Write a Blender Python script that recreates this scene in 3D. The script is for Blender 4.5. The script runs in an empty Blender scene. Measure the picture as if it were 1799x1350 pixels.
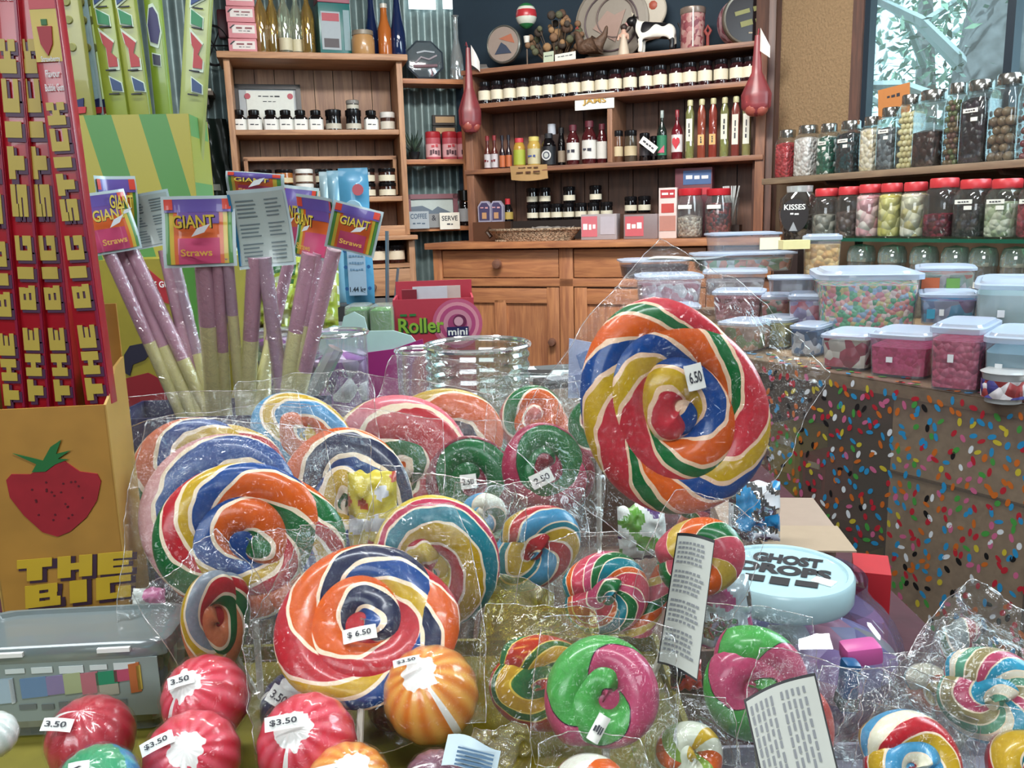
import bpy, bmesh, math, random
from mathutils import Vector, Matrix, noise
from math import radians as rad, sin, cos, pi
random.seed(11)
SC = bpy.context.scene
COL = SC.collection
# ------------------------------------------------------------------ camera, world, lights, exposure
F, PITCH, ROLL = 1500.0, 10.9, 1.6
CAM = Vector((0, 0, 1.1))
RM = Matrix.Rotation(rad(90 - PITCH), 4, 'X') @ Matrix.Rotation(rad(-ROLL), 4, 'Z')
cd = bpy.data.cameras.new('camera'); cam = bpy.data.objects.new('camera', cd); COL.objects.link(cam)
cam.matrix_world = Matrix.Translation(CAM) @ RM
cd.sensor_width = 36; cd.lens = 36 * F / 1799; cd.clip_start = 0.01; cd.clip_end = 200
SC.camera = cam
w = bpy.data.worlds.new('world'); SC.world = w; w.use_nodes = True
wb = w.node_tree.nodes['Background']; wb.inputs[0].default_value = (0.80, 0.93, 1.0, 1); wb.inputs[1].default_value = 2.2
def area(name, loc, target, sx, sy, power, col):
    l = bpy.data.lights.new(name, 'AREA'); l.shape = 'RECTANGLE'; l.size = sx; l.size_y = sy; l.energy = power; l.color = col
    o = bpy.data.objects.new(name, l); COL.objects.link(o); o.location = loc
    o.rotation_euler = (Vector(target) - Vector(loc)).to_track_quat('-Z', 'Y').to_euler()
    return o
area('added_ceiling_light', (-0.6, 0.6, 2.55), (-0.6, 0.6, 0), 1.3, 0.16, 20, (0.95, 0.98, 1.0))  # unseen ceiling lamps, added so glossy things have something bright to reflect
area('added_ceiling_light', (0.5, -0.5, 2.55), (0.5, -0.3, 0), 1.3, 0.16, 18, (0.95, 0.98, 1.0))
area('added_ceiling_light', (0.1, 2.4, 2.5), (0.1, 3.2, 0.8), 1.2, 0.2, 42, (1.0, 0.96, 0.90))
area('window_daylight', (2.05, 1.7, 1.9), (0.3, 1.4, 0.8), 1.6, 1.1, 45, (0.80, 0.93, 1.0))
area('added_rear_daylight', (-1.2, -2.2, 2.1), (0, 1.5, 0.9), 2.2, 1.0, 34, (0.88, 0.96, 1.0))  # unseen area light added for daylight from behind; the wall there is closed
sl = bpy.data.lights.new('sun', 'SUN'); sl.energy = 5.0; sl.angle = rad(2); sl.color = (.92, .97, 1.0); so = bpy.data.objects.new('sun', sl); COL.objects.link(so)
so.rotation_euler = (Vector((.35, .6, -1))).to_track_quat('-Z', 'Y').to_euler()
SC.view_settings.view_transform = 'Standard'; SC.view_settings.look = 'None'
SC.view_settings.exposure = 0.55; SC.view_settings.gamma = 1.0; SC.view_settings.use_curve_mapping = False
SC.cycles.transparent_max_bounces = 24; SC.cycles.max_bounces = 8; SC.cycles.transmission_bounces = 4
SC.cycles.caustics_reflective = False; SC.cycles.caustics_refractive = False

def ray(px, py): return RM.to_3x3() @ Vector(((px - 899.5) / F, -(py - 675) / F, -1))
def at(px, py, D):
    r = ray(px, py); return CAM + r * (D / r.y)
def atz(px, py, z):
    r = ray(px, py); return CAM + r * ((z - CAM.z) / r.z)
# ------------------------------------------------------------------ materials
def lin(h):
    h = h.lstrip('#'); out = []
    for i in (0, 2, 4):
        c = int(h[i:i + 2], 16) / 255; out.append(c / 12.92 if c <= 0.04045 else ((c + 0.055) / 1.055) ** 2.4)
    return (*out, 1)
_mc = {}
def newmat(name):
    m = bpy.data.materials.new(name); m.use_nodes = True; nt = m.node_tree; nt.nodes.clear()
    out = nt.nodes.new('ShaderNodeOutputMaterial'); return m, nt, out
def N(nt, t, **kw):
    n = nt.nodes.new('ShaderNode' + t)
    for k, v in kw.items():
        if k.startswith('i_'):
            key = k[2:]; key = int(key) if key.isdigit() else key.replace('_', ' ')
            n.inputs[key].default_value = v
        else: setattr(n, k, v)
    return n
def L(nt, a, b): nt.links.new(a, b)
def ramp(nt, stops, mode='CONSTANT'):
    r = nt.nodes.new('ShaderNodeValToRGB'); cr = r.color_ramp; cr.interpolation = mode
    cr.elements[0].position = stops[0][0]; cr.elements[0].color = lin(stops[0][1])
    cr.elements[1].position = stops[1][0]; cr.elements[1].color = lin(stops[1][1])
    for p, c in stops[2:]:
        e = cr.elements.new(p); e.color = lin(c)
    return r
def P(hexc, rough=0.5, metal=0.0, coat=0.0, bump=0.0, bscale=60, var=0.0):
    """plain surface with slight procedural variation"""
    k = ('P', hexc, rough, metal, coat, bump, bscale, var)
    if k in _mc: return _mc[k]
    m, nt, out = newmat('surface_' + hexc.strip('#'))
    b = N(nt, 'BsdfPrincipled'); L(nt, b.outputs[0], out.inputs[0])
    b.inputs['Roughness'].default_value = rough; b.inputs['Metallic'].default_value = metal; b.inputs['Coat Weight'].default_value = coat
    tc = N(nt, 'TexCoord'); nz = N(nt, 'TexNoise'); nz.inputs['Scale'].default_value = bscale; L(nt, tc.outputs['Object'], nz.inputs['Vector'])
    mx = N(nt, 'MixRGB', blend_type='MULTIPLY'); mx.inputs[0].default_value = 0.12 + var; mx.inputs[1].default_value = lin(hexc)
    L(nt, nz.outputs[0], mx.inputs[2]); L(nt, mx.outputs[0], b.inputs['Base Color'])
    if bump:
        bp = N(nt, 'Bump'); bp.inputs['Strength'].default_value = bump; bp.inputs['Distance'].default_value = 0.01
        L(nt, nz.outputs[0], bp.inputs['Height']); L(nt, bp.outputs[0], b.inputs['Normal'])
    _mc[k] = m; return m
def wood(c1, c2, axis='X', scale=9, rough=0.5):
    k = ('wood', c1, c2, axis, scale)
    if k in _mc: return _mc[k]
    m, nt, out = newmat('wood'); b = N(nt, 'BsdfPrincipled'); L(nt, b.outputs[0], out.inputs[0]); b.inputs['Roughness'].default_value = rough
    tc = N(nt, 'TexCoord'); mp = N(nt, 'Mapping'); s = {'X': (.7, 7, 7), 'Y': (7, .7, 7), 'Z': (7, 7, .7)}[axis]; mp.inputs['Scale'].default_value = s
    L(nt, tc.outputs['Object'], mp.inputs[0]); nz = N(nt, 'TexNoise'); nz.inputs['Scale'].default_value = scale; nz.inputs['Detail'].default_value = 6
    nz.inputs['Distortion'].default_value = 0.6; L(nt, mp.outputs[0], nz.inputs['Vector'])
    r = ramp(nt, [(0.32, c1), (0.68, c2)], 'LINEAR'); L(nt, nz.outputs[0], r.inputs[0])
    n2 = N(nt, 'TexNoise'); n2.inputs['Scale'].default_value = 2.5; L(nt, tc.outputs['Object'], n2.inputs['Vector'])
    mx = N(nt, 'MixRGB', blend_type='MULTIPLY'); mx.inputs[0].default_value = 0.5; L(nt, r.outputs[0], mx.inputs[1]); L(nt, n2.outputs[0], mx.inputs[2])
    g = N(nt, 'BrightContrast'); g.inputs[1].default_value = 0.04; L(nt, mx.outputs[0], g.inputs[0]); L(nt, g.outputs[0], b.inputs['Base Color'])
    bp = N(nt, 'Bump'); bp.inputs['Strength'].default_value = 0.15; bp.inputs['Distance'].default_value = 0.004; L(nt, nz.outputs[0], bp.inputs['Height']); L(nt, bp.outputs[0], b.inputs['Normal'])
    _mc[k] = m; return m
def film(tint='#ffffff', haze=0.06, gloss=0.10, rough=0.06, bump=0.0, bscale=40, hcol='#f0f4f4', fres=0.45):
    """thin clear plastic or glass: mostly see-through, glossy at grazing angles, a little milky"""
    k = ('film', tint, haze, gloss, rough, bump, bscale, hcol, fres)
    if k in _mc: return _mc[k]
    m, nt, out = newmat('clear_film')
    tr = N(nt, 'BsdfTransparent'); tr.inputs[0].default_value = lin(tint)
    df = N(nt, 'BsdfDiffuse'); df.inputs[0].default_value = lin(hcol)
    m1 = N(nt, 'MixShader'); m1.inputs[0].default_value = haze; L(nt, tr.outputs[0], m1.inputs[1]); L(nt, df.outputs[0], m1.inputs[2])
    gl = N(nt, 'BsdfGlossy'); gl.inputs['Roughness'].default_value = rough; gl.inputs[0].default_value = (1, 1, 1, 1)
    lw = N(nt, 'LayerWeight'); lw.inputs[0].default_value = 0.35
    mu = N(nt, 'Math', operation='MULTIPLY_ADD'); mu.inputs[1].default_value = fres; mu.inputs[2].default_value = gloss; mu.use_clamp = True
    L(nt, lw.outputs['Fresnel'], mu.inputs[0])
    m2 = N(nt, 'MixShader'); L(nt, mu.outputs[0], m2.inputs[0]); L(nt, m1.outputs[0], m2.inputs[1]); L(nt, gl.outputs[0], m2.inputs[2]); L(nt, m2.outputs[0], out.inputs[0])
    if bump:
        tc = N(nt, 'TexCoord'); nz = N(nt, 'TexNoise'); nz.inputs['Scale'].default_value = bscale; nz.inputs['Detail'].default_value = 3; nz.inputs['Distortion'].default_value = 1.5
        L(nt, tc.outputs['Object'], nz.inputs['Vector']); bp = N(nt, 'Bump'); bp.inputs['Strength'].default_value = bump; bp.inputs['Distance'].default_value = 0.01
        L(nt, nz.outputs[0], bp.inputs['Height']); L(nt, bp.outputs[0], gl.inputs['Normal']); L(nt, bp.outputs[0], lw.inputs['Normal'])
    _mc[k] = m; return m
def fill(cols, scale=90, rough=0.35, bump=0.8, gap=0.25):
    """many small sweets: voronoi cells with a random colour of the list"""
    k = ('fill', tuple(cols), scale, bump)
    if k in _mc: return _mc[k]
    m, nt, out = newmat('sweets'); b = N(nt, 'BsdfPrincipled'); L(nt, b.outputs[0], out.inputs[0]); b.inputs['Roughness'].default_value = rough
    tc = N(nt, 'TexCoord'); v = N(nt, 'TexVoronoi'); v.inputs['Scale'].default_value = scale; L(nt, tc.outputs['Object'], v.inputs['Vector'])
    sp = N(nt, 'SeparateColor'); L(nt, v.outputs['Color'], sp.inputs[0])
    n = len(cols); cs = cols if n > 1 else [cols[0], cols[0]]; n = len(cs)
    r = ramp(nt, [(i / n, c) for i, c in enumerate(cs)]); L(nt, sp.outputs[0], r.inputs[0]); L(nt, r.outputs[0], b.inputs['Base Color'])
    bp = N(nt, 'Bump'); bp.invert = True; bp.inputs['Strength'].default_value = bump; bp.inputs['Distance'].default_value = 0.6 / scale
    L(nt, v.outputs['Distance'], bp.inputs['Height']); L(nt, bp.outputs[0], b.inputs['Normal'])
    _mc[k] = m; return m
def rope(cols, line='#f2dcc0', lw=0.035, rough=0.28, twist=1.0):
    """boiled-sugar rope: coloured stripes run round and along the rope (UV: u = twisted length, v = round the rope)"""
    k = ('rope', tuple(cols), line, lw)
    if k in _mc: return _mc[k]
    m, nt, out = newmat('candy_rope'); b = N(nt, 'BsdfPrincipled'); L(nt, b.outputs[0], out.inputs[0])
    b.inputs['Roughness'].default_value = rough; b.inputs['Coat Weight'].default_value = 0.3; b.inputs['Coat Roughness'].default_value = 0.1; b.inputs['Specular IOR Level'].default_value = 0.3
    b.inputs['Subsurface Weight'].default_value = 0.0
    tc = N(nt, 'TexCoord'); sp = N(nt, 'SeparateXYZ'); L(nt, tc.outputs['UV'], sp.inputs[0])
    ad = N(nt, 'Math', operation='ADD'); L(nt, sp.outputs[0], ad.inputs[0]); L(nt, sp.outputs[1], ad.inputs[1])
    nz = N(nt, 'TexNoise'); nz.inputs['Scale'].default_value = 22; L(nt, tc.outputs['Object'], nz.inputs['Vector'])
    a2 = N(nt, 'Math', operation='MULTIPLY_ADD'); a2.inputs[1].default_value = 0.22; L(nt, nz.outputs[0], a2.inputs[0]); L(nt, ad.outputs[0], a2.inputs[2])
    fr = N(nt, 'Math', operation='FRACT'); L(nt, a2.outputs[0], fr.inputs[0])
    n = len(cols); tot = sum(c[1] for c in cols); stops = []; p = 0
    for c, wd in cols:
        stops.append((p, c)); q = p + wd / tot
        if lw: stops.append((q - lw, line))
        p = q
    r = ramp(nt, stops, 'CONSTANT'); L(nt, fr.outputs[0], r.inputs[0])
    n2 = N(nt, 'TexNoise'); n2.inputs['Scale'].default_value = 350; L(nt, tc.outputs['Object'], n2.inputs['Vector'])
    mx = N(nt, 'MixRGB', blend_type='OVERLAY'); mx.inputs[0].default_value = 0.25; L(nt, r.outputs[0], mx.inputs[1]); L(nt, n2.outputs[0], mx.inputs[2])
    L(nt, mx.outputs[0], b.inputs['Base Color'])
    bp = N(nt, 'Bump'); bp.inputs['Strength'].default_value = 0.25; bp.inputs['Distance'].default_value = 0.003; L(nt, nz.outputs[0], bp.inputs['Height']); L(nt, bp.outputs[0], b.inputs['Normal'])
    _mc[k] = m; return m
def stripes(cols, ax, az, off=0, rough=0.4):
    k = ('stripes', tuple(cols), ax, az, off)
    if k in _mc: return _mc[k]
    m, nt, out = newmat('printed_stripes'); b = N(nt, 'BsdfPrincipled'); L(nt, b.outputs[0], out.inputs[0]); b.inputs['Roughness'].default_value = rough
    tc = N(nt, 'TexCoord'); sp = N(nt, 'SeparateXYZ'); L(nt, tc.outputs['Object'], sp.inputs[0])
    a = N(nt, 'Math', operation='MULTIPLY_ADD'); a.inputs[1].default_value = ax; a.inputs[2].default_value = off + 50; L(nt, sp.outputs[0], a.inputs[0])
    c = N(nt, 'Math', operation='MULTIPLY_ADD'); c.inputs[1].default_value = az; L(nt, sp.outputs[2], c.inputs[0]); L(nt, a.outputs[0], c.inputs[2])
    fr = N(nt, 'Math', operation='FRACT'); L(nt, c.outputs[0], fr.inputs[0]); tot = sum(x[1] for x in cols); p = 0; st = []
    for h, wd in cols: st.append((p, h)); p += wd / tot
    r = ramp(nt, st); L(nt, fr.outputs[0], r.inputs[0]); L(nt, r.outputs[0], b.inputs['Base Color'])
    _mc[k] = m; return m
# ------------------------------------------------------------------ mesh builder
I4 = Matrix.Identity(4)
def T(x=0, y=0, z=0): return Matrix.Translation((x, y, z))
def RX(a): return Matrix.Rotation(rad(a), 4, 'X')
def RY(a): return Matrix.Rotation(rad(a), 4, 'Y')
def RZ(a): return Matrix.Rotation(rad(a), 4, 'Z')
def S(x, y, z): return Matrix.Diagonal((x, y, z, 1))
_txt = {}
def textmesh(body, bold=0.0):
    k = (body, bold)
    if k not in _txt:
        c = bpy.data.curves.new('lettering', 'FONT'); c.body = body; c.size = 1; c.offset = bold; c.resolution_u = 3; c.align_x = 'CENTER'
        o = bpy.data.objects.new('lettering', c); COL.objects.link(o); bpy.context.view_layer.update()
        me = bpy.data.meshes.new_from_object(o); vs = [tuple(v.co) for v in me.vertices]; fs = [tuple(p.vertices) for p in me.polygons]
        bpy.data.objects.remove(o); bpy.data.curves.remove(c); bpy.data.meshes.remove(me)
        x0 = min(v[0] for v in vs); x1 = max(v[0] for v in vs); y0 = min(v[1] for v in vs); y1 = max(v[1] for v in vs)
        _txt[k] = ([((v[0] - x0) / (x1 - x0) - .5, (v[1] - y0) / (y1 - y0) - .5) for v in vs], fs)
    return _txt[k]
BLK = {'T': [(0, .6, 1, 1), (.28, 0, .72, .6)], 'H': [(0, 0, .38, 1), (.62, 0, 1, 1), (.38, .35, .62, .65)],
 'E': [(0, 0, .45, 1), (.45, .7, 1, 1), (.45, .38, .9, .6), (.45, 0, 1, .28)], 'B': [(0, 0, .4, 1), (.4, .75, .92, 1), (.4, .4, .9, .6), (.4, 0, 1, .25), (.66, .6, .92, .75), (.7, .25, 1, .4)],
 'I': [(.15, 0, .85, 1)], 'G': [(0, 0, .4, 1), (.4, .72, 1, 1), (.4, 0, 1, .25), (.6, .25, 1, .52)],
 'S': [(0, .7, 1, 1), (0, .55, .4, .7), (0, .38, 1, .6), (.6, .28, 1, .38), (0, 0, 1, .28)], 'C': [(0, 0, .42, 1), (.42, .7, 1, 1), (.42, 0, 1, .3)],
 'K': [(0, 0, .42, 1), (.42, .3, .65, .7), (.65, .58, 1, 1), (.65, 0, 1, .42)]}
class MB:
    def __init__(s): s.v = []; s.f = []; s.m = []; s.mats = []; s.uv = None
    def mi(s, mat):
        if mat not in s.mats: s.mats.append(mat)
        return s.mats.index(mat)
    def add(s, vs, fs, mat, M=None):
        n = len(s.v); s.v += [tuple(M @ Vector(v)) if M is not None else tuple(v) for v in vs]
        k = s.mi(mat) if not isinstance(mat, list) else None
        for i, f in enumerate(fs):
            s.f.append(tuple(n + j for j in f)); s.m.append(k if k is not None else s.mi(mat[i]))
        return s
    def box(s, c, d, mat, M=None, bev=0.0):
        x, y, z = c; a, b, h = d[0] / 2, d[1] / 2, d[2] / 2
        if bev:
            bm = bmesh.new(); bmesh.ops.create_cube(bm, size=1); bmesh.ops.scale(bm, vec=d, verts=bm.verts); bmesh.ops.translate(bm, vec=c, verts=bm.verts)
            bmesh.ops.bevel(bm, geom=bm.edges[:], offset=bev, segments=2, affect='EDGES', profile=0.6)
            bm.verts.index_update(); vs = [tuple(v.co) for v in bm.verts]; fs = [tuple(v.index for v in f.verts) for f in bm.faces]; bm.free()
            return s.add(vs, fs, mat, M)
        vs = [(x - a, y - b, z - h), (x + a, y - b, z - h), (x + a, y + b, z - h), (x - a, y + b, z - h), (x - a, y - b, z + h), (x + a, y - b, z + h), (x + a, y + b, z + h), (x - a, y + b, z + h)]
        return s.add(vs, [(0, 3, 2, 1), (4, 5, 6, 7), (0, 1, 5, 4), (1, 2, 6, 5), (2, 3, 7, 6), (3, 0, 4, 7)], mat, M)
    def lathe(s, prof, mat, M=None, seg=20, sq=0, caps=True):
        """prof: (r, z[, material]); sq > 0 squares the outline (superellipse)"""
        vs = []; fs = []; ms = []; n = len(prof)
        for p in prof:
            for i in range(seg):
                a = 2 * pi * (i + .5) / seg; c, d = cos(a), sin(a)
                k = 1.0 if not sq else 1 / (abs(c) ** sq + abs(d) ** sq) ** (1 / sq)
                vs.append((p[0] * c * k, p[0] * d * k, p[1]))
        for j in range(n - 1):
            for i in range(seg):
                i2 = (i + 1) % seg; fs.append((j * seg + i, j * seg + i2, (j + 1) * seg + i2, (j + 1) * seg + i)); ms.append(prof[j][2] if len(prof[j]) > 2 else mat)
        if caps:
            if prof[0][0] > 1e-5: fs.append(tuple(reversed(range(seg)))); ms.append(prof[0][2] if len(prof[0]) > 2 else mat)
            if prof[-1][0] > 1e-5: fs.append(tuple((n - 1) * seg + i for i in range(seg))); ms.append(prof[-1][2] if len(prof[-1]) > 2 else mat)
        return s.add(vs, fs, ms, M)
    def sphere(s, c, r, mat, M=None, seg=16, rings=10, sc=(1, 1, 1)):
        pr = [(max(1e-4, r * sin(pi * j / rings)), -r * cos(pi * j / rings)) for j in range(rings + 1)]
        MM = T(*c) @ S(*sc); return s.lathe(pr, mat, (M @ MM) if M is not None else MM, seg, caps=False)
    def tube(s, pts, r, mat, M=None, seg=8, mats=None, flat=1.0):
        pts = [Vector(p) for p in pts]; n = len(pts); rs = r if isinstance(r, (list, tuple)) else [r] * n
        vs = []; fs = []; ms = []; up = None
        for i, p in enumerate(pts):
            t = (pts[min(i + 1, n - 1)] - pts[max(i - 1, 0)]).normalized()
            if up is None: up = Vector((0, 0, 1)) if abs(t.z) < .9 else Vector((0, 1, 0))
            a = t.cross(up).normalized(); b = a.cross(t).normalized(); up = b
            for k in range(seg):
                q = 2 * pi * k / seg; vs.append(tuple(p + a * cos(q) * rs[i] + b * sin(q) * rs[i] * flat))
        for i in range(n - 1):
            for k in range(seg):
                k2 = (k + 1) % seg; fs.append((i * seg + k, i * seg + k2, (i + 1) * seg + k2, (i + 1) * seg + k)); ms.append(mats[i] if mats else mat)
        fs.append(tuple(reversed(range(seg)))); ms.append(mats[0] if mats else mat); fs.append(tuple((n - 1) * seg + k for k in range(seg))); ms.append(mats[-1] if mats else mat)
        return s.add(vs, fs, ms, M)
    def prism(s, poly, y0, y1, mat, M=None):
        """polygon in the XZ plane, front at y0 (towards -Y), back at y1"""
        n = len(poly); ar = sum(poly[i][0] * poly[(i + 1) % n][1] - poly[(i + 1) % n][0] * poly[i][1] for i in range(n))
        if ar < 0: poly = list(reversed(poly))
        vs = [(p[0], y0, p[1]) for p in poly] + [(p[0], y1, p[1]) for p in poly]
        fs = [tuple(range(n)), tuple(reversed(range(n, 2 * n)))] + [(i, i + n, (i + 1) % n + n, (i + 1) % n) for i in range(n)]
        return s.add(vs, fs, mat, M)
    def text(s, body, w, h, mat, M=None, bold=0.02):
        """letters in the XZ plane facing -Y, centred"""
        if body[0] == '~':   # print too small to read: a row of short dashes
            n = int(body[1:]); tot = 0; ws = [random.uniform(.6, 1.4) for _ in range(n)]; u = w / (sum(ws) + .35 * (n - 1)); x = -w / 2
            for q in ws: s.box((x + q * u / 2, 0, random.uniform(-.1, .1) * h), (q * u, .0004, h * random.uniform(.45, .8)), mat, M); x += (q + .35) * u
            return s
        vs, fs = textmesh(body, bold); return s.add([(v[0] * w, 0, v[1] * h) for v in vs], fs, mat, M)
    def block(s, body, w, h, mat, shadow=None, M=None, gap=0.16, space=0.5, d=0.0006, sh=(0.10, -0.10)):
        """chunky slab letters, origin at lower left, advancing along +X"""
        tot = sum((space if c == ' ' else (0.7 if c == 'I' else 1)) + gap for c in body) - gap; u = w / tot; x = 0
        for c in body:
            cw = space if c == ' ' else (0.7 if c == 'I' else 1)
            if c != ' ':
                for (a, b, e, f) in BLK[c]:
                    if shadow: s.box(((x + (a + e) / 2 * cw + sh[0]) * u, -d * .5, ((b + f) / 2 + sh[1]) * h), ((e - a) * cw * u * 1.12, d, (f - b) * h * 1.12), shadow, M)
                    s.box(((x + (a + e) / 2 * cw) * u, -d * 1.6, (b + f) / 2 * h), ((e - a) * cw * u, d, (f - b) * h), mat, M)
            x += cw + gap
        return s
    def surf(s, fn, nu, nv, mat, M=None, uvfn=None, closeu=False):
        n0 = len(s.v); vs = [fn(i / nu, j / nv) for j in range(nv + 1) for i in range(nu + 1)]
        fs = [(j * (nu + 1) + i, j * (nu + 1) + i + 1, (j + 1) * (nu + 1) + i + 1, (j + 1) * (nu + 1) + i) for j in range(nv) for i in range(nu)]
        s.add(vs, fs, mat, M)
        if uvfn:
            if s.uv is None: s.uv = {}
            for j in range(nv + 1):
                for i in range(nu + 1): s.uv[n0 + j * (nu + 1) + i] = uvfn(i / nu, j / nv)
        return s
    def mesh(s, name, angle=38, smooth=True):
        me = bpy.data.meshes.new(name); me.from_pydata(s.v, [], s.f)
        for m in s.mats: me.materials.append(m)
        me.polygons.foreach_set('material_index', s.m)
        if smooth:
            me.polygons.foreach_set('use_smooth', [True] * len(s.f))
            if angle: me.set_sharp_from_angle(angle=rad(angle))
        if s.uv:
            ul = me.uv_layers.new(name='UVMap')
            for lp in me.loops: ul.data[lp.index].uv = s.uv.get(lp.vertex_index, (0, 0))
        me.update(); return me
    def build(s, name, parent=None, M=None, angle=38, smooth=True):
        o = bpy.data.objects.new(name, s.mesh(name, angle, smooth)); COL.objects.link(o)
        if parent is not None: o.parent = parent
        if M is not None: o.matrix_basis = M
        return o
def tag(o, label, cat, group=None):
    o['label'] = label; o['category'] = cat
    if group: o['group'] = group
    return o
def thing(name, M, label, cat, group=None):
    o = bpy.data.objects.new(name, None); COL.objects.link(o); o.empty_display_size = 0.02; o.matrix_basis = M
    return tag(o, label, cat, group)
def struct(mb, name, M=None, parent=None, **k):
    o = mb.build(name, parent, M, **k)
    if parent is None: o['kind'] = 'structure'
    return o
def stuff(o): o['kind'] = 'stuff'; return o
def dup(root, M, label, group=None):
    r = root.copy(); COL.objects.link(r); r.matrix_basis = M; r['label'] = label
    if group: r['group'] = group
    for ch in list(root.children):
        c = ch.copy(); COL.objects.link(c); c.parent = r
        for g in list(ch.children):
            d = g.copy(); COL.objects.link(d); d.parent = c
    return r
class Frame:
    """a vertical face in the room: local x along it, local y away from the viewer"""
    def __init__(s, x, y, ang): s.o = Vector((x, y, 0)); s.a = ang; s.t = Vector((cos(rad(ang)), sin(rad(ang)), 0)); s.n = Vector((-sin(rad(ang)), cos(rad(ang)), 0))
    def hit(s, px, py, v=0.0):
        r = ray(px, py); k = ((s.o + s.n * v - CAM).dot(s.n)) / r.dot(s.n); p = CAM + r * k; return (p - s.o).dot(s.t), p.z
    def M(s, u=0, v=0, z=0, rz=0): return Matrix.Translation(s.o + s.t * u + s.n * v + Vector((0, 0, z))) @ RZ(s.a + rz)
ORD = 'first second third fourth fifth sixth seventh eighth ninth tenth eleventh twelfth thirteenth fourteenth fifteenth sixteenth seventeenth eighteenth nineteenth twentieth'.split()
def skin(name, pts, edges, mat, parent=None, M=None, sub=2):
    me = bpy.data.meshes.new(name); me.from_pydata([p[:3] for p in pts], edges, []); me.materials.append(mat)
    o = bpy.data.objects.new(name, me); COL.objects.link(o)
    if parent is not None: o.parent = parent
    if M is not None: o.matrix_basis = M
    mod = o.modifiers.new('skin', 'SKIN'); sv = me.skin_vertices[0].data if me.skin_vertices else None
    if sv is None:
        bpy.context.view_layer.update(); sv = me.skin_vertices[0].data
    for i, p in enumerate(pts):
        sv[i].radius = (p[3], p[3]); sv[i].use_root = (i == 0)
    mod.use_smooth_shade = True
    sb = o.modifiers.new('sub', 'SUBSURF'); sb.levels = sub; sb.render_levels = sub
    return o
WHITE = P('#f2f5f2', .5); PAPER = P('#e9ede6', .7); BLACK = P('#141316', .35); INK = P('#3a3c44', .6)
GLASS = film('#f6fafa', .03, .05, .04, fres=.28); CLEAR = film('#f8fcfc', .06, .05, .08, fres=.3)
# ------------------------------------------------------------------ the room
PINE = wood('#a8602f', '#d88e52', 'X'); PINEZ = wood('#a8602f', '#d88e52', 'Z'); BACK = wood('#5e3826', '#8a5a3e', 'Z', 7)
OAK = wood('#a66e42', '#d29a68', 'X'); OAKZ = wood('#a66e42', '#d29a68', 'Z'); DKW = wood('#4a2a1e', '#6e4230', 'Z')
HU = Frame(-0.97, 4.15, 14); DR = Frame(-0.19, 4.3, -23); WR = Frame(1.07, 3.55, -63); CT = Frame(0.63, 1.97, -59)
struct(MB().box((.7, 1.4, -0.02), (8.6, 8.6, 0.04), wood('#3a2a22', '#5a4030', 'Y')), 'floor')
m = MB(); m.surf(lambda a, b: (-2.2 + 3.4 * a, 0.32 + 0.012 * sin(a * 3.4 / 0.068 * 2 * pi), 2.7 * b), 620, 1, P('#8fa5a6', .45, .35, 0, .1, 20, .3))
m.box((-.5, .36, 1.35), (3.4, 0.03, 2.7), P('#5c6a6c')); struct(m, 'wall_back', HU.M(), angle=80)
m = MB(); m.box((0.62, 0.30, 1.35), (1.6, 0.05, 2.7), P('#1d3140', .8)); struct(m, 'wall_corner', DR.M())
# right wall: board panel, sill wall, dark window frame
uw0, _ = WR.hit(1527, 100, .22); uw1, _ = WR.hit(1772, 100, .22); uw2, _ = WR.hit(1787, 100, .22); ub, _ = WR.hit(1366, 100, .20)
HESS = P('#a58a68', .95, 0, 0, .5, 90, .35)
m = MB(); m.box(((uw0 - .28) / 2 - .01, .235, 1.35), (uw0 + .28, .05, 2.7), HESS)
m.box((2.9, .235, .62), (6.4, .052, 1.24), P('#6b5946', .8)); m.box((2.9, .235, 2.62), (6.4, .05, .2), HESS); m.box((uw0 + 4.45, .235, 1.35), (4.4, .05, 2.7), HESS)
struct(m, 'wall_right', WR.M())
m = MB(); NAVY = P('#23303c', .4)
m.box((uw0, .215, 1.9), (.03, .035, 1.35), NAVY); m.box(((uw1 + uw2) / 2, .215, 1.9), (uw2 - uw1, .04, 1.35), NAVY)
m.box((uw0 + 1.1, .23, 1.262), (2.2, .06, .03), NAVY); m.box((uw0 + 1.1, .23, 2.53), (2.2, .06, .03), NAVY)
wo = struct(m, 'window_1', WR.M())
struct(MB().box((uw0 + 1.1, .24, 1.9), (2.2, .004, 1.25), film('#e8fbff', .05, .05, .02)), 'window_glass', None, wo)
struct(MB().box((uw0 - .035, .215, 1.9), (.05, .05, 1.4), DKW), 'trim_1', WR.M())
m = MB(); m.box((ub - .02, .17, 1.35), (.055, .1, 2.7), DKW); struct(m, 'trim_2', WR.M())
m = MB(); m.box((.7, 1.2, 2.74), (8.4, 8.2, .04), P('#8c8880', .9)); struct(m, 'ceiling')
struct(MB().box((-3.1, 1.2, 1.35), (.06, 8.0, 2.72), P('#7a6a58', .9)), 'wall_left')
struct(MB().box((.6, -2.75, 1.35), (7.6, .06, 2.72), P('#5c544c', .9)), 'wall_front')
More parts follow.
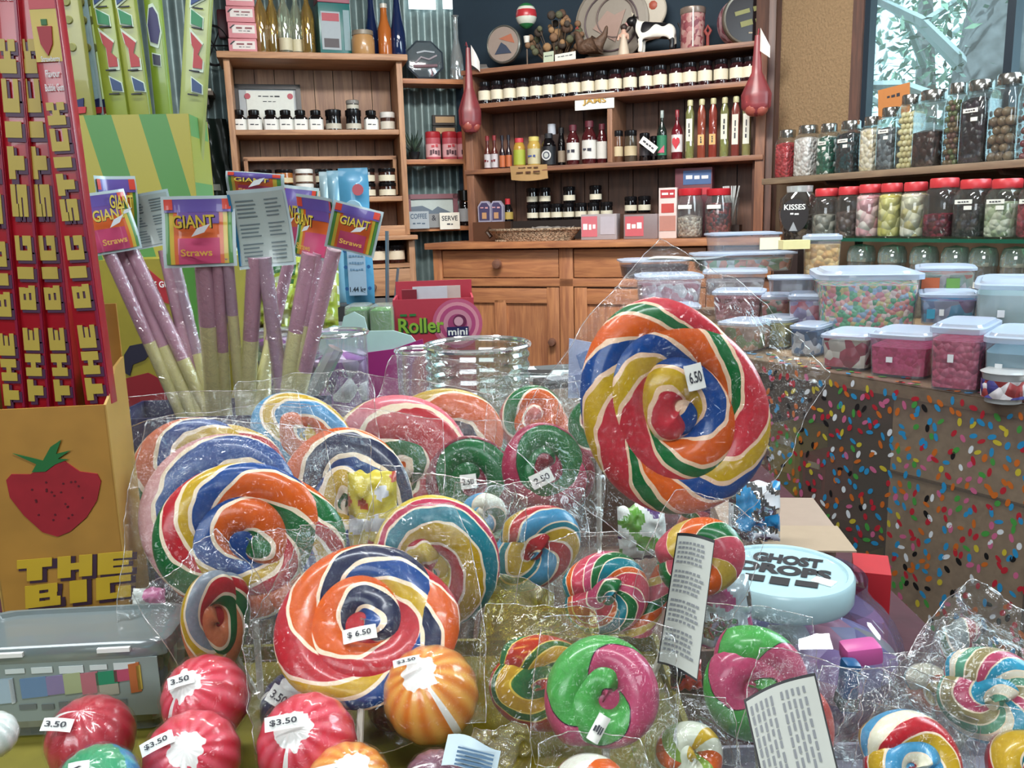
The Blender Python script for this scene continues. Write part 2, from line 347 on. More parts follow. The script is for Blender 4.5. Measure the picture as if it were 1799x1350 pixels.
# daylight gap below the eaves: the daylight is put into glowing panels
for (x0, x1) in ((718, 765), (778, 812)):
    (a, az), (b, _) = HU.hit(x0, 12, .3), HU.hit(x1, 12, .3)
    o = MB().box(((a + b) / 2, .295, az + .1), (b - a, .015, .22), WHITE).build('daylight_glow_panel', None, HU.M())
    o.data.materials[0] = bpy.data.materials.get('daylight_glow') or (lambda mm: (mm[0], L(mm[1], N(mm[1], 'Emission', i_Color=(.85, .97, 1, 1), i_Strength=1.3).outputs[0], mm[2].inputs[0]))[0])(newmat('daylight_glow'))
    tag(o, 'glowing panel in place of daylight above the octagonal plate, ' + ('wider one on the left' if x0 < 770 else 'narrow one on the right'), 'glow panel', 'glowing daylight panels in the iron wall')
# ------------------------------------------------------------------ outside the window
m = MB(); m.box((8, 6, -.2), (14, 16, .1), P('#7e8a70', .9)); struct(m, 'ground_outside')
LEAF = [P('#6f8a6c', .7), P('#8aa78e', .7), P('#54705c', .7), P('#a9c2b4', .7)]
def bush(x, y, z0, h, r, n, label):
    M0 = T(x, y, -.1); t = thing('garden_tree', M0, label, 'tree', 'trees outside the window')
    mm = MB(); mm.tube([(0, 0, 0), (.05, 0, h * .5), (.0, .1, h)], [.12, .09, .03], P('#7d7a78', .9)); mm.build('trunk', t)
    mm = MB()
    for _ in range(9):
        a = random.uniform(0, 2 * pi); z = random.uniform(.25, .8) * h
        mm.tube([(0, 0, z), (cos(a) * r * .5, sin(a) * r * .5, z + .25), (cos(a) * r, sin(a) * r, z + .35)], [.03, .02, .008], P('#a8b0ae', .8), seg=5)
    mm.build('branches', t); mm = MB()
    for _ in range(n):
        p = Vector((random.gauss(0, r * .5), random.gauss(0, r * .5), random.uniform(z0, h) + random.gauss(0, .1))); s_ = random.uniform(.025, .06)
        q = Matrix.Translation(p) @ Matrix.Rotation(random.uniform(0, 6.3), 4, Vector((random.random(), random.random(), random.random() + .1)).normalized())
        mm.add([(-s_, 0, 0), (0, -s_ * .4, 0), (s_, 0, 0), (0, s_ * .4, 0)], [(0, 1, 2, 3)], random.choice(LEAF), q)
    stuff(mm.build('leaves', t, smooth=False))
bush(3.0, 6.4, .8, 3.2, .8, 2600, 'pale leafy tree outside, seen through the left side of the window')
bush(5.2, 8.4, 1.0, 4.2, .8, 2200, 'leafy tree outside, seen behind the bare trunk in the window')
bush(7.6, 6.6, .5, 2.6, 1.0, 1600, 'leafy tree outside, at the right end of the window')
m = MB(); b0 = at(1715, 300, 6.0)
m.tube([(b0.x + .02, 6, -.1), (b0.x, 6, 1.5), (b0.x + .12, 6, 2.4), (b0.x + .05, 6, 4)], [.34, .27, .23, .16], P('#8e8b8c', .95, 0, 0, .8, 12, .6), seg=16)
for (dx, z, ex, ez) in ((0, 1.9, -1.0, 2.5), (0, 1.7, -1.2, 1.9), (.05, 2.2, .9, 2.9), (0, 1.5, -.8, 1.55)): m.tube([(b0.x + dx, 6, z), (b0.x + ex * .5, 5.9, (z + ez) / 2 + .1), (b0.x + ex, 5.8, ez)], [.06, .04, .012], P('#b9c0c0', .9), seg=6)
tag(m.build('tree_trunk'), 'thick grey tree trunk with thin pale branches outside the window', 'tree')
# ------------------------------------------------------------------ left hutch shelf
HD = .28
xl, _ = HU.hit(392, 110); xr, _ = HU.hit(706, 110); _, zt = HU.hit(548, 100); _, z1 = HU.hit(548, 232); _, z2 = HU.hit(548, 352); _, z3 = HU.hit(548, 418); _, z4 = HU.hit(680, 464)
xl2 = xl + .01; cxh = (xl + xr) / 2; wh = xr - xl
hut = thing('hutch_shelf', HU.M(cxh, 0, 0), 'pine hutch with open shelves against the corrugated iron wall', 'shelf unit')
for sx in (-1, 1):
    MB().box((sx * (wh / 2 - .014), HD / 2, (zt + z3) / 2), (.028, HD, zt - z3), OAKZ, bev=.003).build('side_panel', hut)
MB().box((0, HD / 2 - .01, zt), (wh + .05, HD + .04, .03), OAK, bev=.006).build('top', hut)
m = MB()
for i in range(8): m.box((-wh / 2 + .03 + (i + .5) * (wh - .06) / 8, HD - .008, (zt + z3) / 2), ((wh - .06) / 8 - .003, .012, zt - z3), wood('#8a5c40', '#b98a64', 'Z', 6))
m.build('back_board', hut)
for z in (z1, z2): MB().box((0, HD / 2, z), (wh - .05, HD - .02, .024), OAK, bev=.003).build('shelf', hut)
MB().box((.0, .01, z3 + .02), (wh - .03, .02, .055), OAK, bev=.003).build('rail', hut)
MB().box((0, HD / 2 - .02, z3 - .012), (wh + .06, HD + .06, .022), OAK, bev=.004).build('ledge', hut)
MB().box((0, HD / 2, z4 - .01), (wh - .02, HD, .02), OAK).build('shelf', hut)
for sx in (-1, 1): MB().box((sx * (wh / 2 + .005), HD / 2, z3 / 2 - .01), (.03, HD, z3 - .02), OAKZ, bev=.003).build('side_panel', hut)
MB().box((0, HD - .01, z3 / 2), (wh, .012, z3 - .03), BACK).build('back_board', hut)
_, zb = HU.hit(680, 522)
for k, sx in enumerate((-1, 1)):
    dr_ = MB().box((sx * wh / 4, .012, (z4 + zb) / 2 - .01), (wh / 2 - .012, .02, z4 - zb - .03), OAK, bev=.004).build('drawer', hut)
    kx = HU.hit(655, 505)[0] - cxh if sx > 0 else -wh / 4; MB().lathe([(.008, 0), (.008, .012), (.018, .02), (.014, .032), (.001, .035)], wood('#4a2a1a', '#6b4028'), T(kx, .002, HU.hit(655, 505)[1]) @ RX(90)).build('knob', dr_)
    dd = MB().box((sx * wh / 4, .012, zb / 2 - .01), (wh / 2 - .012, .02, zb - .06), OAKZ, bev=.004).build('door', hut)
    MB().lathe([(.008, 0), (.016, .02), (.001, .03)], DKW, T(sx * .05, .002, zb * .6) @ RX(90)).build('knob', dd)
# wooden box rack on the second shelf
x0, _ = HU.hit(428, 285, .1); x1, _ = HU.hit(697, 285, .1); _, zr = HU.hit(560, 278, .1)
m = MB(); rw = x1 - x0; m.box((0, 0, zr - z2 - .012), (rw, .12, .018), OAK); m.box((-rw / 2 + .009, 0, (zr - z2) / 2), (.018, .12, zr - z2 - .02), OAKZ); m.box((rw / 2 - .009, 0, (zr - z2) / 2), (.018, .12, zr - z2 - .02), OAKZ); m.box((0, .055, (zr - z2) / 2), (rw - .02, .008, zr - z2 - .02), BACK)
tag(m.build('wooden_rack', None, HU.M((x0 + x1) / 2, .17, z2 + .012)), 'low pine box rack behind the jars on the second hutch shelf', 'rack')
# certificate
a, za = HU.hit(409, 146, .2); b, zb2 = HU.hit(527, 146, .2)
t = thing('framed_certificate', HU.M((a + b) / 2, .22, z1 + .012), 'black framed certificate with two red seals standing on the hutch shelf', 'picture frame')
cw, chh = b - a, za - z1 - .012
m = MB()
for (x, z, ww, hh) in ((0, chh - .011, cw, .022), (0, .011, cw, .022), (-cw / 2 + .011, chh / 2, .022, chh), (cw / 2 - .011, chh / 2, .022, chh)): m.box((x, 0, z), (ww, .02, hh), BLACK)
m.build('frame', t, RX(-4))
m = MB(); m.box((0, .006, chh / 2), (cw - .03, .006, chh - .03), P('#b9bfc4', .6)); m.box((.01, .001, chh / 2 - .004), (cw - .09, .006, chh - .05), PAPER)
for x in (-.1, .1):
    m.lathe([(.014, 0), (.014, .001)], P('#b8505e'), T(x + .005, -.003, chh - .055) @ RX(90), 12)
m.text('~4', .1, .008, INK, T(.005, -.004, chh - .055)); m.text('~3', .06, .005, INK, T(.005, -.004, chh - .08)); m.build('print', t, RX(-4))
# ------------------------------------------------------------------ jars, small
def jam(r, h, body, label, lid, lidh=.22, square=0, lh=(.14, .56), neck=.86, name='jam_jar', cat='jar', lettering=None):
    t = bpy.data.objects.new(name, None); COL.objects.link(t); t.empty_display_size = .02; t['category'] = cat
    hb = h * (1 - lidh)
    MB().lathe([(r * .9, 0), (r, h * .03), (r, hb * .82), (r * neck, hb)], body, None, 18, square).build('jar_body', t)
    m = MB(); m.lathe([(r * neck * 1.04, hb - .0005), (r * neck * 1.07, hb + .002), (r * neck * 1.07, h - .003), (r * neck * .9, h)], lid, None, 18); m.build('lid', t)
    if label:
        m = MB(); m.lathe([(r * 1.012, h * lh[0]), (r * 1.012, h * lh[1])], label, None, 18, square, caps=False)
        if lettering: m.text(lettering, r * 1.1, h * .07, INK, T(0, -r * 1.03, h * (lh[0] + lh[1]) / 2))
        m.build('label', t)
    return t
def put(proto, M, label, group):
    if 'label' not in proto: proto.matrix_basis = M; proto['label'] = label; proto['group'] = group; return proto
    return dup(proto, M, label, group)
JAMD = P('#241318', .08, 0, .6); LIDK = P('#1c1b1e', .22, .3); CREAM = P('#e6dfc8', .6); GLOSSK = P('#0f0d10', .08, .1, .8)
# first hutch shelf
pA = jam(.034, .098, GLOSSK, P('#eceeea', .5), LIDK, .25, 5, (.05, .55), .7, lettering='~2')
pB = jam(.037, .1, GLOSSK, P('#c9c6b8', .5), LIDK, .3, 0, (.1, .35), .98)
pC = jam(.035, .09, P('#4a3028', .2), P('#d9d6ca', .5), P('#e8e8e4', .4), .3, 0, (.1, .5), .98)
for i, (px, p, d) in enumerate([(420, pA, ''), (447, pA, ''), (476, pA, ''), (502, pA, ''), (528, pA, ''), (555, pA, ''), (586, pB, 0), (621, pB, 0), (652, pA, ''), (681, pC, 1)]):
    u, _ = HU.hit(px, 215, .1); lab = ('square black jar with white label on the first hutch shelf, ' if p is pA else 'round black jar with low label on the first hutch shelf, ' if p is pB else 'brown jar with white lid on the first hutch shelf, ') + ORD[i] + ' from the left'
    put(p, HU.M(u, .1, z1 + .012), lab, 'jars on the first hutch shelf')
pT = jam(.03, .045, GLOSSK, P('#c9c6b8', .5), P('#8f8c88', .3), .4, 0, (.1, .5), .98, name='small_tin', cat='tin')
put(pT, HU.M(HU.hit(621, 215, .1)[0], .1, z1 + .112), 'small tin with pale label stacked on a round black jar on the first hutch shelf', 'jars on the first hutch shelf')
# second hutch shelf, two layers
pD = jam(.041, .068, P('#3a1f18', .1, 0, .5), CREAM, LIDK, .28, 0, (.08, .5), .98); pE = jam(.041, .068, P('#5c3a26', .3), P('#e9e4d4', .5), WHITE, .3, 0, (.12, .55), .98)
pF = jam(.041, .068, P('#a8652c', .2, 0, .5), P('#d8c9a0', .5), LIDK, .25, 0, (.08, .4), .98)
for lay in (0, 1):
    for i, (px, p) in enumerate([(463, pF), (500, pF), (535, pE), (570, pD), (607, pD), (644, pD), (680, pD)]):
        u, _ = HU.hit(px, 320, .07)
        kind = 'amber jar with black lid' if p is pF else 'brown jar with white lid' if p is pE else 'dark jar with cream label'
        put(p, HU.M(u, .07, z2 + .012 + lay * .0685), '%s on the second hutch shelf, %s layer, %s from left' % (kind, 'upper' if lay else 'lower', ORD[i]), 'jars on the second hutch shelf')
pG = jam(.043, .09, P('#3a1a14', .1, 0, .5), P('#ecdcc2', .5), LIDK, .26, 0, (.2, .68), .98)
for i, px in enumerate((596, 628, 662, 696)):
    u, _ = HU.hit(px, 450, .06); put(pG, HU.M(u, .06, z4 + .001), 'dark preserve jar with cream label below the hutch ledge, %s from the left' % ORD[i], 'jars below the hutch ledge')
# ------------------------------------------------------------------ things on top of the hutch
zT = zt + .0155
def hx(px, v=.14): return HU.hit(px, 90, v)[0]
PINK = P('#d98c94', .5)
for k in range(5):
    m = MB(); m.box((0, 0, .035), (.125, .15, .068), PINK, bev=.003); m.box((.005, -.0755, .04), (.1, .002, .035), P('#ece4e0', .6)); m.text('~2', .07, .011, P('#8a4a52'), T(.008, -.078, .045)); m.text('~3', .05, .004, INK, T(.008, -.078, .032))
    m.prism([(-.055, .045), (-.04, .058), (-.03, .058), (-.052, .04)], -.078, -.077, INK)
    tag(m.build('sweet_box', None, HU.M(hx(429), .13, zT + k * .0695, (k % 2) * 3 - 1)), 'pink and white sweet box on the hutch top, %s from the bottom of its stack' % ORD[k], 'box', 'stack of pink boxes on the hutch')
def bottle(name, prof, mat, M, lab, cap=None, caph=.02, label=None, lr=None, grp=None, cat='bottle', seg=18, sq=0):
    t = thing(name, M, lab, cat, grp); MB().lathe(prof, mat, None, seg, sq).build('bottle_body', t)
    z = prof[-1][1]; r = prof[-1][0]
    if cap: MB().lathe([(r * 1.12, z - caph * .7), (r * 1.12, z + caph * .3), (r * .9, z + caph * .35)], cap, None, 14).build('cap', t)
    if label: m = MB(); m.lathe([(lr * 1.015, label[0]), (lr * 1.015, label[1])], label[2], None, seg, sq, caps=False); m.build('label', t)
    return t
GOLD = film('#e8cf8a', .25, .16, .05, hcol='#c8a860'); PALE = film('#e6efe0', .2, .16, .05, hcol='#d8dfc8')
def wine(r, h): return [(r * .85, 0), (r, .01), (r, h * .55), (r * .85, h * .63), (r * .36, h * .75), (r * .34, h)]
for i, (px, c) in enumerate([(462, GOLD), (482, GOLD), (503, PALE), (524, PALE), (543, GOLD)]):
    bottle('tall_bottle', wine(.031, .33), c, HU.M(hx(px), .12 + .03 * (i % 2), zT), 'tall clear glass bottle of pale liquid on the hutch top, %s from the pink boxes' % ORD[i], P('#b9a070', .3, .4), .04, (.03, .085, P('#d6cfb0', .5)) if i in (2, 3) else None, .031, 'pale bottles on the hutch top')
m = MB(); m.box((0, 0, .12), (.15, .1, .24), P('#1f6a68', .3), bev=.004); m.box((0, 0, .29), (.152, .102, .1), P('#8a2a44', .35), bev=.004)
m.box((-.02, -.0515, .115), (.09, .002, .17), P('#9aa6ae', .5)); m.box((-.02, -.053, .175), (.08, .002, .035), P('#a83848')); m.box((-.02, -.053, .06), (.07, .002, .04), P('#3a3038')); m.box((.055, -.0515, .12), (.03, .002, .18), P('#7a98a0'))
tag(m.build('biscuit_tin', None, HU.M(hx(587), .12, zT, 8)), 'tall teal tin with dark red top and grey label on the hutch top', 'tin')
bottle('squat_jar', [(.05, 0), (.055, .01), (.055, .075), (.045, .1), (.045, .11)], P('#b98e5c', .3, 0, .5), HU.M(hx(636), .07, zT), 'squat tan jar in front of the blue bottle on the hutch top', P('#8a8070', .4), .02, cat='jar')
bottle('orange_bottle', [(.03, 0), (.033, .01), (.033, .13), (.02, .17), (.016, .2), (.016, .24)], P('#b4652c', .15, 0, .6), HU.M(hx(675), .09, zT), 'orange glass bottle between two blue bottles on the hutch top', P('#c9c4b8', .3), .02)
for i, px in enumerate((655, 697)): bottle('blue_bottle', [(.034, 0), (.04, .01), (.036, .12), (.022, .2), (.015, .26), (.015, .34)], P('#16264e', .1, 0, .8), HU.M(hx(px, .18), .17 - .06 * i, zT), 'tall dark blue bottle on the hutch top, ' + ('behind the squat jar' if i == 0 else 'at the right end'), P('#2a3a60', .3), .02, grp='blue bottles on the hutch top')
# red and black bottle holder hung on the wall
p = HU.hit(385, 60, .25); t = thing('wall_ornament', HU.M(p[0], .26, p[1]), 'black iron wheel ornament with dark red body hanging beside the pink boxes', 'ornament')
m = MB(); m.tube([(-.03 + .07 * cos(a), .0, -.05 + .09 * sin(a)) for a in [x * pi / 12 for x in range(0, 25)]], .006, BLACK); m.tube([(-.03, 0, -.05), (.04, 0, -.05)], .004, BLACK)
for a in range(6): m.tube([(-.03, 0, -.05), (-.03 + .07 * cos(a * pi / 3), 0, -.05 + .09 * sin(a * pi / 3))], .003, BLACK)
m.build('wheel', t); MB().box((.02, .02, .05), (.05, .05, .13), P('#5e1f2c', .4), bev=.01).build('body', t)
# dark green bag and light box on the wall left of the hutch
p = HU.hit(372, 280, .27); m = MB(); m.surf(lambda a, b: (-.08 + .16 * a + .006 * sin(b * 9), -.03 * sin(pi * a) + .012 * sin(a * 14 + b * 5), -.19 + .38 * b), 16, 16, P('#1c2b28', .35, 0, .4)); m.box((0, .01, 0), (.15, .02, .36), P('#18211f')); m.surf(lambda a, b: (-.07 + .14 * a, -.034 * sin(pi * a) - .006, -.15 + .03 * b), 8, 1, P('#8c9288'))
tag(m.build('dark_bag', None, HU.M(p[0], .28, p[1])), 'dark green bag with a pale band hanging left of the hutch', 'bag')
p = HU.hit(356, 165, .2); m = MB(); m.box((0, 0, 0), (.1, .14, .02), P('#6a5c50')); m.box((0, -.01, .014), (.085, .12, .01), P('#f2ead8', .3)); m.box((0, .02, -.03), (.05, .1, .04), P('#4a4440'))
tag(m.build('wall_bracket', None, HU.M(p[0], .23, p[1])), 'small shelf bracket with pale top on the iron wall above the dark bag', 'bracket')
# ------------------------------------------------------------------ corner shelves between hutch and dresser
CS = Frame(-0.6, 4.345, 16); ca, _ = CS.hit(712, 280); cb, _ = CS.hit(826, 280); cz = [CS.hit(770, y)[1] for y in (143, 284, 402)]
t = thing('corner_shelf', CS.M((ca + cb) / 2), 'pine corner shelf joining the hutch and the dresser', 'shelf')
for z in cz: MB().box((0, .075, z), (cb - ca, .15, .024), PINE, bev=.003).build('shelf_board', t)
MB().box(((cb - ca) / 2 - .02, .01, (cz[0] + cz[2]) / 2 - .06), (.03, .02, cz[0] - cz[2] - .15), PINEZ).build('batten', t)
p = CS.hit(746, 133); hh = (CS.hit(746, 58, .08)[1] - CS.hit(746, 133, .08)[1])
t = thing('octagonal_plate', CS.M(CS.hit(746, 100, .08)[0], .09, cz[0] + .012 + hh / 2) @ RX(-8), 'octagonal glass plate with raised picture standing on the top corner shelf', 'plate')
m = MB(); m.lathe([(hh / 2, 0), (hh / 2, .008), (hh * .44, .014), (0.0001, .014)], film('#9aa8b0', .45, .15, .1, hcol='#7a8890'), RX(90) @ RZ(0), 8); m.build('plate_body', t)
m = MB(); m.lathe([(hh / 2 - .004, .008), (hh / 2, .010), (hh * .46, .016)], P('#3c4650', .3), RX(90), 8, caps=False); m.tube([(-.05, -.017, -.02), (-.02, -.017, .01), (.02, -.017, .0), (.06, -.017, .02)], .005, P('#a8a0a8')); m.tube([(-.06, -.017, -.035), (.06, -.017, -.03)], .008, P('#8c7078'))
m.tube([(-.04, -.017, .03), (.0, -.017, .04), (.05, -.017, .035)], .005, P('#b8c0c8')); m.build('relief', t)
bottle('glass_decanter', [(.035, 0), (.038, .01), (.03, .12), (.012, .2), (.012, .3), (.02, .31)], film('#c8d8dc', .25, .2, .05), CS.M(CS.hit(803, 120, .06)[0], .06, cz[0] + .012), 'slim clear glass bottle on the top corner shelf beside the octagonal plate', None)
pC_ = None
for i, px in enumerate((761, 790, 816)):
    if pC_ is None:
        pC_ = bpy.data.objects.new('tall_can', None); COL.objects.link(pC_); pC_['category'] = 'can'
        MB().lathe([(.036, 0), (.038, .004), (.038, .105)], P('#c8606c', .35), None, 20).build('can_body', pC_)
        m = MB(); m.lathe([(.0385, .012), (.0385, .075)], P('#e9b8bc', .4), None, 20, caps=False); m.text('~4', .05, .03, P('#57303a'), T(0, -.0395, .035)); m.text('~2', .035, .018, P('#c8434c'), T(0, -.0395, .064)); m.build('label', pC_)
        MB().lathe([(.038, .105), (.039, .108), (.038, .132), (.034, .136)], P('#b8323c', .35), None, 20).build('lid', pC_)
    put(pC_, CS.M(CS.hit(px, 260, .05)[0], .05, cz[1] + .0125), 'red and pink can on the lower corner shelf, ' + ('nearest the dark plant', 'middle of three', 'nearest the dresser')[i], 'red cans on the corner shelf')
m = MB(); a = CS.hit(760, 200, .1)[0]; b = CS.hit(800, 200, .1)[0]; zz = cz[1] + .012
for k in (0, 1): m.box(((a + b) / 2 + .0, 0, .145 + k * .055), (b - a, .03, .05), P('#26201e')); m.box(((a + b) / 2 + .004, -.016, .147 + k * .055), (b - a - .02, .004, .03), P('#b99a70'))
m.box(((a + b) / 2, .01, .06), (b - a, .04, .12), P('#3a2e28'))
tag(m.build('slotted_box', None, CS.M(0, .12, zz)), 'dark box with tan front panels behind the red cans', 'box')
m = MB()
for _ in range(26):
    a_ = random.uniform(0, 6.28); h_ = random.uniform(.06, .15); e = random.uniform(.02, .05); m.tube([(0, 0, .03), (cos(a_) * e * .6, sin(a_) * e * .6, h_ * .7), (cos(a_) * e, sin(a_) * e, h_)], [.004, .006, .001], P(random.choice(['#2c4038', '#3c5040', '#1e2a28'])), seg=5)
pt = thing('potted_plant', CS.M(CS.hit(727, 250, .07)[0], .07, cz[1] + .0125), 'small dark leafy plant on the lower corner shelf', 'plant'); m.build('leaves', pt); MB().lathe([(.02, 0), (.03, .04), (.027, .04)], P('#1d2226', .3)).build('pot', pt)
# picture frame, cards and papers on the counter by the corner
a, _ = CS.hit(716, 370, .02); b, zb_ = CS.hit(806, 340, .02); fh = zb_ - cz[2] - .012; fw = b - a
t = thing('picture_frame', CS.M((a + b) / 2, .05, cz[2] + .0125) @ RX(-5), 'dull red picture frame with a misty landscape on the lowest corner shelf', 'picture frame'); m = MB(); RED = P('#7d4a54', .45)
for (x, z, ww, hh) in ((0, fh - .012, fw, .024), (0, .012, fw, .024), (-fw / 2 + .012, fh / 2, .024, fh), (fw / 2 - .012, fh / 2, .024, fh)): m.box((x, 0, z), (ww, .018, hh), RED)
m.build('frame', t); m = MB(); m.box((0, .005, fh / 2), (fw - .04, .006, fh - .04), P('#b8c4c0')); m.prism([(-fw / 2 + .02, .03), (fw / 2 - .02, .03), (fw / 2 - .04, .07), (.03, .1), (0, .08), (-.05, .105), (-fw / 2 + .02, .1)], .0, .001, P('#5d6c7c')); m.build('print', t)
def card(px0, px1, py0, py1, fr, v, lines, col, lab, name='sign_card', tcol=INK, M2=None, cat='card', th=.003):
    a, zt_ = fr.hit(px0, py0, v); b, _ = fr.hit(px1, py0, v); _, zb_ = fr.hit((px0 + px1) / 2, py1, v); ww, hh = b - a, zt_ - zb_
    m = MB(); m.box((0, 0, hh / 2), (ww, th, hh), col)
    for (s_, cz_, w_, h_) in lines: m.text(s_, ww * w_, hh * h_, tcol, T(0, -th / 2 - .0008, hh * cz_))
    return tag(m.build(name, None, fr.M((a + b) / 2, v, zb_) @ (M2 or I4)), lab, cat)
card(717, 753, 372, 402, CS, -.02, [('COFFEE', .72, .8, .3), ('~3', .3, .6, .12)], P('#a9b4bc'), 'blue-grey card lettered COFFEE in front of the red picture frame', tcol=P('#4a5e74'))
card(772, 807, 374, 403, CS, -.03, [('SERVE', .66, .8, .3), ('~2', .3, .3, .12)], P('#ece9dc'), 'cream card lettered SERVE in front of the red picture frame')
card(752, 772, 376, 400, CS, -.01, [('&', .7, .4, .4)], P('#8d8f90'), 'small grey card with an ampersand between the two lettered cards')
bottle('preserve_jar', [(.035, 0), (.037, .01), (.037, .1), (.03, .12), (.034, .125), (.034, .16)], GLOSSK, CS.M(CS.hit(818, 380, .03)[0], .03, cz[2] + .0125), 'black jar with grey label beside the red picture frame', P('#0c0c0c', .2), .05, (.02, .085, P('#a9abae')), .037, cat='jar')
# ------------------------------------------------------------------ dresser
ul = 0.0; ur = DR.hit(1340, 150)[0]
def dz(pts): return sum(DR.hit(x, y)[1] for x, y in pts) / len(pts)
s1 = dz([(835, 122), (1335, 72)]); s2 = dz([(835, 182), (1320, 143)]); s3 = dz([(840, 298), (1335, 272)]); sc_ = dz([(845, 392), (1250, 390)])
ctop = DR.hit(900, 425, -.2)[1]; W_ = ur - ul
dres = thing('dresser', DR.M(0, 0, 0), 'large pine dresser with open jar shelves above drawers and doors', 'dresser')
def db(name, c, d, mat, par=None, bev=.003): return MB().box(c, d, mat, bev=bev).build(name, par or dres)
for u in (ul + .015, ur - .005): db('side_panel', (u, .125, (s1 + ctop) / 2 - .01), (.04, .25, s1 - ctop - .02), wood('#7e4c30', '#a86e48', 'Z'))
db('side_panel', (ur + .03, .14, (s1 + .25 + .02) / 2), (.03, .24, s1 + .25), DKW)
DRW = wood('#7a4629', '#b27448', 'X'); 
for z, nm in ((s1, 'top'), (s2, 'shelf'), (s3, 'shelf')): db(nm, (W_ / 2, .12, z - .011), (W_ + .02, .26, .022), DRW)
m = MB()
for i in range(11): m.box((.03 + (i + .5) * (W_ - .04) / 11, .252, (s1 + ctop) / 2), ((W_ - .04) / 11 - .004, .012, s1 - ctop), BACK)
m.build('back_board', dres)
ud = DR.hit(1071, 220)[0]; db('divider', (ud, .12, (s2 + s3) / 2 - .01), (.024, .24, s2 - s3 - .022), wood('#8e5c3c', '#b98058', 'Z'))
# base unit
b0_ = DR.hit(757, 440, -.2)[0]; b1_ = ur + .1; BW = b1_ - b0_; bc = (b0_ + b1_) / 2
db('counter_top', (bc, .02, ctop - .015), (BW + .04, .50, .03), PINE, bev=.005)
db('carcass', (bc, .04, (ctop - .03) / 2), (BW, .40, ctop - .03), wood('#7a4628', '#9c6238', 'Z'))
fv = -.172
def du(px, py=500): return DR.hit(px, py, fv)[0]
def zy(px, py): return DR.hit(px, py, fv)[1]
us = [b0_, du(779), du(984), du(1008), du(1008) + du(984) - du(779)]
us += [us[4] + us[3] - us[2]]; us += [min(b1_ - .02, us[5] + us[2] - us[1])]
zd0, zd1 = zy(880, 438), zy(880, 489); ze = zy(880, 503)
def fr_(x0, x1, z0, z1): MB().box(((x0 + x1) / 2, fv, (z0 + z1) / 2), (x1 - x0, .02, z1 - z0), PINEZ if (z1 - z0) > (x1 - x0) else PINE, bev=.002).build('face_frame', dres)
fr_(us[0], us[1], 0, ctop - .03); fr_(us[2], us[3], 0, ctop - .03); fr_(us[4], us[5], 0, ctop - .03)
fr_(us[1], us[4], zd0, ctop - .03); fr_(us[1], us[4], ze, zd1); fr_(us[1], us[4], 0, .08)
KN = wood('#6b3a20', '#8a5030', 'X')
for k, (x0, x1) in enumerate(((us[1], us[2]), (us[3], us[4]), (us[5], us[6]))):
    if x1 - x0 < .08: continue
    d = MB().box(((x0 + x1) / 2, fv + .004, (zd0 + zd1) / 2), (x1 - x0 - .008, .02, zd0 - zd1 - .008), PINE, bev=.004).build('drawer', dres)
    MB().lathe([(.012, 0), (.012, .012), (.024, .022), (.02, .038), (.001, .042)], KN, T((x0 + x1) / 2, fv - .005, (zd0 + zd1) / 2) @ RX(90)).build('knob', d)
    D_ = MB(); dw = x1 - x0 - .008; z0, z1_ = .085, ze - .004; cx_ = (x0 + x1) / 2; st = .06
    D_.box((cx_, fv + .012, (z0 + z1_) / 2), (dw - .02, .012, z1_ - z0 - .02), PINEZ)
    for sx in (-1, 1): D_.box((cx_ + sx * (dw / 2 - st / 2), fv + .004, (z0 + z1_) / 2), (st, .02, z1_ - z0), PINEZ, bev=.002)
    D_.box((cx_, fv + .004, (z0 + z1_) / 2), (st, .02, z1_ - z0 - .12), PINEZ, bev=.002)
    for z in (z0 + .03, z1_ - .04): D_.box((cx_, fv + .004, z), (dw - 2 * st, .02, .07), PINE, bev=.002)
    d = D_.build('door', dres); kz = zy(967, 600)
    MB().lathe([(.01, 0), (.01, .01), (.02, .02), (.016, .034), (.001, .037)], KN, T(x1 - .035 if k == 0 else x0 + .035, fv - .005, kz) @ RX(90)).build('knob', d)
# jam jars on the top shelf row
def du2(px, py, v): return DR.hit(px, py, v)[0]
JX = [851, 873, 895, 918, 942, 964, 987, 1009, 1033, 1057, 1081, 1107, 1135, 1160, 1188, 1212, 1239, 1267, 1295, 1318]
pJ = jam(.0315, .104, P('#1d1518', .07, 0, .8), CREAM, P('#232226', .15, .4), .2, 0, (.18, .6), .82)
pJ2 = jam(.0315, .104, P('#33161a', .07, 0, .8), CREAM, P('#232226', .15, .4), .2, 0, (.18, .6), .82)
for i, px in enumerate(JX):
    put(pJ if i < 10 else pJ2, DR.M(du2(px, 150 - i * 2, .05), .05, s2 + .0005), 'cream-labelled dark jam jar on the upper dresser shelf, %s from the left' % ORD[i], 'jam jars on the upper dresser shelf')
# JAMS sign
card(1010, 1079, 166, 192, DR, -.004, [], P('#e8e8e0', .5), 'small white sign lettered JAMS on the upper shelf edge', 'shelf_sign')
o = bpy.data.objects['shelf_sign']
a, z_ = DR.hit(1044, 180, -.004)
m = MB(); m.text('JAMS', .11, .03, P('#c9a04a')); m.text('JAMS', .11, .03, INK, T(.002, .0004, -.0015)); l_ = m.build('lettering', o, T(0, -.0035, .034))
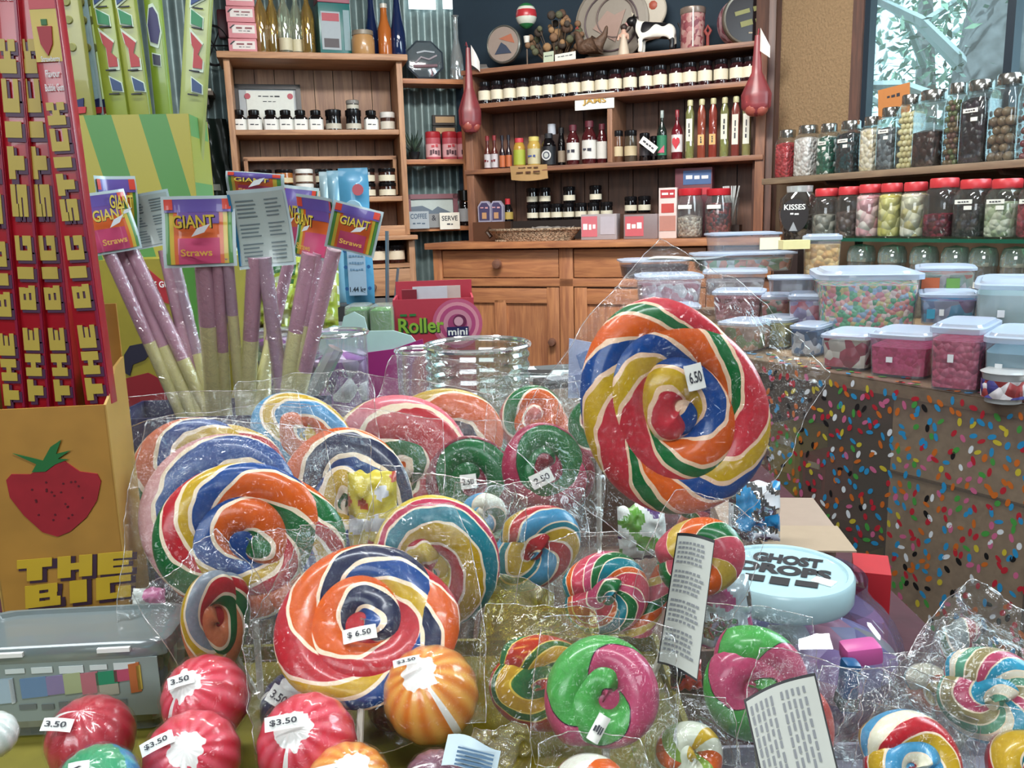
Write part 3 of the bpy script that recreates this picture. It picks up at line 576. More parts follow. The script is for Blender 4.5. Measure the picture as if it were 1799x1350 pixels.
# third shelf
G3 = 'bottles and jars on the middle dresser shelf'
def cr(x): return 800 + x / 3.2125
def pl(xc, v=.06, y=900): return du2(cr(xc), y / 3.2125, v)
def hgt(top, bot, D=4.05): return (bot - top) / 3.2125 * D / F
def sauce(i, xc, w_, top, bot, body, lab, lcol, cap, neck=.45, lh=(.1, .55), sh=.6, extra=None, v=.05, txt=None):
    r = w_ / 3.2125 * 4.0 / F / 2 * .96; h = hgt(top, bot)
    t = thing('sauce_bottle', DR.M(pl(xc, v), v, s3 + .0005), lab, 'bottle', G3)
    MB().lathe([(r * .92, 0), (r, .005), (r, h * sh), (r * .9, h * (sh + .06)), (r * neck, h * (sh + .2)), (r * neck, h * .86)], body, None, 16).build('bottle_body', t)
    MB().lathe([(r * neck * 1.2, h * .85), (r * neck * 1.2, h * .99), (r * neck, h)], cap, None, 12).build('cap', t)
    m = MB(); m.lathe([(r * 1.02, h * lh[0]), (r * 1.02, h * lh[1])], lcol, None, 16, caps=False)
    if txt:
        m.text(txt[0], r * 1.2, h * .09, txt[1], T(0, -r * 1.05, h * (lh[0] + lh[1]) / 2))
    m.build('label', t)
    if extra: extra(t, r, h)
DKR = P('#4a1a1e', .1, 0, .6); LW = P('#dcdad4', .5)
sauce(0, 183, 44, 735, 925, P('#5c2a26', .15), 'thin red sauce bottle with white label, first on the middle dresser shelf', P('#c9c4c8'), P('#8a2a30'), txt=('~2', P('#7a2a30')), sh=.45, lh=(.05, .45))
sauce(1, 222, 44, 735, 925, P('#5c2a26', .15), 'thin red sauce bottle with white label, second on the middle dresser shelf', P('#c9c4c8'), P('#8a2a30'), txt=('~2', P('#7a2a30')), sh=.45, lh=(.05, .45))
sauce(2, 266, 38, 735, 922, P('#2a1a22', .15), 'thin dark bottle with orange label, left of its pair on the middle dresser shelf', P('#c06a40'), P('#1a1a28'), sh=.45, lh=(.05, .4))
sauce(3, 302, 38, 735, 922, P('#2a1a22', .15), 'thin dark bottle with orange label, right of its pair on the middle dresser shelf', P('#c06a40'), P('#1a1a28'), sh=.45, lh=(.05, .4))
sauce(4, 362, 74, 755, 920, P('#b8903c', .2), 'yellow-green relish jar with red cap on the middle dresser shelf', P('#a8b440'), P('#c8404a'), .62, (.1, .6), .68)
sauce(5, 445, 80, 750, 918, P('#c0a050', .2), 'mustard jar with blue and yellow label on the middle dresser shelf', P('#c8bf9a'), P('#d8c870'), .66, (.1, .6), .7, txt=('~2', P('#4a5a9a')))
def oval(t, r, h):
    m = MB(); m.lathe([(r * .7, 0), (r * .7, .001)], P('#d9d9d9'), T(0, -r * 1.02, h * .33) @ RX(90), 20); m.lathe([(r * .5, 0), (r * .5, .002)], P('#4a5060'), T(0, -r * 1.02, h * .33) @ RX(90), 20); m.lathe([(r * .34, 0), (r * .34, .003)], P('#c8ccc8'), T(0, -r * 1.02, h * .33) @ RX(90), 20); m.build('badge', t)
sauce(6, 528, 84, 735, 915, GLOSSK, 'black bottle with round grey badge on the middle dresser shelf', P('#1c1e24'), P('#26262c'), .5, (.05, .6), .66, oval)
sauce(7, 600, 46, 700, 912, GLOSSK, 'slim black bottle with beige label beside the round badge bottle', P('#9a8a78'), P('#16161a'), .6, (.1, .4), .6, v=.09)
tw = ('~2', P('#3a3a48'))
for k, (xc, w_, top) in enumerate(((665, 76, 695), (757, 86, 680), (828, 60, 700))): sauce(8 + k, xc, w_, top, 912, DKR, 'dark red sauce bottle with white label, %s of three left of the divider' % ('first', 'second', 'last')[k], LW, P('#5e2430'), .5, (.12, .55), .62, txt=tw if k < 2 else None)
m = MB(); m.lathe([(.02, 0), (.02, .05)], P('#c9d0dc'), None, 14); tag(m.build('small_tub', None, DR.M(pl(547, .16), .16, s3 + .155)), 'small white tub standing high behind the black badge bottle', 'tub')
m = MB(); m.box((0, 0, .077), (.09, .05, .154), P('#3a2a26')); tag(m.build('dark_box', None, DR.M(pl(547, .16), .16, s3 + .0005)), 'dark box behind the black badge bottle holding up a white tub', 'box')
def jarat(xc, w_, top, bot, body, lcol, lid, lab, z, v=.06, nm='jam_jar', lh=(.2, .5), grp=G3, sq=0):
    r = w_ / 3.2125 * 3.95 / F / 2 * .96; p = jam(r, hgt(top, bot, 3.95), body, lcol, lid, .18, sq, lh, .92, nm); return put(p, DR.M(pl(xc, v), v, z), lab, grp)
jarat(917, 64, 730, 905, P('#6b4a36', .15, 0, .5), P('#c9b894'), LIDK, 'tall brown chutney jar with beige label just right of the divider', s3 + .0005)
jarat(990, 74, 730, 902, P('#4e4438', .15, 0, .5), P('#c9b894'), LIDK, 'wider brown chutney jar with beige label right of the divider', s3 + .0005)
jarat(1068, 60, 745, 898, GLOSSK, P('#3a3438'), LIDK, 'dark jar behind the tilted white tag', s3 + .0005)
jarat(1122, 50, 760, 896, GLOSSK, P('#3a3438'), LIDK, 'dark jar between the tilted tag and the green label bottle', s3 + .0005, v=.09)
m = MB(); m.box((0, 0, 0), (.085, .003, .034), P('#ece9e4')); m.text('~4', .06, .01, INK, T(0, -.003, 0)); u_, z_ = DR.hit(cr(1090), 818 / 3.2125, .0); tag(m.build('price_tag', None, DR.M(u_, .0, z_) @ RY(38)), 'white price tag tilted in front of the dark jar', 'tag')
sauce(11, 1165, 56, 635, 893, P('#1e2a26', .1, 0, .6), 'dark bottle with green and pink label on the middle dresser shelf', P('#2f7a58'), P('#9aa8a4', .3), .3, (.1, .5), .55, lambda t, r, h: MB().prism([(-r * .7, h * .15), (r * .7, h * .3), (r * .7, h * .15)], -r * 1.06, -r * .9, P('#d0607a')).build('badge', t))
sauce(12, 1250, 62, 635, 890, P('#6b1c26', .1, 0, .6), 'red bottle with a red heart on white label on the middle dresser shelf', P('#e4dcdc'), P('#8a3038', .3), .3, (.15, .5), .55, lambda t, r, h: MB().prism([(0, h * .2), (-r * .7, h * .34), (-r * .6, h * .42), (-r * .25, h * .44), (0, h * .4), (r * .25, h * .44), (r * .6, h * .42), (r * .7, h * .34)], -r * 1.08, -r * .9, P('#c8303e')).build('heart', t))
TB = 'tall slim bottles at the right of the middle dresser shelf'
for k, (xc, c, lc, l0, l1, d) in enumerate([(1322, film('#c8cc94', .45, .15, hcol='#aab070'), '#e2e2d2', .3, .68, 'pale green'), (1388, P('#8a4434', .12, 0, .6), '#d9b070', .22, .4, 'amber red'), (1452, P('#86382e', .12, 0, .6), '#d9b070', .22, .4, 'dark amber'), (1516, film('#c8cc94', .45, .15, hcol='#aab070'), '#e2e2d2', .3, .72, 'clear green'), (1578, P('#7a3a34', .12, 0, .6), '#e2dcd0', .2, .7, 'russet'), (1640, film('#d0cc9a', .45, .15, hcol='#b6b278'), '#e4e4d6', .2, .7, 'straw coloured')]):
    h = hgt(565, 880, 3.85); r = .0178
    t = thing('tall_bottle', DR.M(pl(xc, .05), .05, s3 + .0005), '%s tall slim bottle at the right of the middle dresser shelf, %s of six' % (d, ORD[k]), 'bottle', TB)
    MB().lathe([(r * .95, 0), (r, .005), (r, h * .78), (r * .55, h * .88), (r * .5, h * .96)], c, None, 16, 4).build('bottle_body', t)
    MB().lathe([(r * .7, h * .9), (r * .72, h * .98), (r * .6, h)], P('#c8c49a', .4), None, 12).build('cap', t)
    m = MB(); m.box((0, -r * 1.0, h * (l0 + l1) / 2), (r * 1.5, .002, h * (l1 - l0)), P(lc)); m.text('~3', h * (l1 - l0) * .6, r * .5, INK, T(0, -r * 1.12, h * (l0 + l1) / 2) @ RY(-90)); m.build('label', t)
# paper note hanging from the shelf
a, z_ = DR.hit(cr(417), 970 / 3.2125, -.006)
m = MB(); m.surf(lambda s_, t_: (-.093 + .186 * s_, -.012 * t_ - .004 * sin(5 * s_), .03 - .064 * (1 - t_) - .008 * sin(pi * s_) * (1 - t_) - .0), 10, 6, P('#c09a68', .8)); m.text('~3', .1, .008, P('#5a3a2a'), T(0, -.014, .018)); m.text('~3', .12, .011, P('#5a3a2a'), T(0, -.016, -.002))
tag(m.build('paper_note', None, DR.M(a, -.006, z_)), 'brown paper note hanging from the middle dresser shelf edge', 'note')
# counter goods
zc = ctop + .0005; GJ = 'stacked preserve jars on the dresser counter'
pK = jam(.029, .078, GLOSSK, CREAM, LIDK, .25, 0, (.15, .48), .96)
kz0 = DR.hit(cr(650), 1240 / 3.2125, .14)[1]
m = MB(); m.box((du2(cr(640), 380, .15), .15, (kz0 - ctop) / 2 + .0), (.55, .14, kz0 - ctop - .001), P('#2a211e')); tag(m.build('display_riser', None, DR.M(0, 0, zc)), 'dark low riser under the stacked preserve jars', 'riser')
for i, xc in enumerate((430, 500, 568, 635, 706, 778, 852)): put(pK, DR.M(pl(xc, .14), .14, kz0 + .001), 'dark preserve jar on the dresser counter riser, lower row, %s from the left' % ORD[i], GJ)
for i, xc in enumerate((430, 500, 640, 790)): put(pK, DR.M(pl(xc, .14), .14, kz0 + .0795), 'dark preserve jar in the upper row on the counter riser, %s from the left' % ORD[i], GJ)
m = MB(); m.box((pl(1030, .14), .14, (kz0 + .02 - ctop) / 2), (.14, .12, kz0 + .02 - ctop), P('#4a2e20')); tag(m.build('wooden_block', None, DR.M(0, 0, zc)), 'small wooden block under two preserve jars', 'block')
for i, xc in enumerate((990, 1068)): put(pK, DR.M(pl(xc, .14), .14, kz0 + .022), 'dark preserve jar on the small wooden block, ' + ('left' if i == 0 else 'right') + ' one of two', GJ)
# pentagonal badge packs and red cap bottle
for i, xc in enumerate((160, 228)):
    r = .034; h = .1; m = MB(); m.prism([(-r, 0), (-r * 1.05, h * .75), (-r * .5, h), (r * .5, h), (r * 1.05, h * .75), (r, 0)], -.012, .012, P('#a8a4b8', .4)); m.prism([(-r * .8, .008), (-r * .84, h * .72), (-r * .4, h * .92), (r * .4, h * .92), (r * .84, h * .72), (r * .8, .008)], -.014, -.011, P('#4a4468')); m.box((0, -.015, h * .3), (r * .7, .002, .03), P('#c89a70')); m.text('~2', r * 1.2, .01, P('#d8a0a8'), T(0, -.0155, h * .68))
    tag(m.build('coffin_shaped_pack', None, DR.M(pl(xc, .02 + .02 * i), .02 + .02 * i, kz0)), 'six-sided purple and silver sweet pack at the left of the dresser counter, ' + ('front one' if i == 0 else 'rear one'), 'pack', 'six-sided packs on the dresser counter')
m = MB(); m.box((pl(195, .03), .03, (kz0 - ctop) / 2), (.17, .08, kz0 - ctop - .002), P('#5a3a28')); tag(m.build('wooden_step', None, DR.M(0, 0, zc)), 'small wooden step under the six-sided packs', 'step')
bottle('soy_bottle', [(.024, 0), (.026, .004), (.024, .06), (.012, .085), (.012, .1)], GLOSSK, DR.M(pl(288, .1), .1, kz0), 'black bottle with red cap and yellow label on the dresser counter', P('#c02c34'), .03, (.01, .045, P('#b89c50')), .026)
m = MB(); m.box((pl(288, .1), .1, (kz0 - ctop) / 2), (.07, .07, kz0 - ctop - .002), P('#3a2a22')); tag(m.build('wooden_block', None, DR.M(0, 0, zc)), 'small dark block under the red-capped bottle', 'block')
# wicker tray
bx0 = DR.hit(862, 405, -.1)[0]; bx1 = DR.hit(1020, 405, -.1)[0]; wck = fill(['#8a7560', '#a89078', '#6e5c4a', '#b8a288'], 170, .8, 1.0)
t = thing('wicker_tray', DR.M((bx0 + bx1) / 2, -.1, zc), 'long flat wicker tray on the dresser counter', 'tray'); bw = bx1 - bx0
m = MB(); m.surf(lambda a_, b_: ((bw / 2) * cos(2 * pi * a_) * (.8 + .2 * b_) * (1 if 1 else 0), .09 * sin(2 * pi * a_) * (.8 + .2 * b_), .052 * b_), 40, 6, wck); m.box((0, 0, .004), (bw * .8, .11, .008), wck); m.build('basket', t)
m = MB(); m.tube([((bw / 2) * cos(x * pi / 16), .09 * sin(x * pi / 16), .052) for x in range(33)], .006, wck); m.build('rim', t); m = MB(); m.tube([(-bw / 2 - .0, 0, .02), (-bw / 2 - .02, 0, .045), (-bw / 2, 0, .06)], .012, P('#4a3426')); m.build('handle', t)
m = MB(); m.surf(lambda a_, b_: (-.08 + .2 * a_, -.05 + .1 * b_, .058 + .014 * noise.noise(Vector((a_ * 5, b_ * 4, 1)))), 16, 8, P('#8f8a86', .8)); tag(m.build('grey_cloth', None, DR.M((bx0 + bx1) / 2 + .06, -.09, zc)), 'crumpled grey cloth lying in the wicker tray', 'cloth')
# pink boxes and packets
def cbox(x0, x1, y0, y1, v, col, lab, name, pats=(), dpt=.06, grp=None):
    a_, zt_ = DR.hit(cr(x0), y0 / 3.2125, v); b_, _ = DR.hit(cr(x1), y0 / 3.2125, v); h = max(.03, zt_ - zc); ww = b_ - a_; m = MB()
    m.box((0, dpt / 2, h / 2), (ww, dpt, h), col, bev=.002)
    for (px_, pz, pw, ph, pc, tx) in pats:
        m.box((px_ * ww, -.0008, pz * h), (pw * ww, .002, ph * h), pc)
        if tx: m.text(tx, pw * ww * .8, ph * h * .4, WHITE, T(px_ * ww, -.0026, pz * h))
    return tag(m.build(name, None, DR.M((a_ + b_) / 2, v, zc)), lab, 'box', grp)
cbox(708, 910, 1212, 1345, -.12, P('#a8a0a4', .4), 'pink and grey sweet box nearest the wicker tray', 'sweet_box', [(-.26, .52, .44, .8, P('#d0707c'), '~3'), (.25, .55, .4, .7, P('#b9b4be'), None)])
cbox(950, 1140, 1212, 1345, -.12, P('#8a7c7e', .4), 'pink and clear sweet box in the middle of the dresser counter', 'sweet_box', [(-.18, .52, .55, .8, P('#c8626c'), '~3')])
cbox(1148, 1250, 1062, 1345, -.10, P('#e0d0cc', .4), 'red and white snack packet standing by the red-lidded jars', 'snack_packet', [(0, .88, .8, .16, P('#b8343c'), '~2'), (0, .6, .7, .18, P('#c04a44'), None), (0, .3, .9, .3, P('#b98478'), None)], .03)
cbox(1240, 1450, 952, 1345, .05, P('#6e3a44', .5), 'tall box with blue arched label behind the red-lidded jars', 'sweet_box', [(.1, .86, .75, .2, P('#4a6a9a'), '~3'), (.1, .66, .7, .1, P('#c8404a'), None)], .06)
def redjar(xc, w_, top, bot, con, lab, v):
    a_, zt_ = DR.hit(cr(xc), top / 3.2125, v); h = zt_ - zc; r = w_ / 3.2125 * 3.75 / F / 2
    t = thing('plastic_jar', DR.M(a_, v, zc), lab, 'jar', 'red-lidded jars on the dresser counter')
    MB().lathe([(r * .9, 0), (r, .01), (r, h * .7), (r * .8, h * .84), (r * .8, h * .88)], CLEAR, None, 24).build('jar_body', t)
    stuff(MB().lathe([(r * .86, .006), (r * .95, .014), (r * .95, h * .42 if con[1] else h * .7), (.001, h * .48 if con[1] else h * .72)], con[0], None, 24).build('sweets', t))
    MB().lathe([(r * .86, h * .86), (r * .88, h * .87), (r * .88, h * .99), (r * .84, h)], P('#c8303a', .3), None, 24).build('lid', t)
    m = MB(); m.box((-.01, -r * 1.02, h * .63), (r * 1.0, .003, h * .08), PAPER); m.build('label', t)
redjar(1325, 150, 1065, 1345, (fill(['#b9aea0', '#9a9088', '#cfc8bc'], 80), 1), 'red-lidded plastic jar of beige sweets on the dresser counter', -.06)
redjar(1487, 150, 1065, 1340, (fill(['#7a2430', '#2a2434', '#8a3a3c', '#4a2028'], 70), 0), 'red-lidded plastic jar of dark red sweets on the dresser counter', -.05)
m = MB()
for _ in range(12):
    a_ = random.uniform(-.5, .5); m.tube([(0, 0, 0), (a_ * .1, random.uniform(-.02, .02), .17)], .0035, P('#dfe4e4', .4), seg=6)
m.lathe([(.03, 0), (.04, .12), (.039, .12)], CLEAR, None, 16); tag(m.build('straw_cup', None, DR.M(pl(1560, .08), .08, zc + .05)), 'clear cup of white drinking straws by the dresser post', 'cup')
m = MB(); m.box((0, 0, .025), (.09, .09, .05), P('#3a2a24')); tag(m.build('dark_box', None, DR.M(pl(1560, .08), .08, zc - .0)), 'dark box under the cup of white straws', 'box')
# net bags
def netbag(px, py0, py1, frm, v, lab, sx=1.0):
    u_, zt_ = frm.hit(px, py0, v); _, zb_ = frm.hit(px, py1, v); h = zt_ - zb_; t = thing('net_bag', frm.M(u_, v, zb_), lab, 'net bag', 'pink net bags hanging beside the dresser')
    NET = film('#d88a8a', .32, .04, .4, hcol='#b8505a'); ON = P('#a8584c', .35, 0, .2)
    m = MB(); pr = [(.001, 0), (.03, .01), (.05, h * .12), (.052, h * .28), (.035, h * .42), (.018, h * .55), (.013, h * .8), (.009, h)]
    m.surf(lambda a_, b_: (lambda q, zz: (q * cos(2 * pi * a_) * (1 + .1 * sin(a_ * 44)) * sx, q * sin(2 * pi * a_) * .7, zz))(*[(lambda k, f: (pr[k][0] + (pr[min(k + 1, 7)][0] - pr[k][0]) * f, pr[k][1] + (pr[min(k + 1, 7)][1] - pr[k][1]) * f)[j])(min(6, int(b_ * 7)), b_ * 7 - min(6, int(b_ * 7))) for j in (0, 1)]), 44, 28, NET); m.build('net', t)
    for (x, z, r) in ((-.012, .04, .034), (.018, .035, .03), (.002, .085, .03), (.012, .125, .022)): MB().sphere((x * sx, 0, z * h / .36 + .0), r, ON).build('onion', t)
    m = MB(); m.surf(lambda a_, b_: (.012 + .04 * a_, -.01 - .01 * sin(a_ * 3), h * .8 + .09 * b_ * (1 - .5 * a_) - .03 * a_), 6, 6, P('#e4e0dc')); m.build('paper_tag', t); m = MB(); m.tube([(0, 0, h - .01), (.0, .03, h + .03), (0, .05, h + .02)], .002, P('#b04a54')); m.build('hanging_loop', t)
netbag(1331, 62, 205, DR, -.10, 'pink net bag of onions hanging from the right end of the dresser top', 1.1)
netbag(822, 84, 236, CS, -.22, 'dark pink net bag of onions hanging between the corner shelf and the dresser')
# ------------------------------------------------------------------ ornaments on the dresser top
zs = s1 + .0005
def ds(xc, yc, v): u_, z_ = DR.hit(cr(xc), yc / 3.2125, v); return u_, z_
# round picture tin, tilted
def disc(xc, yc, rpx, v, lab, name, parts, rot=0, cat='tin', thick=.03, yaw=0):
    u_, z_ = ds(xc, yc, v); r = rpx / 3.2125 * 4 / F; t = thing(name, DR.M(u_, v, max(z_, zs + r)) @ RZ(yaw), lab, cat); 
    m = MB(); m.lathe([(r * .97, -thick), (r, -thick * .8), (r, 0), (r * .94, .004), (r * .94, 0.001), (.001, .001)], parts[0], RX(90), 40); m.build('body', t); return t, r
t, r = disc(270, 250, 104, .07, 'round chrome-rimmed picture tin at the left end of the dresser top', 'round_tin', [P('#8a8880', .25, .6)])
m = MB(); m.lathe([(r * .9, .001), (r * .9, .003)], P('#9a8a80'), RX(90), 32); m.prism([(-r * .5, -r * .5), (-r * .1, r * .1), (r * .2, -r * .1), (r * .5, -r * .5)], -.006, -.003, P('#3a4458')); m.prism([(-.02, r * .3), (r * .5, r * .5), (r * .7, .0), (r * .3, .01)], -.005, -.003, P('#b06a50')); m.build('picture', t)
# hot-air balloon ornament
u_, z_ = ds(400, 90, .08); t = thing('balloon_ornament', DR.M(u_, .08, zs), 'red, white and green hot-air balloon ornament on the dresser top', 'ornament'); R_ = .05; H0 = z_ - zs
m = MB(); cols = ['#2f7a48', '#2f7a48', '#2f7a48', '#d8dcd0', '#d8dcd0', '#b8343c', '#b8343c', '#d8dcd0', '#2f7a48', '#2f7a48', '#2f7a48']
m.lathe([(max(.002, R_ * sin(pi * j / 11) * (1 if j > 4 else .75 + .06 * j)), H0 - R_ * cos(pi * j / 11) * 1.15, P(cols[min(10, j)], .3)) for j in range(12)], None, None, 20, caps=False); m.build('envelope', t)
m = MB(); m.lathe([(.012, H0 - .12), (.016, H0 - .09), (.014, H0 - .09)], P('#e4e2da'), None, 10); m.build('basket', t); m = MB(); m.tube([(0, 0, .005), (0, 0, H0 - .12)], .004, P('#5a4a3c')); m.lathe([(.035, 0), (.03, .01), (.004, .014)], P('#6a7a6a')); m.build('stand', t)
# dried flowers
u_, z_ = ds(565, 200, .12); t = thing('dried_flower_bunch', DR.M(u_, .12, zs), 'bunch of dried brown seed heads behind the small cards', 'dried flowers')
m = MB(); m2 = MB()
for _ in range(46):
    x, y, z = random.uniform(-.13, .13), random.uniform(-.05, .05), random.uniform(.07, .25); z *= 1 - abs(x) * 2.2; m2.sphere((x, y, z), random.uniform(.011, .022), P(random.choice(['#5c4436', '#84644a', '#4a4038', '#a07c56', '#5e6048']), .8), None, 8, 6); m.tube([(x * .25, 0, .002), (x, y, z)], .002, P('#5c4a38'), seg=4)
m.build('stems', t); m2.build('seed_heads', t)
# small cards
for (xc, yc, w_, h_, ry, lab) in ((620, 300, .1, .036, -8, 'white name card leaning on the dresser top below the big plate'), (525, 290, .05, .05, -6, 'pale green card standing left of the white name card')):
    u_, z_ = ds(xc, yc, .02); m = MB(); m.box((0, 0, h_ / 2), (w_, .003, h_), P('#d9dcd4' if w_ > .06 else '#b8c4ac')); m.text('~4', w_ * .7, .006, INK, T(0, -.003, h_ * .6)); tag(m.build('name_card', None, DR.M(u_, .02, zs + .002) @ RX(-12) @ RY(ry * .5)), lab, 'card')
m = MB(); m.surf(lambda a_, b_: (-.05 + .1 * a_, -.02 * b_, .03 * b_ * (1 - .3 * a_)), 6, 4, P('#8c8c8a', .5)); m.box((0, .01, .005), (.1, .04, .01), P('#7c7c7a')); tag(m.build('grey_card_stack', None, DR.M(ds(110, 350, .03)[0] + .02, .03, zs)), 'low stack of grey cards at the far left of the dresser top', 'cards')
# big plate and brown leaf dish
t, r = disc(880, 130, 210, .16, 'large grey decorated plate standing on the dresser top', 'display_plate', [P('#8d8478', .4)], cat='plate', thick=.02)
m = MB(); m.tube([(r * .72 * cos(a_ * pi / 20), -.006, r * .72 * sin(a_ * pi / 20)) for a_ in range(41)], .004, P('#5c4c50')); m.tube([(r * .5 * cos(a_ * pi / 20) + .02, -.006, r * .5 * sin(a_ * pi / 20) + .02) for a_ in range(41)], .004, P('#6c5c58')); m.prism([(-r * .5, -.02), (-r * .1, r * .3), (r * .1, .03), (r * .4, .05), (.02, -r * .5)], -.007, -.003, P('#a08478')); m.build('decoration', t)
t, r = disc(1080, 60, 110, .18, 'cream plate with a red flower behind the cow ornament', 'display_plate', [P('#b9b0a0', .4)], cat='plate', thick=.015)
m = MB(); m.lathe([(.02, 0), (.012, .004)], P('#a8503c'), T(.03, -.003, .02) @ RX(90), 8); m.build('decoration', t)
t = thing('hen_ornament', DR.M(ds(760, 250, .05)[0], .05, zs), 'brown and grey hen ornament in front of the big plate', 'ornament')
skin('body', [(0, 0, .045, .04), (.035, 0, .06, .032), (.07, 0, .1, .015), (.08, 0, .14, .006), (-.04, 0, .06, .03), (-.055, 0, .1, .018), (-.06, 0, .125, .013), (-.08, 0, .122, .003)], [(0, 1), (1, 2), (2, 3), (0, 4), (4, 5), (5, 6), (6, 7)], P('#6e5240', .6, 0, 0, .5, 60, .6), t)
MB().lathe([(.03, 0), (.024, .01), (.004, .014)], P('#4a4038')).build('base', t); m = MB(); m.tube([(-.055, 0, .138), (-.06, 0, .148), (-.067, 0, .14)], .004, P('#9c3a34')); m.build('comb', t)
# cow
MBW = newmat('cow_hide'); b_ = N(MBW[1], 'BsdfPrincipled'); L(MBW[1], b_.outputs[0], MBW[2].inputs[0]); b_.inputs['Roughness'].default_value = .35
tc = N(MBW[1], 'TexCoord'); nz = N(MBW[1], 'TexNoise', i_Scale=17.0); nz.inputs['Detail'].default_value = 0; L(MBW[1], tc.outputs['Object'], nz.inputs['Vector']); r_ = ramp(MBW[1], [(0, '#e8e6dc'), (.5, '#17161a')]); L(MBW[1], nz.outputs[0], r_.inputs[0]); L(MBW[1], r_.outputs[0], b_.inputs['Base Color'])
u_, z_ = ds(1130, 150, .07); t = thing('cow_ornament', DR.M(u_, .07, zs), 'black and white cow ornament standing on the dresser top', 'ornament')
e = [(.06, 0, .1, .034), (0, 0, .102, .034), (-.06, 0, .105, .033), (-.085, 0, .13, .022), (-.1, 0, .15, .02), (-.122, 0, .142, .013), (.09, 0, .105, .02)]
legs = []; ed = [(0, 1), (1, 2), (2, 3), (3, 4), (4, 5), (0, 6)]
for (x, r0) in ((.075, 0), (-.065, 2)):
    for y in (-.022, .022): n_ = len(e); e += [(x, y, .065, .016), (x + .004, y, .035, .0105), (x, y, .008, .012)]; ed += [(r0, n_), (n_, n_ + 1), (n_ + 1, n_ + 2)]
skin('body', e, ed, MBW[0], t); m = MB(); m.sphere((-.108, 0, .148), .021, BLACK, None, 12, 8, (1.2, .9, 1)); 
for s_ in (-1, 1): m.tube([(-.095, s_ * .012, .165), (-.09, s_ * .03, .17)], [.007, .003], BLACK); m.tube([(-.1, s_ * .008, .168), (-.104, s_ * .014, .185)], [.004, .001], P('#d8d0b8'))
m.sphere((-.13, 0, .138), .011, P('#b98a84')); m.build('head', t); m = MB(); m.tube([(.1, 0, .12), (.112, 0, .09), (.11, 0, .045)], [.004, .003, .005], BLACK); m.build('tail', t)
# milkmaid figurine
u_, z_ = ds(950, 200, .04); t = thing('maid_figurine', DR.M(u_, .04, zs), 'small figurine in a pale dress standing in front of the cow', 'ornament')
skin('body', [(0, 0, .07, .014), (0, 0, .09, .016), (0, 0, .1, .008), (0, 0, .118, .0145), (-.02, -.004, .088, .006), (-.024, -.014, .065, .005), (.02, -.004, .088, .006), (.024, -.014, .065, .005)], [(0, 1), (1, 2), (2, 3), (1, 4), (4, 5), (1, 6), (6, 7)], P('#c8a08c', .5), t)
MB().lathe([(.026, 0), (.024, .02), (.013, .075), (.014, .09), (.001, .095)], P('#c9b8a4', .5)).build('dress', t); MB().sphere((0, .003, .122), .0155, P('#3a2a26')).build('hair', t)
# floral canister and round lidded tins
u_, z_ = ds(1340, 150, .08); t = thing('floral_canister', DR.M(u_, .08, zs), 'dull red floral canister with pale lid on the dresser top', 'canister'); h = ds(1340, 45, .08)[1] - zs
MB().lathe([(.05, 0), (.052, .004), (.052, h * .85)], fill(['#8a4a50', '#a87070', '#7a3e48', '#b08a84'], 60, .4, .1), None, 24).build('canister_body', t); MB().lathe([(.053, h * .84), (.055, h * .86), (.055, h * .98), (.05, h)], P('#8a7a70', .3, .3), None, 24).build('lid', t)
MB().box((.012, -.0545, h * .5), (.006, .003, h * .9), P('#d0cac4', .2)).build('label', t)
u_, z_ = ds(1655, 90, .08); t = thing('round_tin', DR.M(u_, .06, zs + .105) @ RZ(25), 'big round tin with black lid and olive script at the right of the dresser top', 'tin')
MB().lathe([(.105, -.1), (.105, 0), (.104, .002)], fill(['#9a6a70', '#b8949a', '#7a4650', '#a08088'], 45, .4, .05), RX(90), 40).build('body', t)
m = MB(); m.lathe([(.107, -.02), (.109, 0), (.105, .008), (.097, .006), (.001, .006)], P('#7c7468', .3, .5), RX(90), 40); m.lathe([(.097, .006), (.097, .0075)], P('#1e1416', .3), RX(90), 40); m.text('~2', .12, .03, P('#8a8a58'), T(0, -.0095, .03) @ RY(-14)); m.text('~2', .09, .028, P('#8a8a58'), T(0.01, -.0095, -.015) @ RY(-14)); m.text('~1', .016, .012, P('#b0a088'), T(.01, -.0095, -.06)); m.build('lid', t)
m = MB(); m.tube([(0, 0, .002), (.0, 0, .05), (.012, 0, .07), (0, 0, .09), (-.012, 0, .07), (0, 0, .05)], .007, P('#8a3a34')); m.lathe([(.02, 0), (.016, .008)], P('#a87c44')); tag(m.build('ribbon_ornament', None, DR.M(ds(1425, 180, .05)[0], .05, zs)), 'small red and gold ribbon ornament beside the floral canister', 'ornament')
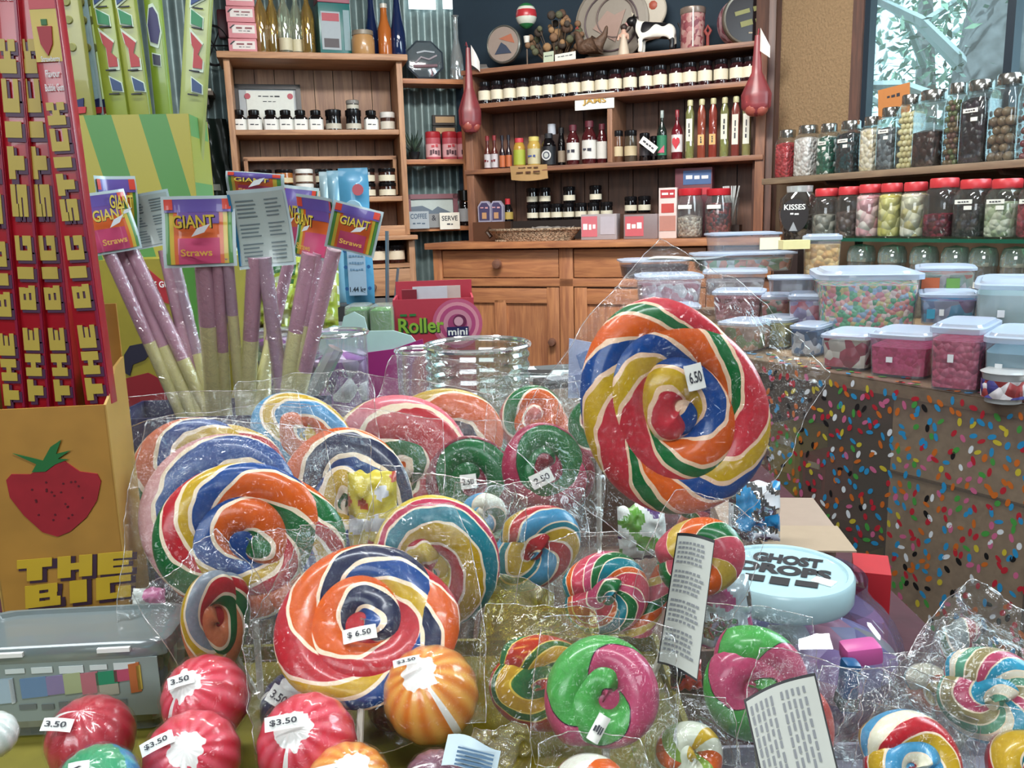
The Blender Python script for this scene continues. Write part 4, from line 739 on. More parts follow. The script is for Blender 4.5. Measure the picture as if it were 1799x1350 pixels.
# ------------------------------------------------------------------ right wall: window shelf with square jars
def wz(pts, v=0): return sum(WR.hit(x, y, v)[1] for x, y in pts) / len(pts)
zw = wz([(1352, 313), (1560, 297), (1790, 281)])
t = thing('jar_shelf', WR.M(0, 0, 0), 'long wooden shelf along the window wall holding square jars', 'shelf')
MB().box((1.1, .11, zw - .012), (2.3, .22, .024), wood('#7a664e', '#a08a6c', 'X'), bev=.003).build('shelf_board', t)
for u in (.25, .95, 1.6):
    m = MB(); m.prism([(0, zw - .025), (.18, zw - .025), (.18, zw - .045), (.02, zw - .04)], -.008, .008, DKW, T(u, .03, 0) @ RZ(90)); m.build('bracket', t)
CHROME = P('#a8a8a4', .18, .9)
def sweets_jar(xpx, wpx, topy, frm, v, z, fillm, level, lab, grp, lid, sq=5, red=0, balls=None, tag_=True, depthv=None, tall=None):
    u, _ = frm.hit(xpx, 300, v); pt = frm.o + frm.t * u + frm.n * v; D = pt.y
    r = wpx * D / F / 2 / max(.3, abs(frm.t.x) * .0 + 1) * (1.06 if sq == 5 else 1.0); hgt_ = frm.hit(xpx, topy, v)[1] - z
    t = thing('sweet_jar', frm.M(u, v, z), lab, 'jar', grp); rz = RZ(-frm.a * .0)
    lh = min(.03, hgt_ * .14); hb = hgt_ - lh
    MB().lathe([(r * .93, 0), (r, .006), (r, hb * .82), (r * .86, hb * .93), (r * .74, hb * .96), (r * .74, hb)], GLASS, RZ(0), 32, sq).build('jar_body', t)
    if balls:
        m = MB(); br = balls[1]; z_ = br; n = max(1, int(r * .92 / br)); k = 0
        while z_ < hb * level:
            off = (k % 2) * br * .5
            for i in range(-n, n + 1):
                for j in range(-n, n + 1):
                    x, y = i * br * 1.75 + off, j * br * 1.75 + off
                    if abs(x) < r - br * .95 and abs(y) < r - br * .95 and (abs(x) > r - br * 3.6 or abs(y) > r - br * 3.6): m.sphere((x, y, z_), br, random.choice(balls[0]), None, 10, 7)
            z_ += br * 1.75; k += 1
        stuff(m.build('sweets', t))
    else:
        stuff(MB().lathe([(r * .9, .004), (r * .95, .01), (r * .95, hb * level * .94), (r * .5, hb * level), (.001, hb * level * 1.01)], fillm, None, 28, sq).build('sweets', t))
    MB().lathe([(r * .8, hb - .004), (r * .82, hb), (r * .82, hgt_ - .004), (r * .76, hgt_), (.001, hgt_ + .001)], lid, None, 28).build('lid', t)
    if tag_:
        m = MB(); m.box((0, -r * 1.015, hb * .72), (r * 1.1, .0015, .013), PAPER); m.box((r * .3, -r * 1.015, hb * .6), (r * .5, .0015, .012), PAPER); m.text('~4', r * .7, .005, INK, T(0, -r * 1.03 - .001, hb * .72)); m.build('price_label', t, RZ(-frm.a * .45) if sq == 0 else None)
    return t
GW = 'square glass sweet jars on the window shelf'
cf = lambda *c, s=90: fill(list(c), s)
bl = lambda *c: [P(x, .35, 0, .3) for x in c]
WJ = [(1382, 31, 229, cf('#c03038', '#a8242e', '#d05058'), .86, 'bright red sweets', None), (1418, 36, 221, cf('#ece4e0', '#d8ccc8', '#f4f0ee', s=75), .9, 'white sugared sweets', None),
 (1454, 30, 218, cf('#1c5848', '#dfe4e0', '#246a54', s=70), .88, 'green and white sweets', None), (1492, 36, 213, cf('#1c1a1e', '#2a2628', '#123a40', s=70), .9, 'black sweets', None),
 (1529, 30, 206, cf('#e8dcc0', '#d8c8a4', '#f2ead8', s=60), .92, 'cream sweets', None), (1561, 34, 190, cf('#5e666c', '#3e444a', '#7c868c', s=55), .8, 'grey sweets', None),
 (1594, 34, 168, None, .9, 'pale yellow balls', (bl('#d8cf9c', '#cfc28c', '#e0d8ac'), .011)), (1633, 47, 160, cf('#3a2420', '#4a302a', '#2a1a18', s=50), .55, 'dark chocolate pieces, half full', None),
 (1674, 30, 148, None, .93, 'brown and green balls', (bl('#6e5a3a', '#5e6a3a', '#6a4438'), .010)), (1714, 46, 143, cf('#1e161e', '#2c1e2c', '#120e14', s=45), .9, 'dark plum sweets', None),
 (1764, 48, 132, None, .66, 'large brown balls', (bl('#7e6a50', '#6e5a44', '#8a7458'), .0155)), (1812, 44, 126, None, .9, 'dark red balls', (bl('#7a2c38', '#6a3a34'), .011))]
for i, (px, wp, ty, f, lv, nm, bb) in enumerate(WJ):
    sweets_jar(px, wp, ty, WR, .1, zw + .0005, f, lv, 'square glass jar of %s on the window shelf' % nm, GW, CHROME, 5, balls=bb, tag_=i in (2, 3, 5, 9))
card(1546, 1601, 156, 205, WR, .17, [('~3', .7, .4, .14)], P('#c8844c', .6), 'orange paper card stuck up behind the square jars at the window', 'paper_card', M2=RY(-4))
# ------------------------------------------------------------------ counter under the window
zcn = .752
def slab(poly, z0, z1, mat, name, lab, cat):
    m = MB(); m.prism([(x, y) for x, y in poly], z0, z1, mat, Matrix(((1, 0, 0, 0), (0, 0, 1, 0), (0, 1, 0, 0), (0, 0, 0, 1)))); return tag(m.build(name), lab, cat)
slab([(.46, 2.25), (.63, 1.97), (1.09, 1.2), (2.2, 1.2), (2.15, 1.8), (1.33, 3.25), (.44, 3.25), (.41, 2.5)], zcn - .03, zcn, wood('#7e6448', '#a68a66', 'Y'), 'window_counter', 'wooden counter top under the plastic tubs along the window wall', 'counter')
CU0, CU1 = -.33, 1.12
t = thing('counter_cabinet', CT.M(0, 0, 0), 'open-fronted cabinet behind the jellybean cloth', 'cabinet')
MB().box((CU0 + .02, .13, .36), (.03, .24, .72), P('#4a2c28')).build('side_panel', t)
TANB = P('#dcc4a4', .8, 0, 0, 0, 60, .3); us0 = CT.hit(1560, 800, .03)[0]
m = MB(); m.box(((us0 + CU1) / 2, .05, .37), (CU1 - us0, .02, .7), TANB); m.box(((us0 + CU1) / 2, .036, .55), (CU1 - us0, .01, .004), P('#4a3c30')); m.box((us0 + .3, .036, .37), (.004, .01, .7), P('#4a3c30')); m.build('front_panel', t)
MB().box(((CU0 + us0) / 2, .25, .37), (us0 - CU0, .02, .7), P('#241a1c')).build('back_board', t)
MB().box(((CU0 + us0) / 2, .14, .02), (us0 - CU0, .22, .03), P('#4a1c2c')).build('shelf', t)
MB().box(((CU0 + us0) / 2, .14, .4), (us0 - CU0, .22, .02), P('#4a2c28')).build('shelf', t)
for i, (px0, px1, y0, y1, z0, c, c2) in enumerate([(1378, 1432, 740, 822, .412, '#b0a838', '#d8c860'), (1478, 1534, 880, 955, .1, '#b0a838', '#c8442c'), (1436, 1476, 790, 850, .412, '#8a1c28', '#5a1420'), (1345, 1376, 800, 850, .412, '#8a1c28', '#b04a3c')]):
    a_ = CT.hit(px0, y0, .12)[0]; b2 = CT.hit(px1, y0, .12)[0]; zt_ = CT.hit(px0, y0, .12)[1]; z0 = .4115 if z0 > .2 else .0355
    h = max(.08, min(.28, zt_ - z0)); m = MB(); m.box((0, 0, h / 2), (b2 - a_, .1, h), P(c, .5)); m.box((0, -.051, h * .5), ((b2 - a_) * .7, .003, h * .35), P(c2, .5)); m.box((0, -.051, h * .8), ((b2 - a_) * .5, .003, h * .12), P('#e0dcc0'))
    tag(m.build('snack_box', None, CT.M((a_ + b2) / 2, .12, z0)), ['yellow snack box with pale panel on the upper cabinet shelf', 'yellow snack box with red panel low in the cabinet', 'dark red box beside the yellow snack box', 'small red box at the left of the cabinet'][i] + ' behind the jellybean cloth', 'box', 'boxes behind the jellybean cloth')
# clear cloth printed with jellybeans
BEAN = [P(c, .4) for c in ('#b82c3a', '#2f8fc4', '#4a9a48', '#c8b83c', '#c86c2c', '#c8688e', '#dfe6ec', '#1c1c1e', '#b82c3a', '#2f8fc4', '#c86c2c')]
m = MB(); VIN = film('#f4f0ec', .16, .04, .12, hcol='#c4b8ac')
def cloth(u, z): return (u, -.018 - .012 * sin(u * 13) * (zcn - z) * 1.6 - .006 * sin(u * 31 + 1) * (zcn - z), z)
m.surf(lambda a_, b_: cloth(CU0 + (CU1 - CU0) * a_, .25 + (zcn - .25) * b_ + .003 * sin(a_ * 40) * (1 - b_)), 90, 10, VIN)
m.surf(lambda a_, b_: (CU0 + (CU1 - CU0) * a_, -.018 + .095 * b_, zcn + .0015), 20, 2, VIN)
zz = .262
while zz < .745:
    uu = CU0 + .01
    while uu < CU1 - .01:
        x, y = uu + random.uniform(-.011, .011), zz + random.uniform(-.009, .009); a_ = random.gauss(pi / 2, .7); l_, s_ = random.uniform(.0068, .0095), random.uniform(.0038, .0054)
        if random.random() < .9:
            p0 = []
            for k in range(10):
                q = 2 * pi * k / 10; dx, dz_ = l_ * cos(q), s_ * sin(q); X, Z = x + dx * cos(a_) - dz_ * sin(a_), y + dx * sin(a_) + dz_ * cos(a_); c_ = cloth(X, Z); p0.append((c_[0], c_[1] - .0012, c_[2]))
            m.add(p0, [tuple(range(10))], random.choice(BEAN))
        uu += .0215
    zz += .0195
uu = CU0
while uu < CU1 - .02:
    x = uu + random.uniform(-.006, .006); y = random.choice([-.004, .02, .045, .068]) ; a_ = random.uniform(0, 3); m.add([(x + .009 * cos(2 * pi * k / 10) * cos(a_) - .005 * sin(2 * pi * k / 10) * sin(a_), y + .009 * cos(2 * pi * k / 10) * sin(a_) + .005 * sin(2 * pi * k / 10) * cos(a_), zcn + .003) for k in range(10)], [tuple(range(10))], random.choice(BEAN)); uu += .012
tag(m.build('jellybean_cloth', None, CT.M()), 'clear plastic cloth printed with jellybeans hanging down the front of the counter', 'tablecloth')
# ------------------------------------------------------------------ jar racks on the counter: glass shelf with red-lidded jars
GZ = Frame(*((WR.o - WR.n * .17).xy), WR.a); gz = GZ.hit(1650, 417, .1)[1]
ug0 = GZ.hit(1432, 415, 0)[0]; ug1 = 2.0
GG = film('#9fd0b8', .25, .2, .05, hcol='#3a7a60')
t = thing('glass_shelf', GZ.M(0, 0, 0), 'green-edged glass shelf under the red-lidded jars', 'shelf')
MB().box(((ug0 + ug1) / 2, .1, gz - .006), (ug1 - ug0, .24, .010), GG).build('glass', t); MB().box(((ug0 + ug1) / 2, -.021, gz - .006), (ug1 - ug0, .003, .011), P('#1e5a48', .2)).build('edge', t)
for u in (ug0 + .03, (ug0 + ug1) / 2, ug1 - .1): MB().box((u, .19, (gz + zcn) / 2 - .006), (.02, .02, gz - zcn - .012), P('#30443c')).build('post', t)
RLID = P('#c43a40', .35); GR = 'red-lidded jars on the glass shelf'
RJ = [(1454, 46, 331, cf('#8c8a80', '#6e7068', '#a8a498', s=40), .55, 'grey-green sweets'), (1494, 43, 328, cf('#5e4c46', '#7a6258', '#4a3a38', s=45), .6, 'brown sweets'),
 (1531, 44, 324, cf('#e8c4c4', '#d8a0a8', '#f0e4dc', '#c88890', s=35), .95, 'pink and white sweets'), (1569, 42, 322, cf('#d4cc7c', '#c8c068', '#e4dca0', s=35), .95, 'yellow sweets'),
 (1611, 46, 320, cf('#dcd8bc', '#e8e4d4', '#c8bc84', s=35), .95, 'cream and yellow sweets'), (1661, 56, 313, cf('#6e1c30', '#8a2438', '#561424', s=60), .48, 'burgundy sweets, half full'),
 (1716, 58, 315, cf('#1e1c1e', '#2e2a2c', '#3c3634', s=60), .66, 'black sweets with white strip label'), (1772, 58, 314, cf('#b8c4a0', '#98a884', '#d4d8c0', s=55), .72, 'pale green sweets with white strip label'), (1830, 58, 313, cf('#a8404c', '#7a2430', s=55), .7, 'red sweets')]
for i, (px, wp, ty, f, lv, nm) in enumerate(RJ):
    sweets_jar(px, wp, ty, GZ, .09, gz, f, lv, 'clear plastic jar with red lid holding %s' % nm, GR, RLID, 0 if i < 5 else 3.2, tag_=i > 5)
# chocolate jar with flat round shoulders
u_, zb_ = GZ.hit(1402, 425, .06); uu2, zt_ = GZ.hit(1402, 326, .06); h = zt_ - zb_; t = thing('chocolate_jar', GZ.M(u_, .06, zb_, 40), 'wide round-shouldered clear jar with dark KISSES label and silver sweets', 'jar')
r = .075
MB().lathe([(r * .7, 0), (r * .8, .01), (r * 1.0, h * .55), (r * .9, h * .78), (r * .6, h * .88), (r * .58, h * .9)], film('#cfc8c4', .2, .14, .05, hcol='#6a6460'), S(1, .6, 1), 28).build('jar_body', t)
stuff(MB().lathe([(r * .66, .006), (r * .76, .012), (r * .9, h * .42), (.001, h * .5)], fill(['#d8dadc', '#5a5654', '#c0c4c8', '#2e2a2a'], 70, .25), S(1, .55, 1), 24).build('sweets', t))
MB().lathe([(r * .62, h * .88), (r * .64, h * .99), (.001, h)], film('#e0e8e8', .4, .2, .05), S(1, .6, 1), 24).build('lid', t)
m = MB(); m.prism([(.05 * cos(a_ * pi / 12) - .012, h * .5 + .055 * sin(a_ * pi / 12) * (1.0 if sin(a_ * pi / 12) > 0 else 1.25)) for a_ in range(24)], -.049, -.046, P('#1c1618')); m.text('KISSES', .075, .02, WHITE, T(-.012, -.051, h * .62)); m.text('~2', .03, .01, WHITE, T(-.012, -.051, h * .5)); m.prism([(-.03, h * .2), (.0, h * .2), (-.015, h * .36)], -.051, -.0495, P('#b8bcc0', .2, .5)); m.build('label', t)
# second row: wide jars beneath the glass shelf
for i, (px, f, nm) in enumerate([(1512, cf('#2a2426', '#3c3432', '#1c1a1c', s=60), 'black sweets'), (1566, cf('#3a4038', '#4a4e40', '#2c302c', s=60), 'dark olive sweets'), (1622, cf('#3c5244', '#506a58', '#2c3c34', s=60), 'dark green sweets'), (1677, cf('#7a6468', '#5c5458', '#8c7878', s=60), 'dusty pink sweets'), (1726, cf('#2c2830', '#3c3440', '#4a4048', s=60), 'dark purple sweets'), (1782, cf('#24402c', '#1a2c22', '#3c5a40', s=60), 'bottle green sweets')]):
    u, _ = GZ.hit(px, 480, .05); D = (GZ.o + GZ.t * u + GZ.n * .05).y; r = 52 * D / F / 2 * .92; zt_ = gz - .022; zb_ = zcn + .001; h = zt_ - zb_
    t = thing('wide_jar', GZ.M(u, .05, zb_), 'wide clear jar of %s standing under the glass shelf' % nm, 'jar', 'wide jars under the glass shelf')
    MB().lathe([(r * .9, 0), (r, .01), (r, h * .62), (r * .94, h * .7), (r * .94, h * .74)], film('#dfe8e4', .12, .12, .05), None, 24).build('jar_body', t)
    stuff(MB().lathe([(r * .85, .006), (r * .94, .014), (r * .94, h * .6), (.001, h * .63)], f, None, 24).build('sweets', t))
    MB().lathe([(r * .97, h * .74), (r, h * .76), (r * .98, h * .88), (r * .8, h * .97), (.001, h)], film('#d4e8e4', .38, .2, .06, hcol='#b8d0cc'), None, 24).build('lid', t)
    m = MB(); m.box((r * .2, -r * 1.01, h * .5), (.03, .002, .018), PAPER); m.build('price_label', t)
# ------------------------------------------------------------------ plastic tubs on the counter
TUB = film('#f4f6fa', .10, .05, .10, hcol='#dce4f0', fres=.25); TLID = film('#e8f0fa', .55, .08, .15, hcol='#c4d4ea', fres=.3)
def tub(x0, x1, y0, y1, D, yaw, lab, fillm=None, level=.8, lidy=None, sticker=None, dep=None, zbot=None, lid=True, grp='plastic tubs of sweets on the counter', ltext=None, hz=None):
    """px box of the front face (x0..x1, y0 lid top .. y1 bottom) at forward distance D"""
    c = (x0 + x1) / 2
    if zbot: D = atz(c, y1, zbot).y
    pb = at(c, y1, D); pt = at(c, y0, D); w_ = (x1 - x0) * D / F; zb_ = pb.z if zbot is None else zbot; h = pt.z - zb_; d = dep or w_ * .8
    M = Matrix.Translation((pb.x, D, zb_)) @ RZ(yaw)
    t = thing('plastic_tub', M, lab, 'tub', grp); k = .93; cy = d / 2
    def sh(r0, z0, r1, z1, mat, name, st=False, cap=False, x=1.0):
        m = MB(); m.lathe([(r0, z0), (r1, z1)] if not cap else [(.001, z0), (r0, z0), (r1, z1), (.001, z1)], mat, T(0, cy, 0) @ S(w_ / 2, d / 2, 1) , 36, 7, caps=False); o = m.build(name, t)
        if st: stuff(o)
        return o
    m = MB(); m.lathe([(.001, 0), (k, 0), (1, h * .9)], TUB, T(0, cy, 0) @ S(w_ / 2 * .98, d / 2 * .98, 1), 36, 7, caps=False); m.build('tub_body', t)
    if fillm: sh(k * .95, .004, (k + (1 - k) * level) * .955, h * .88 * level, fillm, 'sweets', True, True)
    if lid:
        m = MB(); m.lathe([(1.0, h * .86), (1.04, h * .87), (1.04, h * .95), (.97, h * .97), (.9, h * .955), (.85, h), (.001, h)], TLID, T(0, cy, 0) @ S(w_ / 2, d / 2, 1), 40, 7, caps=False); m.build('lid', t)
    if sticker:
        m = MB()
        for (sx_, sz_, sw, sh_, sc2) in sticker: m.box((sx_ * w_, -.0025, sz_ * h), (sw * w_, .002, sh_ * h), P(sc2, .5))
        if ltext: m.text(ltext[0], w_ * ltext[1], h * ltext[2], P(ltext[3]), T(ltext[4] * w_, -.005, ltext[5] * h))
        m.build('price_label', t)
    return t
PK = '#e9eef0'
yw = -50
MULTI = fill(['#e08890', '#70c890', '#e0d08c', '#a0c0d8', '#f0a090', '#5cb080', '#f4dcd0'], 95, .5)
tub(1436, 1522, 588, 650, 2.02, -38, 'low tub of red and white sweets at the counter edge', fill(['#dcd4c0', '#b84a54', '#e8e0cc', '#a83440', '#d8ccb4'], 38), .95, dep=.16, zbot=zcn + .002)
tub(1518, 1626, 586, 664, 1.86, -40, 'tub of deep pink jelly sweets beside the pale strawberry tub', fill(['#d03c6c', '#c0305c', '#dc4c7c'], 110, .3, .4), .75, sticker=[(-.1, .4, .1, .12, PK)], dep=.17, zbot=zcn + .002)
tub(1626, 1716, 572, 688, 1.76, -40, 'tall tub of strawberry red gummy sweets at the counter edge', fill(['#d0506c', '#c03c5c', '#dc6880'], 80, .4), .85, sticker=[(-.05, .5, .11, .12, PK)], dep=.18, zbot=zcn + .002)
tub(1722, 1830, 590, 706, 1.66, -38, 'pale blue-grey tub at the right end of the counter edge', P('#8cb0b8', .5), .8, sticker=[(-.22, .5, .11, .12, PK)], dep=.2, zbot=zcn + .002)
tub(1714, 1840, 498, 588, 1.72, -30, 'large milky tub stacked on the pale blue-grey tub', P('#b4ccc4', .6), .85, sticker=[(-.15, .4, .09, .14, PK)], dep=.3)
tub(1442, 1616, 478, 590, 2.06, -14, 'big tub of pastel mixed sweets stacked above the red and white tub', MULTI, .88, dep=.3)
tub(1382, 1436, 572, 626, 2.12, -40, 'small blue printed tub under the purple tub', fill(['#3e6488', '#c8ccd0', '#2e4e70'], 50), .9, dep=.12, zbot=zcn + .002)
tub(1318, 1382, 560, 612, 2.28, -42, 'low tub of yellow-green sweets left of the blue printed tub', fill(['#a8a450', '#8c8c60', '#c8c070'], 40), .9, dep=.14, zbot=zcn + .002)
tub(1384, 1442, 518, 584, 2.2, -20, 'purple and white printed tub left of the big pastel tub', fill(['#d4ccd8', '#9a8ab0', '#b84a58'], 45), .9, dep=.14)
tub(1336, 1386, 520, 570, 2.35, -20, 'small tub of red and green sweets beside the purple tub', fill(['#a84c48', '#5c7c4c', '#c0704c'], 55), .9, dep=.14)
tub(1250, 1338, 512, 566, 2.45, -20, 'wide tub of red sweets at the left of the stacked tubs', fill(['#a8484c', '#8c3c44', '#c8888c'], 55), .85, dep=.16)
tub(1252, 1326, 566, 618, 2.3, -42, 'low tub of orange and green sweets left of the yellow-green one', fill(['#c88a5c', '#8c9c60', '#c8a890'], 45), .9, dep=.14, zbot=zcn + .002)
tub(1618, 1712, 516, 572, 1.98, -25, 'tub of blue wrapped sweets on the strawberry tub', fill(['#6a84a4', '#a0a8bc', '#4a98b8', '#8c6c90'], 40), .85, sticker=[(-.12, .4, .08, .2, PK), (-.3, .35, .14, .3, '#3c98b8')], dep=.17)
tub(1612, 1708, 470, 518, 2.12, -25, 'flat tub with orange label above the blue wrapped sweets', fill(['#b8a89c', '#8c9c84', '#c86440'], 30), .8, sticker=[(-.25, .42, .3, .4, '#b85a30'), (.12, .42, .22, .36, '#6a9a48')], dep=.2)
tub(1410, 1474, 412, 486, 2.72, -20, 'tub of golden yellow sweets below the red-lidded jars', fill(['#d8a850', '#c89440', '#e0bc70'], 55), .85, dep=.12)
tub(1352, 1430, 488, 519, 2.24, -15, 'flat empty tub between the stacks', None, dep=.14)
tub(1236, 1344, 476, 520, 2.7, -15, 'wide milky tub in the left stack of tubs', fill(['#c8c0bc', '#a89c9c'], 40), .6, dep=.2)
tub(1256, 1376, 408, 446, 2.95, 2, 'empty clear tub with a pale label at the top of the left stack', None, sticker=[(.3, .45, .3, .55, '#dcd8bc')], dep=.16)
tub(1226, 1400, 444, 478, 2.86, -4, 'wide flat tub with green sweets under the empty clear tub', fill(['#7a9a70', '#c88a70', '#b8c0b8'], 45), .7, dep=.2)
tub(1122, 1232, 538, 588, 2.6, -6, 'dull wide tub under the pink and white one', fill(['#a89490', '#8c7470', '#c0b4ac'], 45), .8, dep=.2, zbot=zcn + .002)
tub(1120, 1236, 484, 540, 2.62, -6, 'tub of pink and white sweets behind the big lollipop wrapper', fill(['#c8a8ac', '#b87880', '#e0d8d4'], 45), .8, dep=.2)
tub(1094, 1216, 456, 490, 2.9, -2, 'brown-tinted flat tub under the white papers', P('#5e3c36', .4), .7, dep=.2)
m = MB()
for k in range(3): m.surf(lambda a_, b_, k=k: (-.14 + .28 * a_ + .02 * b_ + k * .03, -.08 + .16 * b_, .004 * k + .012 * sin(a_ * 5 + k) * a_), 12, 6, P('#d8d4c4', .8) if k < 2 else PAPER)
p = at(1180, 458, 2.98); tag(m.build('paper_stack', None, T(p.x, 2.98, p.z + .004) @ RZ(-8)), 'loose white papers lying on the brown-tinted tub', 'papers')
p = at(1395, 432, 2.75); m = MB(); m.box((0, 0, 0), (.085, .05, .028), P('#ddd49c', .6)); tag(m.build('yellow_label_block', None, T(p.x, 2.75, p.z + .004)), 'small pale yellow box below the chocolate jar', 'box')
u_, zb_ = GZ.hit(1402, 425, .06); m = MB(); m.box((-.02, 0, (zb_ - zcn) / 2), (.12, .10, zb_ - zcn - .002), P('#3a3030')); tag(m.build('riser_box', None, GZ.M(u_, .07, zcn + .001)), 'dark box lifting the chocolate jar to the height of the glass shelf', 'box')
p = at(1795, 660, 1.45); m = MB(); m.lathe([(.03, -.03), (.036, .02), (.04, .025), (.03, .03)], film('#e8eef0', .5, .1), None, 20); m.lathe([(.0365, -.02), (.037, .012)], fill(['#e4e0e4', '#a84a4c', '#4c4a8c'], 60), None, 20, caps=False); tag(m.build('small_pot', None, T(p.x, 1.5, zcn + .032)), 'small printed plastic pot at the right end of the counter', 'pot')
# ------------------------------------------------------------------ display table
TZ = .60
t = thing('display_table', T(0, 0, 0), 'dark wooden display table carrying the lollipops and boxes', 'table')
MB().box((-.27, 1.14, TZ - .02), (1.54, 1.72, .04), P('#4a1826', .8, 0, 0, .2, 30, .3), bev=.004).build('table_top', t)
for x in (-1.0, .44):
    for y in (.34, 1.94): MB().box((x, y, (TZ - .04) / 2), (.06, .06, TZ - .04), DKW).build('leg', t)
ZT = TZ + .0008
def floor_z(x, y):
    if -.40 < x < .11 and .36 < y < .64: return .756
    if -.35 < x < -.045 and .655 < y < .905: return .741
    if -.045 < x < .165 and .655 < y < .925: return .731
    if .12 < x < .45 and .35 < y < .57: return .701
    return ZT
def base(px, py, D): p = at(px, py, D); return p
# ------------------------------------------------------------------ lollipops
def swirl(R, cols, turns=3.2, twist=1.0, ry=1.0, th=None, mir=1, ph=0.0, lw=.035, lcol='#f0dcc0', name='candy', parent=None, M=None, open_=0):
    w_ = R / (turns - .05); hw = w_ * .6; th = th or min(.0095, hw * .85); m = MB(); mat = rope(cols, lcol, lw)
    th0, th1 = .2 * 2 * pi, turns * 2 * pi; n = int(turns * 44); nv = 14
    Ls = [0.0]; 
    for i in range(n):
        q = th0 + (th1 - th0) * (i + .5) / n; Ls.append(Ls[-1] + w_ * q / (2 * pi) * (th1 - th0) / n)
    tw = twist / (4.4 * R)
    def fn(a, b):
        q = th0 + (th1 - th0) * a; qs = th1 - 2 * pi; r = w_ * (q if q < qs else qs + (q - qs) * .35) / (2 * pi); v = 2 * pi * b; k = min(1, (1 - a) * 14 + .15, a * 9 + .2); sag = 1 + .02 * sin(q * 3)
        rr = r * sag + hw * k * cos(v); x, z = rr * cos(q), rr * sin(q)
        return (x * mir, th * k * sin(v) + .0012 * sin(q * 2.3), z * ry)
    m.surf(fn, n, nv, mat, uvfn=lambda a, b: (Ls[min(n, int(round(a * n)))] * tw + ph, b))
    n0 = len(m.v); m.sphere((0, .001, 0), w_ * .75, mat, None, 16, 8, (1, th * .55 / (w_ * .75), 1)); m.uv.update({i: (ph, .3) for i in range(n0, len(m.v))})
    return m.build(name, parent, M, angle=0)
def sm(x): x = max(0, min(1, x)); return x * x * (3 - 2 * x)
BAG = film('#fdfefe', .006, .026, .03, .9, 70, fres=.16)
BAG2 = film('#f8fafa', .02, .04, .05, .5, 60, fres=.26)
def bag(R, hx_, hz, th, parent, M=None, mat=None, seed=0, amp=1.0, dz_=0.0, name='wrapper', twist_top=0):
    m = MB(); sd = seed * 7.31
    def pt(a, b, sgn):
        u, v = 2 * a - 1, 2 * b - 1; e = max(abs(u), abs(v)); jx = noise.noise(Vector((u * 2.2, v * 2.2, sd))); jz = noise.noise(Vector((u * 2.2, v * 2.2, sd + 9)))
        x = hx_ * u * (1 - .10 * v * v) + .05 * hx_ * jx * e; z = hz * v * (1 - .06 * u * u) + dz_ + .05 * hz * jz * e
        ro = math.hypot(x / R, z / R); pr = (th + .002) * (1 - sm((ro - .86) / .34)) + .0007
        c1 = 1 - abs(noise.noise(Vector((x * 55, z * 55, sd)))) * 2; c2 = 1 - abs(noise.noise(Vector((x * 130 + 4, z * 130, sd)))) * 2
        far = sm((ro - .9) / .35); y = -sgn * pr + (c1 * .006 + c2 * .0040) * amp * (.10 + far * .9) + far * .008 * sin(u * 3 + sd) * amp
        if ro < 1.0: y = -sgn * (pr + .0012 * abs(c1) * amp)
        return (x, y, z)
    N_ = 34
    for sgn in (1, -1): m.surf(lambda a, b: pt(a, b, sgn), N_, N_, mat or BAG)
    rim = [pt(k / 40, 1, 1) for k in range(41)] + [pt(1, 1 - k / 40, 1) for k in range(1, 41)] + [pt(1 - k / 40, 0, 1) for k in range(1, 41)] + [pt(0, k / 40, 1) for k in range(1, 41)]
    m.tube(rim, .00032, EDGE, seg=4)
    return m.build(name, parent, M, angle=0)
def sticker(w_, h, txt, parent, M, col='#eceee8', nm='price_label'):
    m = MB(); m.surf(lambda a, b: ((a - .5) * w_, -.0006 + .0015 * (2 * a - 1) ** 2, (b - .5) * h), 6, 1, P(col, .55)); m.text(txt, w_ * .7, h * .45, INK, T(0, -.0012, 0)); return m.build(nm, parent, M)
EDGE = film('#ffffff', .25, .2, .08, 0, 70, fres=.4)
GL = 'swirl lollipops on the display table'
Rd, Or, Ye, Bl, Gr, Nv, Te, Pi, Lb = '#b8222e', '#d25c18', '#c4a024', '#0c4286', '#0c6430', '#101c42', '#127888', '#bc4668', '#4a98c4'
def lolli(px, py, D, apx, lean, yaw, spin, cols, lab, turns=3.2, twist=1.0, ry=1.0, mir=1, ph=0.0, wrap=(1.2, 1.2, 0), st=None, name='swirl_lollipop', lw=.035, lcol='#f0dcc0', stick=True, seed=None, amp=1.0, mat=None, th=None, roll=0):
    turns = turns * .78 if turns > 2.3 else turns; twist *= 1.6
    p = at(px, py, D); R = apx * D / F * 1.1
    M = Matrix.Translation(p) @ RZ(yaw) @ RX(-lean) @ RY(roll); t = thing(name, M, lab, 'lollipop', GL)
    swirl(R, cols, turns, twist, ry, th, mir, ph, lw, lcol, 'candy', t, RY(spin))
    tt = th or min(.0095, R / turns * .5)
    if stick:
        up = (M.to_3x3() @ Vector((0, 0, 1))).normalized(); Lk = (p.z - floor_z(p.x, p.y)) / max(.25, up.z); Lk = min(Lk, .34)
        if Lk > R * ry * .9 + .004: MB().tube([(0, .001, -R * ry * .55), (0, .001, -Lk + .002)], .0024, P('#d0ccc0', .5)).build('stick', t)
    if wrap: bag(R * max(ry, 1), R * wrap[0], R * wrap[1] * max(1, ry), tt, t, RY(wrap[2]), mat, seed if seed is not None else px * .01, amp)
    if st:
        sx, sz, sw, sh_, sr, tx = st; k = D / F
        sticker(sw * k, sh_ * k, tx, t, T((sx - px) * k, -tt - .0045, (py - sz) * k) @ RY(sr))
    return t
c = lambda *a: [(x, y) for x, y in a]
